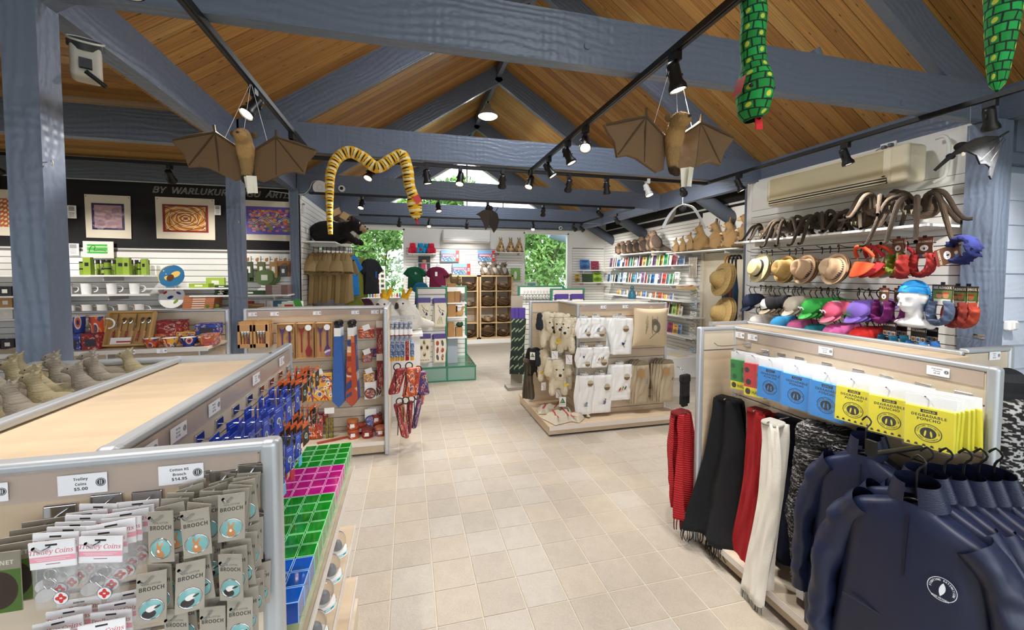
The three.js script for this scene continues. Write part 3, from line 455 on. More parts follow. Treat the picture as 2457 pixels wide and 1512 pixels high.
wallShelf('fourth bookshelf on the right wall, right of the cushion', 4.5, 4.74, 5.75, 7.0, .84); wallShelf('lowest bookshelf on the right wall', 4.5, 4.74, 5.75, 7.0, .5);
wallShelf('small white shelf with two large books beside the right window', 4.0, 4.66, 9.15, 9.38, 1.66); wallShelf('small white shelf under the crocodile book beside the window', 4.0, 4.66, 9.15, 9.38, 1.36);
wallShelf('small shelf carrying plush frogs', .0, .62, 9.15, 9.38, 2.0); wallShelf('small shelf carrying standing kangaroos on the back wall', 1.92, 2.6, 9.15, 9.38, 2.06);
wallShelf('white shelf carrying the black plush bears', -1.36, -.98, 6.15, 7.35, 2.0);
wallShelf('white shelf of green cosmetics on the aisle wall', -5.6, -2.95, 5.62, 5.98, 1.53); wallShelf('white shelf of mugs on the aisle wall', -5.6, -2.9, 5.62, 5.98, 1.31); wallShelf('lower white shelf of mugs on the aisle wall', -5.6, -2.9, 5.62, 5.98, 1.07);
wallShelf('white shelf with the blue bird plate', -2.95, -2.05, 5.6, 5.98, 1.38); wallShelf('white shelf with the white bird plate', -2.95, -2.2, 5.6, 5.98, 1.13); wallShelf('white shelf of green boxes and coasters right of the bird plates', -2.5, -1.45, 5.6, 5.98, 1.29); wallShelf('low white shelf at the right end of the aisle wall', -1.95, -1.45, 5.6, 5.98, 1.08);
// window ledge shelf in the left back corner
wallShelf('white ledge below the left window', -1.2, .0, 9.0, 9.38, 1.06);
// air conditioners
{
  const o = thing('air_conditioner', 'white air conditioner on the back wall', 'air conditioner', [1.28, 2.26, 9.27]); part('body', rbox(1.08, .29, .22, .05, 0, .145, 0, 4), mWhiteGloss, o); part('louver', box(.92, .012, .03, 0, .03, .105), mat('#c9cbc9', .4), o); part('front_panel', rbox(1.04, .2, .02, .008, 0, .17, .108), mWhiteGloss, o);
  const a = thing('air_conditioner', 'large cream air conditioner above the spiders', 'air conditioner', [3.8, 2.27, 2.97], -HP); const cm = mat('#e8dec2', .45), L = 1.3;
  part('body', [rbox(L, .3, .2, .045, 0, .15, 0, 4)], cm, a); part('end_cap', rbox(.13, .29, .21, .03, L / 2 - .07, .15, .004, 3), mat('#e0d6b8', .45), a);
  part('grille', [...Array(22)].map((_, i) => box(L - .24, .0045, .004, -.06, .09 + i * .0088, .102)), mat('#d6caa8', .5), a);
  part('outlet', box(L - .2, .045, .02, -.05, .035, .096), mat('#3a352a', .6), a); part('louver', [box(L - .2, .006, .035, -.05, .047, .1, .5), box(L - .2, .006, .035, -.05, .025, .098, .6)], cm, a); part('sensor', box(.02, .008, .004, L / 2 - .17, .07, .108), mBlack, a);
  solo('conduit', 'white conduit pipe bending round the cream air conditioner', 'pipe', [tube([[0, .3, 0], [.05, .3, 0], [.075, .26, 0], [.075, .06, 0], [.06, .0, 0], [.0, -.03, 0]], .013, 30, 8)], mat('#e4e2da', .4), [3.9, 2.29, 2.28], -HP);
  const s = thing('power_outlet', 'white power outlet with grey plug above the cream air conditioner', 'outlet', [3.93, 2.63, 2.62], -HP); part('plate', rbox(.12, .075, .01, .004), mWhiteGloss, s); part('plug', [rbox(.03, .03, .035, .006, -.02, 0, .02), rbox(.03, .03, .035, .006, .03, .005, .02)], mat('#6a6d70', .5), s); part('cable', tube([[-.02, 0, .03], [-.06, -.02, .05], [-.1, -.06, .03], [-.13, -.09, .02]], .004, 12, 5), mat('#777', .5), s);
  const w = thing('wall_switch', 'white weatherproof power point on the weatherboards', 'switch', [4.27, 1.185, 2.0], 0); part('housing', rbox(.09, .07, .04, .01), mWhiteGloss, w); part('flap', rbox(.045, .05, .012, .004, .015, 0, .022), mat('#cfd3d6', .3), w);
}
{ // small fixtures on beams
  const a = thing('wifi_access_point', 'white disc access point on the beam end', 'access point', [-1.13, 2.7, 5.98]); part('disc', cyl(.088, .092, .025, 0, 0, 0, 32, HP), mWhiteGloss, a); part('ring', torus(.035, .002, 0, 0, .014), mat('#c7cacc', .4), a); part('cable', tube([[0, .09, 0], [-.08, .07, .01], [-.13, -.03, .01], [-.2, -.1, .01], [-.6, -.08, .01]], .005, 30, 5), mat('#d8d8d4', .5), a);
  const cam = (l, p) => { const c = thing('security_camera', l, 'camera', p); part('base', cyl(.042, .045, .025, 0, 0, 0, 24, HP), mWhiteGloss, c); part('dome', sph(.022, 0, 0, .012), mat('#17171c', .15), c); };
  cam('small round camera beside the white disc', [-.86, 2.7, 5.98]); cam('white dome camera above the right window', [3.55, 2.66, 9.3]);
  const s = thing('speaker', 'grey wall speaker behind the thick left post', 'speaker', [-1.365, 2.47, 2.25], .5); part('cabinet', rbox(.1, .15, .1, .02), mat('#bdb6a8', .5), s); part('grille', [cyl(.058, .06, .035, 0, .08, .01, 28, .5)], mat('#33363a', .35), s); part('rim', torus(.058, .005, 0, .094, .018, -HP + .5), mat('#d8d6d0', .3), s); part('bracket', [bar([0, -.05, .05], [.06, -.1, .06], .01), box(.04, .04, .03, 0, -.02, .055)], mBlack, s);
  const e = thing('sensor', 'small white sensor at the top of the left slat wall', 'sensor', [-1.36, 2.42, 6.1], HP); part('body', rbox(.04, .11, .04, .008), mWhiteGloss, e); part('bracket', rbox(.02, .03, .03, .005, 0, .065, 0), mat('#999', .5), e);
  solo('fairy_cable', 'dark cable with clips strung along the back wall beam', 'cable', [tube([[0, 0, 0], [1, -.01, 0], [2, .005, 0], [3, -.01, 0], [4.6, 0, 0]], .006, 40, 5), ...[...Array(14)].map((_, i) => cyl(.004, .004, .05, .2 + i * .33, 0, .004, 6))], mat('#1d2026', .5), [-1, 2.64, 9.31]);
  solo('round_detector', 'round blue detector on top of the near beam', 'detector', [cyl(.03, .03, .05, 0, 0, 0, 18, 0, 0, .5)], mBlueS, [2.42, 2.9, 2.03]);
}
// ---------- outside ----------
{
  struct('ground_outside', box(60, .1, 60, 1, -.3, -20), mat('#5f7a3f', 1)); struct('ground_front', box(40, .1, 20, 0, -.3, 14), mat('#8d8a80', 1));
  const leafG = (n, R, s) => { const gs = []; const p = [], c = [], ix = []; let q = 11; const rn = () => (q = (q * 1664525 + 1013904223) >>> 0) / 4294967296; const cols = ['#5f8f35', '#7fae4c', '#466f28', '#96bf68', '#6f9c50'].map(C);
    const cl = [...Array(16)].map(() => { const a = rn() * 6.28, r = R[0] * Math.sqrt(rn()) * .8; return [Math.cos(a) * r, (rn() * 2 - 1) * R[1] * .85, Math.sin(a) * r, .35 + rn() * .5]; });
    for (let i = 0; i < n; i++) { const k = cl[i % 16], d = V3(rn() - .5, rn() - .5, rn() - .5).normalize().multiplyScalar(k[3] * Math.cbrt(rn())); const u = V3(rn() - .5, rn() - .5, rn() - .5).normalize(), v = V3(rn() - .5, rn() - .5, rn() - .5).cross(u).normalize(); const o = V3(k[0], k[1], k[2]).add(d), b = p.length / 3; const t = s * (.6 + rn() * .8);
      for (const [a, e] of [[1, 0], [0, .4], [-1, 0], [0, -.4]]) p.push(o.x + u.x * a * t + v.x * e * t, o.y + u.y * a * t + v.y * e * t, o.z + u.z * a * t + v.z * e * t); ix.push(b, b + 1, b + 2, b, b + 2, b + 3); const w = cols[i % 5]; for (let j = 0; j < 4; j++) c.push(w.r, w.g, w.b); }
    const g = new THREE.BufferGeometry(); g.setAttribute('position', new THREE.Float32BufferAttribute(p, 3)); g.setAttribute('color', new THREE.Float32BufferAttribute(c, 3)); g.setIndex(ix); g.computeVertexNormals(); g.setAttribute('uv', new THREE.Float32BufferAttribute(new Float32Array(p.length / 3 * 2), 2)); return g; };
  const lm = new THREE.MeshPhysicalMaterial({ vertexColors: true, roughness: .8, transmission: .35, thickness: 0, side: THREE.DoubleSide }); const g1 = leafG(5000, [1.5, 1.5], .09), g2 = leafG(4000, [1.3, 1.0], .07);
  const tm = mat('#4a3d30', .9); const L = ['at the left side of the left window', 'at the right side of the left window', 'filling the right window', 'right of the right window', 'far behind the gable window', 'far behind the left window', 'far behind the right window'];
  [[-1.15, 12.6, 2.1, 1, 0], [1.2, 14.6, 2.4, 1.05, 1], [4.2, 13, 2.2, 1.05, 0], [7.6, 14, 2.2, 1.1, 1], [2.2, 20, 4.4, 1.5, 0], [-3.5, 19, 3, 1.5, 1], [7.5, 20, 3.2, 1.5, 0]].forEach(([x, d, y, s, k], i) => {
    const o = thing('tree', 'green leafy tree outside ' + L[i], 'tree', [x, -.25, d], i * 1.3, 'trees outside the windows'); part('foliage', k ? g2 : g1, lm, o).position.y = y; o.children[0].scale.setScalar(s);
    part('trunk', [tube([[0, 0, 0], [.05, y * .5, .03], [-.05, y, 0], [.1, y + 1, .1]], .045, 12, 7), tube([[.03, y * .5, .02], [.4, y * .8, .1], [.6, y + .6, .2]], .025, 10, 6), tube([[.03, y * .4, .02], [-.35, y * .7, -.1], [-.6, y + .4, -.1]], .022, 10, 6)], tm, o);
  });
  for (let i = 0; i < 4; i++) { const o = solo('shrub', 'low green shrub outside, ' + ORD[i] + ' from the left below the windows', 'shrub', g2.clone().scale(.6, .5, .4), lm, [-2.4 + i * 2.4, .3, 11], i * 2, 'shrubs under the windows'); }
  const rk = thing('red_kiosk', 'blurred orange-red kiosk outside the left window', 'kiosk', [.6, -.25, 16.6]); part('body', box(1.1, 1.9, .8, 0, .95, 0), mat('#b5523c', .8), rk); part('roof', tr(new THREE.ConeGeometry(.8, .8, 4), 0, 2.3, 0, 0, PI / 4), mat('#a8503c', .8), rk);
  struct('log_rafter', [cyl(.12, .12, 1.2, 0, 0, 0, 24, 0, .5, HP - .25).translate(4.1, 2.45, -10)], mat('#8fa0b8', .6));
}
// ---------- things hanging from the ceiling ----------
function taperTube(pts, rad, seg, rs) { // rad: function of t
  const c = new THREE.CatmullRomCurve3(pts.map(p => V3(...p))), fr = c.computeFrenetFrames(seg, false), p = [], uv = [], ix = [], L = c.getLength();
  for (let i = 0; i <= seg; i++) { const t = i / seg, o = c.getPointAt(t), r = rad(t); const [rx, ry] = Array.isArray(r) ? r : [r, r]; for (let j = 0; j <= rs; j++) { const a = j / rs * 2 * PI, x = Math.cos(a) * rx, y = Math.sin(a) * ry; p.push(o.x + fr.normals[i].x * x + fr.binormals[i].x * y, o.y + fr.normals[i].y * x + fr.binormals[i].y * y, o.z + fr.normals[i].z * x + fr.binormals[i].z * y); uv.push(j / rs, t * L); } }
  for (let i = 0; i < seg; i++) for (let j = 0; j < rs; j++) { const a = i * (rs + 1) + j, b = a + rs + 1; ix.push(a, a + 1, b, b, a + 1, b + 1); }
  const g = new THREE.BufferGeometry(); g.setAttribute('position', new THREE.Float32BufferAttribute(p, 3)); g.setAttribute('uv', new THREE.Float32BufferAttribute(uv, 2)); g.setIndex(ix); g.computeVertexNormals(); return g;
}
// brown plush bat, half span 1
const wingPts = [[.07, .12], [.2, .17], [.42, .35], [.47, .33], [.72, .27], [1, .18], [.95, .1], [.85, -.02], [.8, -.2], [.66, -.17], [.52, -.2], [.38, -.27], [.2, -.36], [.1, -.32]];
function wingGeo(s, sc) { const g = shape(wingPts.map(([x, y]) => [x * s * sc, y * sc]), .012 * sc / .35, .004); const p = g.attributes.position; for (let i = 0; i < p.count; i++) { const u = Math.abs(p.getX(i)) / sc; p.setZ(i, p.getZ(i) + .12 * sc * Math.sin(u * 2.4) * (.4 + (p.getY(i) / sc))); } g.computeVertexNormals(); return g; }
function brownBat(label, pos, sc, hang, tint = '#6e5439') {
  const o = thing('plush_bat', label, 'plush toy', pos); const cols = [C('#9a7a4d'), C('#b08a58'), C('#3a2b1c')];
  part('body', blob([{ c: [0, -.05 * sc, .03], r: [.105 * sc, .3 * sc, .09 * sc] }, { c: [0, .1 * sc, .05], r: [.12 * sc, .14 * sc, .1 * sc], k: 1 }, [0, .27 * sc, .08, .12 * sc, 0], { c: [0, .25 * sc, .16 * sc + .06], r: [.07 * sc, .06 * sc, .09 * sc], k: 1 }, [-.03 * sc, -.34 * sc, .04, .035 * sc, -.03 * sc, -.41 * sc, .06, .02 * sc, 2], [.03 * sc, -.34 * sc, .04, .035 * sc, .03 * sc, -.41 * sc, .06, .02 * sc, 2]], .013 * sc / .3, .03, cols, .0015), mFurV, o);
  part('ear', [sph(.05 * sc, -.14 * sc, .31 * sc, .06, 1, 1, .5)], fur('#7a5c38'), o); part('ear', [sph(.05 * sc, .14 * sc, .31 * sc, .06, 1, 1, .5)], fur('#7a5c38'), o);
  part('eye', [sph(.016 * sc, -.05 * sc, .3 * sc, .08 + .1 * sc)], mBlack, o); part('eye', [sph(.016 * sc, .05 * sc, .3 * sc, .08 + .1 * sc)], mBlack, o); part('nose', sph(.022 * sc, 0, .265 * sc, .06 + .25 * sc, 1, .7, .8), mat('#2a211c', .4), o);
  const wm = fur(tint, .9, .001), bm = fur('#54402a', .9, .002);
  for (const s of [-1, 1]) { const w = part('wing', wingGeo(s, sc), wm, o); const z = .02 + .0 * sc; const B = (a, b, r) => { const q = (x, y) => [x * s * sc, y * sc, .12 * sc * Math.sin(x * 2.4) * (.4 + y) + .008]; return taperTube([q(...a), q((a[0] + b[0]) / 2, (a[1] + b[1]) / 2), q(...b)], () => r * sc, 8, 6); }; part('wing_bones', [B([.07, .1], [.42, .33], .022), B([.42, .33], [.99, .18], .016), B([.42, .33], [.8, -.18], .012), B([.42, .33], [.4, -.25], .01), B([.42, .33], [.43, .44], .018)], bm, w); }
  if (hang) { for (const x of [-.3, 0, .3]) part('string', bar([x * sc, x ? .24 * sc : .36 * sc, x ? .03 : .06], [hang[0], hang[1], hang[2]], .0012, 4), mat('#e8e8e8', .4), o); }
  part('swing_tag', [box(.045, .085, .002, .045, -.47 * sc, .1, .2, .5, .1), box(.045, .085, .002, .03, -.47 * sc, .09, .1, -.4, .1)], mat('#f0ead9', .5), o);
  return o;
}
brownBat('brown plush bat with spread wings and string, right of centre', [1.21, 2.16, 1.74], .345, [.01, .44, .02]);
brownBat('brown plush bat with spread wings on the left before the slim post', [-.805, 2.155, 2.45], .33, [-.02, .44, -.12]);
{ // umbrella-style quilted bats
  const wing = (pts, z0) => { const g = shape(pts, .014, .005); const p = g.attributes.position; for (let i = 0; i < p.count; i++) p.setZ(i, p.getZ(i) + z0(p.getX(i), p.getY(i))); g.computeVertexNormals(); return g; };
  const o = thing('quilted_bat', 'black quilted hanging bat at the upper right edge', 'plush toy', [3.46, 2.34, 1.85], -.4); o.scale.set(.6, .9, .6); const m = mat('#24262a', .85, { bumpMap: furTex, bumpScale: .002 });
  part('wing', wing([[-.3, -.12], [-.22, -.05], [-.1, .03], [0, .07], [.1, .085], [.25, .09], [.27, .04], [.26, -.04], [.22, -.12], [.19, -.2], [.17, -.18], [.17, -.12], [.12, -.1], [.06, -.1], [.02, -.04], [-.06, -.01], [-.12, -.02], [-.17, -.03], [-.2, -.06], [-.29, -.125]], (x, y) => .06 * Math.cos(x * 6)), m, o);
  part('seam', [[[.24, .08], [-.05, .0]], [[.25, .07], [.05, -.08]], [[.26, .06], [.14, -.09]]].map(([a, b]) => taperTube([[...a, .075], [(a[0] + b[0]) / 2, (a[1] + b[1]) / 2, .08], [...b, .075]], () => .0025, 6, 5)), mBlack, o); part('claw', bar([.25, .085, .03], [.31, .115, .05], .007), mBlack, o); part('body', [sph(.05, -.02, .04, -.05, 1.6, .7, .8), sph(.028, -.15, -.03, -.02, 1.6, .8, .9)], mat('#222428', .8), o); part('swing_tag', sph(.02, -.1, -.03, .06, 1, .7, .3), mat('#e6dccf', .4), o); part('string', bar([0, .07, 0], [-.1, .3, .12], .0015, 4), mat('#ddd', .4), o);
  const b = thing('quilted_bat', 'black quilted bat hanging before the back wall', 'plush toy', [1.17, 2.32, 5.9]);
  part('wing', wing([[-.2, .1], [-.1, .16], [.0, .17], [.02, .1], [-.02, -.05], [-.07, -.12], [-.08, -.08], [-.1, -.02], [-.13, .04], [-.15, .08]], (x) => x * .3), mat('#4a4038', .8), b); part('wing', wing([[.0, .17], [.1, .12], [.13, .02], [.1, -.09], [.05, -.16], [.02, -.1], [-.02, -.05]], x => -x * .3), mat('#3b342e', .8), b); part('head', sph(.035, 0, .19, 0), mat('#2c2622', .9), b); part('claw', bar([.07, .14, 0], [.11, .2, 0], .006), mBlack, b); part('string', bar([0, .2, 0], [-.02, .28, 0], .001, 4), mat('#ddd', .4), b);
  const c = thing('quilted_bat', 'grey bat with silvery folded wings above the kangaroo shelf', 'plush toy', [3.12, 2.26, 4.2]);
  part('wing', taperTube([[-.28, -.18, .02], [-.2, -.03, .03], [-.1, .07, .02], [0, .11, 0]], t => [.035 - .01 * t, .008], 14, 10), mat('#cfd2d6', .55), c); part('wing', taperTube([[0, .11, 0], [.12, .08, .02], [.2, -.02, .03], [.27, -.12, .02], [.3, -.16, .02]], t => [.022 + .01 * (1 - t), .008], 14, 10), mat('#c6cad0', .55), c); part('membrane', wing([[-.25, -.15], [-.17, .0], [-.09, .07], [-.11, -.02], [-.14, -.07]], () => .0), mat('#8a8378', .8), c); part('body', [sph(.04, 0, .07, .0, 1.1, 1, .8)], fur('#3f4146'), c); part('string', bar([0, .11, 0], [-.12, .33, .16], .0012, 4), mat('#ddd', .4), c);
}
{ // plush snakes
  const tig = canvasTex(128, 256, (g) => { g.fillStyle = '#e3ab12'; g.fillRect(0, 0, 128, 256); g.fillStyle = '#e9d9a0'; for (let i = 0; i < 4; i++) { g.beginPath(); g.ellipse(64, i * 64 + 32, 46, 13, 0, 0, 7); g.fill(); g.fillRect(100, i * 64 + 20, 28, 24); g.fillRect(0, i * 64 + 20, 24, 24); } g.fillStyle = '#15110d'; for (let i = 0; i < 4; i++) { const y = i * 64; for (const [x, w] of [[16, 38], [70, 40], [112, 26]]) { g.beginPath(); g.moveTo(x - w / 2, y + 8); g.quadraticCurveTo(x, y - 12, x + w / 2, y + 8); g.quadraticCurveTo(x, y + 16, x - w / 2, y + 8); g.fill(); } g.fillRect(56, y + 38, 24, 6); } });
  tig.wrapS = tig.wrapT = THREE.RepeatWrapping; tig.repeat.set(1, 4.2);
  const grn = canvasTex(256, 256, (g) => { g.fillStyle = '#0a2414'; g.fillRect(0, 0, 256, 256); const jx = (i, j) => 11 * (vn((i % 8) * 3.7 + 1, (j % 8) * 2.9 + 2, 1) - .5); for (let j = 0; j < 8; j++) for (let i = 0; i < 8; i++) { const o = (j % 2) * 16, x = i * 32 + o, y = j * 32, q = (a, b) => [x + a * 32 + jx(i + a, j + b) + (a ? -3 : 2), y + b * 32 + jx(j + b, i + a) * .6 + (b ? -3 : 2)]; for (const w of [0, -256]) { g.fillStyle = (i * 3 + j) % 3 ? '#168a3a' : '#1ba248'; g.beginPath(); for (const [k, p] of [q(0, 0), q(1, 0), q(1, 1), q(0, 1)].entries()) k ? g.lineTo(p[0] + w, p[1]) : g.moveTo(p[0] + w, p[1]); g.fill(); if ((i + 2 * j) % 4 === 1) { g.fillStyle = '#cfd24a'; g.beginPath(); g.ellipse(x + w + 16, y + 16, 8, 10, .5, 0, 7); g.fill(); } } } });
  grn.wrapS = grn.wrapT = THREE.RepeatWrapping; grn.repeat.set(1, 4.2);
  const mt = (t) => new THREE.MeshStandardMaterial({ map: t, roughness: .85, bumpMap: furTex, bumpScale: .001 });
  const o = thing('plush_snake', 'yellow plush snake with black tiger stripes draped over the cross track', 'plush toy', [-.3, 2.4, 4.0]); const P = [[-.665, 1.9], [-.67, 2.05], [-.667, 2.24], [-.655, 2.44], [-.6, 2.58], [-.5, 2.64], [-.39, 2.6], [-.27, 2.52], [-.14, 2.6], [-.05, 2.645], [-.0, 2.52], [.02, 2.36], [.06, 2.25]].map(([x, y], i) => [x + .3, y - 2.4, i < 4 || i > 9 ? .06 : .035]);
  part('body', taperTube(P, t => .02 + .033 * Math.min(1, t * 2.2) - .006 * Math.max(0, t - .85) * 6, 90, 14), mt(tig), o);
  const hd = part('head', [taperTube([[0, .08, 0], [0, .02, .01], [0, -.06, .01], [0, -.13, 0], [0, -.155, 0]], t => [.045 + .022 * Math.sin(Math.min(1, t * 1.5) * 2.6) - .05 * Math.max(0, t - .8) * 4, .036 - .03 * Math.max(0, t - .8) * 4], 20, 14)], mt(tig), o); hd.position.set(.36, -.19, .06); hd.rotation.z = .15;
  part('tongue', box(.02, .05, .003, 0, -.175, .0, 0, 0, .2), mat('#d0202a', .6), hd); part('eye', sph(.009, -.04, -.02, .03), mBlack, hd); part('eye', sph(.009, .04, -.02, .03), mBlack, hd); part('swing_tag', box(.06, .07, .003, .03, .02, .05, 0, 0, .4), mat('#cf3b38', .5), hd);
  const s = thing('plush_snake', 'green plush snake with black scales hanging head down', 'plush toy', [1.3, 2.36, 1.34]);
  part('body', taperTube([[-.05, .4, -.03], [-.02, .32, -.02], [-.008, .2, 0], [-.01, .08, 0], [0, 0, 0], [.0, -.03, 0]], t => .047 - .004 * t, 40, 16), mt(grn), s);
  const sh = part('head', taperTube([[0, .0, 0], [.002, -.05, .0], [0, -.12, .005], [0, -.19, .0], [0, -.212, 0]], t => [.044 + .036 * Math.sin(Math.min(1, t * 1.25) * PI * .8) * (1 - t * .35) - .18 * Math.max(0, t - .88), .042 + .012 * Math.sin(t * 3) - .2 * Math.max(0, t - .88)], 24, 18), mt(grn), s);
  part('tongue', box(.032, .045, .003, .02, -.225, .01, 0, 0, .15), mat('#d31f27', .6), sh); part('swing_tag', [box(.003, .07, .04, -.085, -.1, .02, 0, 0, -.3)], mat('#c22a2a', .5), sh); part('eye', sph(.008, -.05, -.1, .04), mBlack, sh); part('eye', sph(.008, .05, -.1, .04), mBlack, sh);
  const tl = thing('plush_snake', 'tapering tail of a green plush snake at the top right corner', 'plush toy', [1.9, 2.3, .95]); part('body', taperTube([[.03, .33, .02], [.01, .24, 0], [.005, .12, 0], [.0, 0, 0], [-.004, -.1, 0], [-.005, -.142, 0]], t => .05 - .032 * t * t - .25 * Math.max(0, t - .94), 40, 16), mt(grn), tl); part('string', bar([.03, .33, .02], [.03, .38, .02], .002, 4), mBlack, tl);
}
// ---------- right wall: spiders, hats, caps, head scarves ----------
{
  const cm = [C('#33271c'), C('#473625')];
  const leg = (a, l, up, dn) => { const c = Math.cos(a), s = Math.sin(a); return taperTube([[c * .05, .09, s * .06], [c * l * .3, .09 + up * .75, s * l * .3], [c * l * .5, .09 + up * .7, s * l * .5], [c * l * .8, .06 + dn * .6, s * l * .8], [c * l * .95, .012 + dn, s * l * .95], [c * l * 1.08, .012 + dn, s * l * 1.08]], t => .021 - .009 * t, 22, 7); };
  function spider(label, pos, turn, sc, dn, first) {
    const o = thing('plush_spider', label, 'plush toy', pos, turn, 'plush spiders on the shelf'); o.scale.setScalar(sc);
    part('body', blob([{ c: [0, .12, -.13], r: [.085, .075, .11], k: 1 }, { c: [0, .1, .02], r: [.06, .045, .07] }, { c: [0, .1, .09], r: [.035, .03, .035] }], .013, .03, cm, .002), mFurV2, o);
    part('fang', [tr(new THREE.ConeGeometry(.008, .035, 6), -.015, .075, .115, PI), tr(new THREE.ConeGeometry(.008, .035, 6), .015, .075, .115, PI)], mat('#e6dcae', .4), o);
    [.45, 1.05, 1.75, 2.45].forEach((a, i) => { for (const s of [-1, 1]) { const aa = HP + s * (.35 + i * .72); part('leg', leg(aa, .25 + .03 * (i % 2), .11 + .03 * ((i * 7 + (s > 0 ? 3 : 0)) % 3), (dn && dn(aa)) || 0), fur(i % 2 ? '#3c2e20' : '#35291c'), o); } });
  }
  const hang = a => Math.cos(a) > .35 ? -.13 : 0;
  spider('dark plush spider at the left end of the spider shelf', [3.78, 1.92, 3.68], -1.2, .85);
  spider('dark plush spider second from the left on the spider shelf', [3.72, 1.92, 3.36], -HP, .95, a => Math.sin(a) > .6 ? -.1 : 0);
  spider('dark plush spider in the middle of the spider shelf', [3.7, 1.92, 3.0], -1.9, .95, a => Math.sin(a) > .6 ? -.1 : 0);
  spider('dark plush spider lying behind the raised one on the spider shelf', [3.76, 1.92, 2.72], -1.2, .9);
  spider('raised plush spider with a pale belly on top of the others', [3.7, 2.0, 2.5], -.7, 1.0);
  spider('big plush spider with fangs dangling its legs off the right shelf end', [3.66, 1.93, 2.24], -1.35, 1.05, a => Math.sin(a) > .3 ? -.15 : 0);
}
const strawTex = dataTex(128, 128, (u, v) => { const t = .82 + .18 * Math.sin((u * 10 + v * 0) * 6.28) * Math.sin(v * 16 * 6.28) + .1 * vn(u * 12, v * 12, 0, 12, 12); return [255 * t, 250 * t, 240 * t]; });
const straw = c => { const k = 'st' + c; if (!M[k]) { const t = strawTex.clone(); t.repeat.set(6, 3); M[k] = new THREE.MeshStandardMaterial({ map: t, color: c, roughness: .85, side: THREE.DoubleSide }); } return M[k]; };
const HATP = { boater: [[0, .085], [.07, .083], [.082, .075], [.085, .0], [.145, -.004], [.147, .002], [.09, .008]], fedora: [[0, .1], [.05, .112], [.075, .1], [.083, .06], [.09, .0], [.115, -.006], [.13, .01], [.132, .016], [.112, .002]], wide: [[0, .11], [.04, .108], [.07, .085], [.088, .03], [.1, .0], [.15, -.012], [.185, -.02], [.188, -.015], [.12, .002]], western: [[0, .095], [.05, .11], [.08, .1], [.09, .02], [.1, 0], [.14, -.006], [.17, .008], [.172, .012], [.12, .004]] };
function hatGeo(kind, pinch = 0, curl = 0) { const g = lathe(HATP[kind], 30), p = g.attributes.position; for (let i = 0; i < p.count; i++) { let x = p.getX(i), y = p.getY(i), z = p.getZ(i); const r = Math.hypot(x, z); if (pinch && y > .05) { const f = (y - .05) / .06; x *= 1 - pinch * .35 * f * Math.max(0, z / .09); if (Math.abs(x) < .03) y -= pinch * .02 * f * (1 - Math.abs(x) / .03); } if (curl && r > .1) y += curl * (r - .1) * Math.abs(x) / r * 2.2; p.setXYZ(i, x * .92, y, z * 1.06); } g.computeVertexNormals(); return g; }
function hat(label, pos, turn, kind, m, band, opt = {}) {
  const o = thing('hat', label, 'hat', pos, turn, opt.group); const g = new THREE.Group(); g.name = 'shell'; o.add(g); if (!opt.flat) g.rotation.set(HP - .25, 0, opt.roll || 0, 'XYZ');
  part('crown_and_brim', hatGeo(kind, opt.pinch, opt.curl), m, g); if (band) part('band', cyl(.085, .0895, .028, 0, .018, 0, 28).scale(.925, 1, 1.065), mat(band, .7), g); return o;
}
const WL = (d, y, x = 3.66) => [x, y, d];
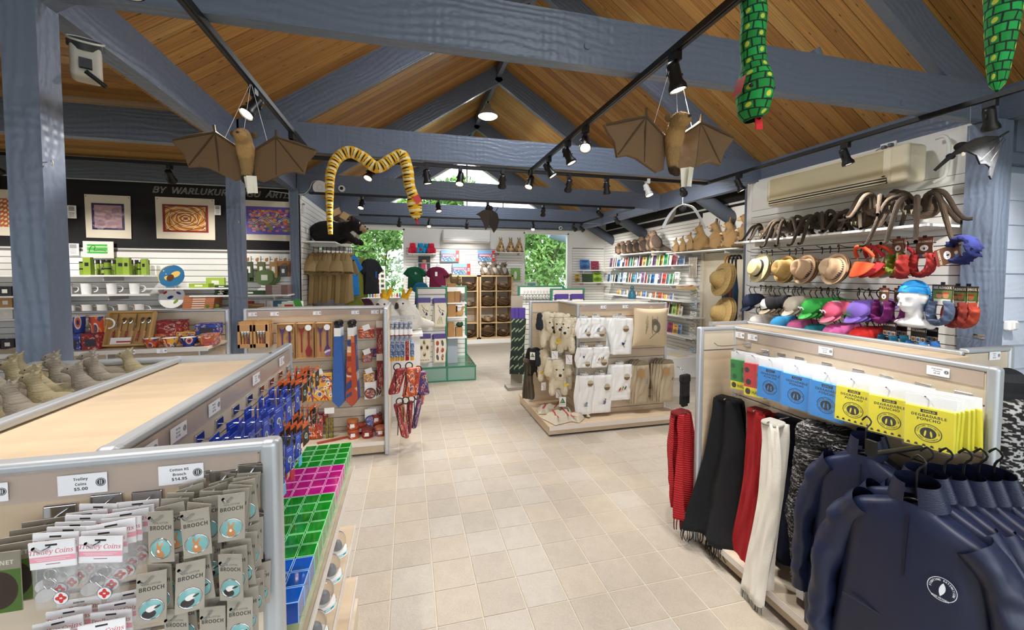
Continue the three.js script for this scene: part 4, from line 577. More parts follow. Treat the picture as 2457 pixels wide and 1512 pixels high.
{
  const grp = 'hats hanging on the right slat wall', stack = (n, lab, d, y, kind, m, band, opt, x = 3.62) => { for (let i = n - 1; i >= 0; i--) hat(i ? `${lab}, ${ORD[i]} behind the front one` : `${lab}, front one of its stack`, WL(d + i * .02, y, x + i * .05), -HP - .12, kind, m, band, { ...opt, group: grp }); };
  stack(3, 'cream straw boater with black band', 3.6, 1.62, 'boater', straw('#e6dcae'), '#1c1b1c', {}); stack(3, 'woven golden straw trilby', 3.28, 1.6, 'fedora', straw('#c4a264'), '#cdb684', { pinch: 1 }); stack(3, 'beige trilby with dark band beside the straw trilby', 3.07, 1.6, 'fedora', cloth('#c9a883'), '#2c2b33', { pinch: 1.2 }); stack(3, 'large beige trilby with patterned band beside the visors', 2.79, 1.6, 'fedora', cloth('#cdae8a'), '#33323a', { pinch: 1.2 });
  stack(3, 'wide-brimmed straw sun hat on the upper side hook', 4.02, 1.5, 'wide', straw('#d2b274'), '#b89a60', {}, 3.5); stack(3, 'wide-brimmed straw sun hat on the lower side hook', 4.0, 1.1, 'wide', straw('#cdae70'), '#b89a60', {}, 3.5);
  // hooks and rails
  for (const [y, l] of [[1.8, 'upper'], [1.42, 'middle'], [1.18, 'lower']]) { const o = thing('hanging_rail', `dark wire rail behind the ${l === 'upper' ? 'straw hats' : l === 'middle' ? 'peaked caps' : 'lowest caps'}`, 'rail', [3.93, y, 3.0]); part('rail_bar', bar([-.03, 0, -.85], [-.03, 0, .75], .004), mat('#4a4a4c', .4, { metalness: .6 }), o); for (let i = 0; i < 8; i++) part('prong', tube([[-.03, 0, -.8 + i * .2], [-.2, .0, -.8 + i * .2], [-.27, .02, -.8 + i * .2]], .003, 8, 5), mBlack, o); for (let i = 0; i < 14; i++) part('hanger_clip', tube([[-.1 - (i % 3) * .05, .0, -.78 + i * .115], [-.1 - (i % 3) * .05, .02, -.775 + i * .115], [-.1 - (i % 3) * .05, .0, -.765 + i * .115], [-.1 - (i % 3) * .05, -.05, -.77 + i * .115]], .004, 8, 5), mBlack, o); }
  // caps
  const crown = (() => { const g = new THREE.SphereGeometry(.088, 24, 12, 0, PI * 2, 0, PI * .52).scale(.92, 1.05, 1.1); return g; })();
  const brim = (() => { const g = new THREE.SphereGeometry(.085, 20, 8, 0, PI).scale(.95, .08, 1.0).rotateX(0); const p = g.attributes.position; for (let i = 0; i < p.count; i++) { const x = p.getX(i), z = p.getZ(i); p.setY(i, p.getY(i) - 2.2 * x * x - .25 * Math.max(0, z)); } g.translate(0, 0, .065); g.computeVertexNormals(); return g; })();
  function cap(label, pos, c, bc, deco, roll = 0) { const o = thing('peaked_cap', label, 'cap', pos, -HP - .35, 'caps on the right slat wall'); o.rotation.order = 'YXZ'; o.rotation.x = .62; o.rotation.z = roll; part('crown', crown, cloth(c), o); part('brim', brim, cloth(bc || c), o); part('button', sph(.008, 0, .093, 0), cloth(c), o); part('hanger', tube([[0, .08, -.05], [0, .13, -.06], [0, .145, -.09]], .004, 8, 5), mBlack, o); if (deco) deco(o); return o; }
  const badge = (o, txt, col, w = .07, y = .045) => part('emblem', (() => { const g = card(w, w * .6).translate(0, 0, 0); g.rotateX(-.45); return g.translate(0, y, .093); })(), new THREE.MeshStandardMaterial({ transparent: true, roughness: .8, map: canvasTex(128, 76, (g) => { g.clearRect(0, 0, 128, 76); txt(g, col); }) }), o);
  const eyes = o => { for (const s of [-1, 1]) { const e = part('eye_patch', sph(.017, s * .02, .055, .083, 1, 1.2, .35), mat('#ffffff', .5), o); part('pupil', sph(.008, s * .02, .054, .089, 1, 1, .5), mBlack, e); } };
  const rows = [['navy cap with pale flecks', '#1c2540', null, 3.72, 1.25, 2], ['black cap with white front panel', '#26262a', '#b7a58c', 3.47, 1.24, 4, o => { part('front_panel', new THREE.SphereGeometry(.0892, 16, 10, PI * .25, PI * .5, .3, PI * .36).scale(.93, 1.05, 1.12).rotateY(-HP * 2 + PI), cloth('#f1f0ec'), o); badge(o, (g) => { g.strokeStyle = '#111'; g.lineWidth = 9; g.beginPath(); g.arc(64, 38, 26, 0, 7); g.stroke(); g.beginPath(); g.moveTo(64, 38); g.lineTo(80, 20); g.stroke(); }, '', .05); }], ['cream cap with an eagle emblem', '#dfd0bd', null, 3.2, 1.25, 3, o => badge(o, g => { g.fillStyle = '#7a4a2c'; g.beginPath(); g.moveTo(20, 15); g.quadraticCurveTo(50, 30, 64, 34); g.quadraticCurveTo(90, 20, 112, 14); g.quadraticCurveTo(90, 50, 64, 56); g.quadraticCurveTo(36, 48, 20, 15); g.fill(); g.fillStyle = '#333a5a'; g.fillRect(30, 60, 70, 8); })], ['bright green crocodile-face cap', '#35b048', '#58cf63', 3.02, 1.24, 5, eyes], ['white and pink koala-face cap', '#e8607f', '#f07a95', 2.81, 1.23, 2, o => { part('front_panel', new THREE.SphereGeometry(.0892, 16, 10, PI * .25, PI * .5, .3, PI * .36).scale(.93, 1.05, 1.12).rotateY(PI), cloth('#e9e2dc'), o); eyes(o); part('nose', sph(.014, 0, .03, .095, .8, 1.2, .5), mBlack, o); }], ['purple cap lettered in green', '#8d6fd0', null, 2.6, 1.25, 5, o => badge(o, g => { g.fillStyle = '#58c24a'; g.font = 'bold 30px sans-serif'; g.textAlign = 'center'; g.fillText('CROCODILE', 64, 32, 120); g.fillText('HUNTER', 64, 64, 120); }, '', .1)]];
  const rows2 = [['cream low cap', '#d9cfc4', null, 3.62, 1.03, 3], ['turquoise patterned low cap', '#2f8fc4', null, 3.35, 1.04, 3], ['pink tie-dyed low cap', '#dc6a9c', null, 3.16, 1.03, 3], ['teal patterned low cap', '#1d8590', null, 3.0, 1.0, 2], ['rose-pink low cap', '#e06cae', null, 2.8, 1.03, 4], ['red low cap with yellow flecks', '#d8261f', null, 2.58, 1.03, 5]];
  for (const [lab, c, bc, d, y, n, deco] of [...rows, ...rows2]) for (let i = n - 1; i >= 0; i--) cap(i ? `${lab}, ${ORD[i]} behind the front one` : `${lab}, front one on its hook`, [3.66 + i * .045, y + i * .004, d - i * .022], c, bc, i ? null : deco, i * .05);
  // sun visors
  [['orange', '#ee5a2c'], ['dark red', '#b3262c'], ['bright red-orange', '#e8502a'], ['pale grey', '#c9beb4'], ['crimson', '#c2303a']].forEach(([n, c], i) => { const o = thing('sun_visor', `${n} sun visor, ${ORD[i]} from the front of the visor stack`, 'visor', [3.62 + i * .045, 1.66, 2.6 - i * .045], -HP - .35, 'sun visors'); o.rotation.order = 'YXZ'; o.rotation.x = .3; const g = new THREE.SphereGeometry(.15, 24, 8, 0, PI).scale(.75, .05, .95); const p = g.attributes.position; for (let k = 0; k < p.count; k++) p.setY(k, p.getY(k) - 4 * p.getX(k) ** 2); g.rotateX(.9); g.computeVertexNormals(); part('brim', g, cloth(c), o); part('headband', torus(.085, .014, 0, .02, -.06, .3, 0, 0, 6, 22, PI * 1.0).scale(1, 1.2, 1), cloth(c), o); part('strap', torus(.085, .009, 0, .02, -.06, .3, 0, PI, 6, 22, PI), cloth('#c9b394'), o); });
  // head scarves on cards
  const koala = (g, x, y, r) => { g.fillStyle = '#fff'; g.beginPath(); g.ellipse(x, y, r, r * .9, 0, 0, 7); g.fill(); g.strokeStyle = '#222'; g.lineWidth = 3; g.stroke(); g.fillStyle = '#17120f'; g.beginPath(); g.ellipse(x, y + r * .15, r * .22, r * .34, 0, 0, 7); g.fill(); g.beginPath(); g.arc(x - r * .45, y, 3, 0, 7); g.arc(x + r * .45, y, 3, 0, 7); g.fill(); };
  const hsA = printMat(128, 192, (g) => { g.fillStyle = '#6a4430'; g.fillRect(0, 0, 128, 192); g.fillStyle = '#8a2c2a'; g.fillRect(0, 0, 128, 14); g.fillStyle = '#f2ead8'; g.font = 'bold 26px serif'; g.textAlign = 'center'; g.fillText('HEADSOX', 64, 44, 116); koala(g, 64, 95, 34); for (let i = 0; i < 5; i++) { g.fillStyle = ['#d59a70', '#4d6fae', '#c9c2b4', '#7a3a2a', '#3d527a'][i]; g.beginPath(); g.arc(16 + i * 24, 165, 14, 0, 7); g.fill(); } });
  const hsB = printMat(160, 176, (g) => { g.fillStyle = '#3e3626'; g.fillRect(0, 0, 160, 176); g.fillStyle = '#f2ead8'; g.font = 'bold 28px serif'; g.textAlign = 'center'; g.fillText('HEADSOX', 80, 36, 140); g.fillStyle = '#5f7a3a'; g.fillRect(8, 48, 144, 120); g.fillStyle = '#c98a5e'; g.beginPath(); g.arc(56, 90, 24, 0, 7); g.arc(106, 90, 24, 0, 7); g.fill(); g.fillStyle = '#6a4b36'; g.fillRect(34, 64, 44, 16); g.fillStyle = '#b9472c'; g.fillRect(84, 62, 46, 16); g.fillStyle = '#e8e4da'; g.fillRect(16, 120, 128, 48); });
  const hsC = printMat(128, 160, (g) => { g.fillStyle = '#26211f'; g.fillRect(0, 0, 128, 160); g.fillStyle = '#efe6da'; g.font = 'bold 25px serif'; g.textAlign = 'center'; g.fillText('HEADSOX', 64, 38, 116); for (let i = 0; i < 3; i++) { g.fillStyle = '#d8cfc2'; g.fillRect(6 + i * 40, 88, 36, 44); g.fillStyle = ['#b5643e', '#44719c', '#8a5a3c'][i]; g.beginPath(); g.arc(24 + i * 40, 112, 14, 0, 7); g.fill(); } g.fillStyle = '#c8ccd0'; g.fillRect(0, 142, 128, 8); });
  function headsox(label, pos, m, c, w = .1, h = .15, fab = 1, tilt = 0, yaw = 0) { const o = thing('scarf_pack', label, 'head scarf', pos, -HP - .3 + yaw, 'head scarf packs'); o.rotation.z = tilt; part('printed_card', [box(w, h, .004)], m, o); if (c) { const g = taperTube([[-.045 * fab, -.04, .01], [-.06 * fab, -.1, .012], [-.05 * fab, -.165, .018], [0, -.2, .024], [.05 * fab, -.165, .018], [.06 * fab, -.1, .012], [.045 * fab, -.04, .01]], t => [.03 + .008 * Math.sin(t * PI), .02], 34, 14); const p = g.attributes.position; for (let i = 0; i < p.count; i++) { const x = p.getX(i), y = p.getY(i), z = p.getZ(i), n = .02 * (vn(x * 70 + 9, y * 70 + 9) - .5) + .012 * (vn(y * 150 + 9, z * 150 + 5, 1) - .5); p.setXYZ(i, x + n * 1.2, y + n * .8, z + n); } g.computeVertexNormals(); part('folded_scarf', g, cloth(c, .8), o); } part('hang_tab', box(.03, .02, .003, 0, h / 2 + .008, 0), mBlack, o); return o; }
  headsox('olive-green head scarf on a koala card', WL(2.37, 1.76, 3.7), hsA, '#6f7d1f', .1, .15, .8); headsox('red patterned head scarf on a narrow turned card', WL(2.28, 1.74, 3.64), hsA, '#a5251f', .1, .15, 1, .0, -.7); headsox('red patterned head scarf on a square koala card', WL(2.19, 1.75, 3.68), hsA, '#9c1f1c', .13, .15, 1.2);
  headsox('blue star-flag head scarf with a tilted koala card', WL(2.02, 1.69, 3.62), hsA, '#16236a', .12, .17, 1.2, 1.85); headsox('koala card behind the blue flag scarf', WL(2.0, 1.78, 3.93), hsA, null, .12, .15);
  headsox('purple head scarf on a koala card, left one of two', WL(2.44, 1.38, 3.68), hsA, '#7c1a6a', .09, .14); headsox('purple head scarf on a koala card, right one beside the mannequin', WL(2.36, 1.38, 3.72), hsA, '#6d1560', .09, .14, 1.1);
  headsox('grey head scarf on a photo card right of the mannequin', WL(2.06, 1.41, 3.66), hsB, '#55637f', .15, .15, 1.1); headsox('brick-red head scarf behind the grey one', WL(2.01, 1.4, 3.72), hsB, '#8f2f22', .13, .15); headsox('orange-red head scarf at the right wall edge', WL(1.97, 1.4, 3.75), hsB, '#a83c22', .13, .15, .9);
  headsox('black pack of blue camouflage head scarf, low left', WL(2.38, 1.12, 3.66), hsC, '#1f6a86', .12, .13); headsox('black pack behind the low left one', WL(2.34, 1.125, 3.71), hsC, '#2c7f96', .12, .13); headsox('black pack of light blue head scarf, low right', WL(2.19, 1.1, 3.66), hsC, '#3f86c8', .12, .13); headsox('black pack behind the low right one', WL(2.15, 1.11, 3.71), hsC, '#2f74bd', .12, .13);
  // mannequin head
  const mh = thing('mannequin_head', 'glossy white mannequin head in a blue printed bandana', 'mannequin', [3.66, 1.17, 2.23], -HP - .1);
  part('bust', blob([{ c: [0, .235, .0], r: [.075, .1, .092] }, { c: [0, .19, .035], r: [.06, .085, .06] }, [0, .135, .065, .028], [0, .21, .092, .008, 0, .185, .108, .013], [-.03, .222, .085, .012], [.03, .222, .085, .012], { c: [0, .16, .088], r: [.024, .006, .012] }, { c: [0, .15, .086], r: [.02, .006, .012] }, [-.075, .21, -.005, .012, -.073, .18, .0, .01], [.075, .21, -.005, .012, .073, .18, .0, .01], [0, .14, -.01, .05, 0, .05, -.02, .055], [-.1, .02, -.02, .035, .1, .02, -.02, .035], { c: [0, .02, .01], r: [.1, .03, .06] }], .0065, .02), mat('#f4f3f1', .12, { clearcoat: .6 }), mh);
  const bd = printMat(256, 128, (g) => { g.fillStyle = '#1787cc'; g.fillRect(0, 0, 256, 128); g.fillStyle = '#2a9be0'; for (let i = 0; i < 24; i++) g.fillRect((i * 53) % 256, (i * 31) % 128, 22, 12); g.fillStyle = '#10314e'; g.font = 'bold 17px sans-serif'; g.textAlign = 'center'; g.fillText('SPIRIT OF THE', 62, 92); g.fillText('WATERHOLE', 62, 110); g.strokeStyle = '#10314e'; g.lineWidth = 3; g.beginPath(); g.ellipse(62, 58, 22, 12, 0, 0, 7); g.stroke(); g.beginPath(); g.moveTo(130, 110); g.bezierCurveTo(160, 60, 180, 120, 220, 60); g.stroke(); }, .8);
  part('bandana', [new THREE.SphereGeometry(.1, 28, 14, 0, PI * 2, 0, PI * .52).rotateY(-HP).scale(.83, 1.0, 1.0).rotateX(-.16).translate(0, .247, -.002)], bd, mh); part('bandana_tail', [sph(.05, .03, .17, -.085, 1.1, 1.3, .5)], cloth('#0f5a94'), mh);
  const th = thing('wire_hook', 'bare chrome double hook at the lower right of the hat wall', 'hook', [3.9, 1.12, 2.0], -HP); part('prong', tube([[0, 0, 0], [0, 0, .2], [0, .015, .22]], .003, 8, 5), mChrome, th); part('prong', tube([[.04, 0, 0], [.04, 0, .2], [.04, .015, .22]], .003, 8, 5), mChrome, th); part('plate', box(.06, .03, .004, .02, 0, 0), mChrome, th);
  // umbrellas with hooked handles behind the straw hats
  [['amber', '#d98a1c'], ['black', '#1e1c1c'], ['black', '#252222'], ['black', '#2b2828']].forEach(([n, c], i) => { const o = thing('umbrella', i ? `folded umbrella with black hooked handle, ${ORD[i - 1]} beside the amber one` : 'folded umbrella with amber hooked handle', 'umbrella', [4.0, .95, 4.5 - i * .06], 0, 'umbrellas behind the straw hats'); part('handle', tube([[0, .6, 0], [0, .8, 0], [.02, .84, 0], [.06, .84, 0], [.075, .8, 0]], .012, 20, 8), mat(c, .3), o); part('canopy', lathe([[0, 0], [.03, .05], [.035, .4], [.012, .62]], 12), cloth(['#3b4a7a', '#2f3336', '#6a2f2c', '#2c4a63'][i]), o); });
}
// ---------- plush families and books ----------
const rooCols = [C('#b79d78'), C('#ead9bd'), C('#7a6650'), C('#9a876e')];
const rooGeo = blob([{ c: [0, .13, -.01], r: [.1, .13, .1], rx: -.1 }, { c: [0, .24, .02], r: [.06, .09, .06] }, { c: [0, .12, .055], r: [.07, .1, .06], k: 1 }, [0, .3, .03, .04, 0, .34, .04, .042], { c: [0, .36, .06], r: [.042, .042, .05] }, { c: [0, .345, .115], r: [.026, .024, .04], k: 1 }, [-.028, .4, .035, .016, -.04, .46, .02, .012, 3], [.028, .4, .035, .016, .04, .46, .02, .012, 3], [-.06, .26, .04, .024, -.06, .18, .1, .018], [.06, .26, .04, .024, .06, .18, .1, .018], [-.06, .18, .1, .018, -.05, .15, .12, .018, 2], [.06, .18, .1, .018, .05, .15, .12, .018, 2], { c: [-.085, .09, .02], r: [.045, .085, .085] }, { c: [.085, .09, .02], r: [.045, .085, .085] }, [-.09, .022, .02, .024, -.09, .018, .17, .018, 2], [.09, .022, .02, .024, .09, .018, .17, .018, 2], [0, .06, -.08, .05, .0, .03, -.2, .028], [0, .03, -.2, .028, .04, .02, -.32, .015, 2]], .0115, .025, rooCols, .0018);
function roo(label, pos, turn, s, group, tint) { const o = thing('plush_kangaroo', label, 'plush toy', pos, turn, group); o.scale.setScalar(s); part('body', rooGeo, tint ? variantV(tint) : mFurV, o); part('eye', sph(.007, -.03, .372, .1), mBlack, o); part('eye', sph(.007, .03, .372, .1), mBlack, o); part('nose', sph(.011, 0, .35, .153, 1.2, .8, .7), mBlack, o); return o; }
const vv = {}; const variantV = t => vv[t] ??= (() => { const m = mFurV.clone(); m.color.set(t); return m; })();
{
  const g = 'plush kangaroos on the right wall', q = -HP;
  [[6.28, .58, 'small pale plush kangaroo at the left end of the kangaroo shelf', '#f4ead8', .9], [6.1, .62, 'small plush kangaroo second from the left on the kangaroo shelf', '#efe4d0', .8], [5.9, .7, 'plush kangaroo with pale chest third on the kangaroo shelf', '#f2e6d2', .9], [5.65, 1.0, 'big hunched plush kangaroo looking left on the kangaroo shelf', '#ddcdb0', 1.2], [5.3, 1.02, 'big dark-faced plush kangaroo in the middle of the shelf', '#d2c2a8', .9], [5.13, .66, 'small plush joey with white tag between big kangaroos', '#eadcc4', .6], [5.02, .98, 'big plush kangaroo with tall ears near the spider shelf', '#d5c6ac', .9], [4.82, .72, 'pale plush joey beside the tall-eared kangaroo', '#e8dfce', .6], [4.7, 1.15, 'big plush kangaroo at the right end of the kangaroo shelf', '#cfc0a6', .9]].forEach(([d, s, l, t, a], i) => roo(l, [4.57, 1.93, d], q - a, s, g, t));
  roo('plush kangaroo standing on the back wall shelf, left one', [2.06, 2.06, 9.26], .2, .72, 'plush kangaroos on the back wall', '#f2e4c8'); roo('plush kangaroo standing on the back wall shelf, middle one', [2.3, 2.06, 9.26], 0, .74, 'plush kangaroos on the back wall', '#eadbbd'); roo('plush kangaroo standing on the back wall shelf, right one', [2.5, 2.06, 9.26], .1, .74, 'plush kangaroos on the back wall', '#eee0c4');
  // birds
  const bc = [C('#5d4a39'), C('#7d6550'), C('#cfc6b8'), C('#40332a')];
  const bg = blob([{ c: [0, .15, 0], r: [.08, .14, .085], rx: .35 }, { c: [0, .29, .05], r: [.055, .055, .06], k: 1 }, [0, .28, .1, .022, 0, .26, .15, .01, 3], [0, .08, -.07, .05, 0, .02, -.2, .03, 3], { c: [-.08, .16, -.02], r: [.025, .11, .07], rx: .4, k: 3 }, { c: [.08, .16, -.02], r: [.025, .11, .07], rx: .4, k: 3 }, { c: [0, .12, .06], r: [.055, .08, .04], k: 1 }], .012, .02, bc, .002);
  [8.3, 8.05, 7.8, 7.55, 7.3, 7.05, 6.78].forEach((d, i) => { const o = thing('plush_bird', `dark brown plush bird, ${ORD[i]} from the left on the bird shelf`, 'plush toy', [i > 5 ? 4.48 : 4.55, 1.98, d], -HP + (i < 1 ? 1 : -.7), 'plush birds'); const s = [.8, .85, .85, .85, .95, .95, 1.15][i]; o.scale.setScalar(s); part('body', bg, mFurV2, o); part('foot', [rbox(.03, .012, .05, .005, -.035, .006, .04), rbox(.03, .012, .05, .005, .035, .006, .04)], mat('#a8794a', .7), o); part('eye', sph(.008, -.045, .3, .08), mBlack, o); part('eye', sph(.008, .045, .3, .08), mBlack, o); });
  // koalas on the bookcase
  const kc = [C('#8b7f70'), C('#e9e2d4'), C('#3a332c')], kg = blob([{ c: [0, .09, 0], r: [.085, .1, .075] }, { c: [0, .1, .045], r: [.055, .07, .05], k: 1 }, { c: [0, .21, .02], r: [.072, .066, .06] }, { c: [-.085, .25, .0], r: [.042, .042, .025] }, { c: [.085, .25, .0], r: [.042, .042, .025] }, { c: [-.09, .25, .02], r: [.025, .025, .02], k: 1 }, { c: [.09, .25, .02], r: [.025, .025, .02], k: 1 }, [-.07, .12, .03, .032, -.06, .05, .08, .028], [.07, .12, .03, .032, .06, .05, .08, .028], [-.06, .03, .03, .035, -.07, .03, .1, .03], [.06, .03, .03, .035, .07, .03, .1, .03]], .011, .02, kc, .002);
  [1.66, 1.88, 2.1].forEach((x, i) => { const o = thing('plush_koala', `grey plush koala on the right bookcase, ${['left', 'middle', 'right'][i]} of three`, 'plush toy', [x, 1.53, 9.15], .3, 'plush koalas'); o.scale.setScalar(1.05); part('body', kg, mFurV2, o); part('nose', sph(.018, 0, .205, .082, .7, 1.1, .6), mBlack, o); part('eye', sph(.008, -.03, .23, .075), mBlack, o); part('eye', sph(.008, .03, .23, .075), mBlack, o); });
  // frogs
  const fg = blob([{ c: [0, .07, 0], r: [.065, .075, .055] }, { c: [0, .17, .01], r: [.065, .05, .05] }, [-.035, .215, .01, .026], [.035, .215, .01, .026], [-.05, .08, .02, .025, -.07, .03, .08, .026], [.05, .08, .02, .025, .07, .03, .08, .026], [-.06, .12, .02, .02, -.08, .07, .06, .018], [.06, .12, .02, .02, .08, .07, .06, .018]], .01, .015, null, .001);
  [['red', '#dd2c46', .1, 'at the left'], ['blue', '#1f9fd0', .27, 'with a red heart'], ['blue', '#2aa3cf', .41, 'behind the right red one'], ['red', '#d92a48', .5, 'at the right']].forEach(([n, c, x, w], i) => { const o = thing('plush_frog', `${n} plush frog ${w} on the small shelf`, 'plush toy', [x, 2.0, i === 2 ? 9.32 : 9.24], 0, 'plush frogs'); part('body', fg, fur(c), o); for (const s of [-1, 1]) part('eye', sph(.013, s * .035, .225, .026), mat('#fff', .4), o); part('heart', sph(.035, 0, .085, .045, 1, .9, .5), fur(i === 1 ? '#d8202c' : c), o); });
  // black bears and shaggy toys on the left shelf
  const bcol = [C('#1a1614'), C('#e9e4dc'), C('#c9a882'), C('#3a2418')], bear = blob([{ c: [0, .17, -.12], r: [.15, .16, .26] }, { c: [0, .2, .12], r: [.11, .12, .13] }, { c: [0, .27, .26], r: [.1, .1, .1] }, { c: [0, .24, .35], r: [.05, .045, .06], k: 2 }, { c: [-.085, .36, .24], r: [.04, .045, .025], k: 3 }, { c: [.085, .36, .24], r: [.04, .045, .025], k: 3 }, { c: [0, .14, .22], r: [.07, .05, .05], k: 1 }, [-.08, .12, .15, .055, -.08, .04, .26, .045], [.08, .12, .15, .055, .08, .04, .26, .045], [-.1, .08, -.25, .06, -.1, .04, -.12, .05], [.1, .08, -.25, .06, .1, .04, -.12, .05]], .016, .03, bcol, .0025);
  [[-1.02, 6.55, HP - .1, 'left one'], [-1.0, 6.95, HP - .3, 'right one partly hidden']].forEach(([x, d, a, w], i) => { const o = thing('plush_bear', `black plush bear with white chest band on the left shelf, ${w}`, 'plush toy', [x, 2.0, d], a, 'plush bears'); part('body', bear, mFurV2, o); for (const s of [-1, 1]) { part('eye', sph(.02, s * .045, .3, .335, 1, 1, .5), mat('#ece6da', .3), o); part('pupil', sph(.011, s * .045, .3, .347, 1, 1, .5), mBlack, o); } part('nose', sph(.02, 0, .255, .405, 1.2, .8, .6), mBlack, o); });
  const sg = blob([...Array(14)].map((_, i) => ({ c: [Math.sin(i * 2.4) * .1, .1 + (i % 5) * .035, Math.cos(i * 2.4) * .1], r: [.055, .045, .05] })), .013, .015, null, .006);
  [[-1.05, 7.25, 2.0, 'at the back of the left shelf'], [-1.0, 7.1, 2.26, 'on top of the black bears'], [-1.02, 7.45, 2.0, 'at the far shelf end']].forEach(([x, d, y, w]) => { const o = solo('plush_wombat', 'shaggy grey-brown plush toy ' + w, 'plush toy', sg, fur('#8a7a68', .95, .01), [x, y, d], 1, 'shaggy plush toys'); });
  const bg2 = thing('paper_carrier', 'kraft paper swing tags and bag hanging over the bears', 'tag', [-.95, 2.42, 6.4], .6); part('folded_paper', [box(.14, .09, .01, -.05, .02, 0, .3, .2, .5), box(.1, .12, .01, .06, -.03, .02, -.2, -.4, -.6)], mat('#cfa878', .7), bg2); part('string', bar([0, .05, 0], [.0, .2, .0], .002), mBlack, bg2);
  // cockatoo plush on G2's top
  const cc = [C('#ece8de'), C('#f0b41c'), C('#3d3d3d')], cg = blob([{ c: [0, .14, 0], r: [.09, .15, .1], rx: .5 }, { c: [0, .27, .09], r: [.06, .06, .065] }, [0, .26, .15, .026, 0, .235, .165, .014, 2], [0, .31, .07, .024, 0, .42, -.01, .014, 1], [.02, .31, .08, .02, .06, .41, .03, .012, 1], [-.02, .31, .08, .02, -.06, .4, .03, .012, 1], [0, .32, .09, .02, .01, .41, .08, .012, 1], [0, .08, -.08, .06, 0, .04, -.26, .035]], .012, .02, cc, .002);
  [[-.2, -.75], [.02, -.95]].forEach(([x, a], i) => { const o = thing('plush_cockatoo', `white plush cockatoo with yellow crest, ${i ? 'right one leaning behind' : 'left one looking left'}`, 'plush toy', [x, .9, 4.78 + i * .05], a, 'plush cockatoos'); o.scale.setScalar(1.15); part('body', cg, mFurV2, o); part('eye', sph(.009, -.05, .28, .12), mBlack, o); part('eye', sph(.009, .05, .28, .12), mBlack, o); });
  const tb = thing('display_table', 'low stand hidden behind the spoon stand carrying the cockatoos', 'display stand', [-.15, 0, 4.8]); part('tabletop', box(.6, .03, .5, 0, .885, 0), mWhite, tb); part('body', box(.54, .87, .44, 0, .435, 0), mWhite, tb);
}
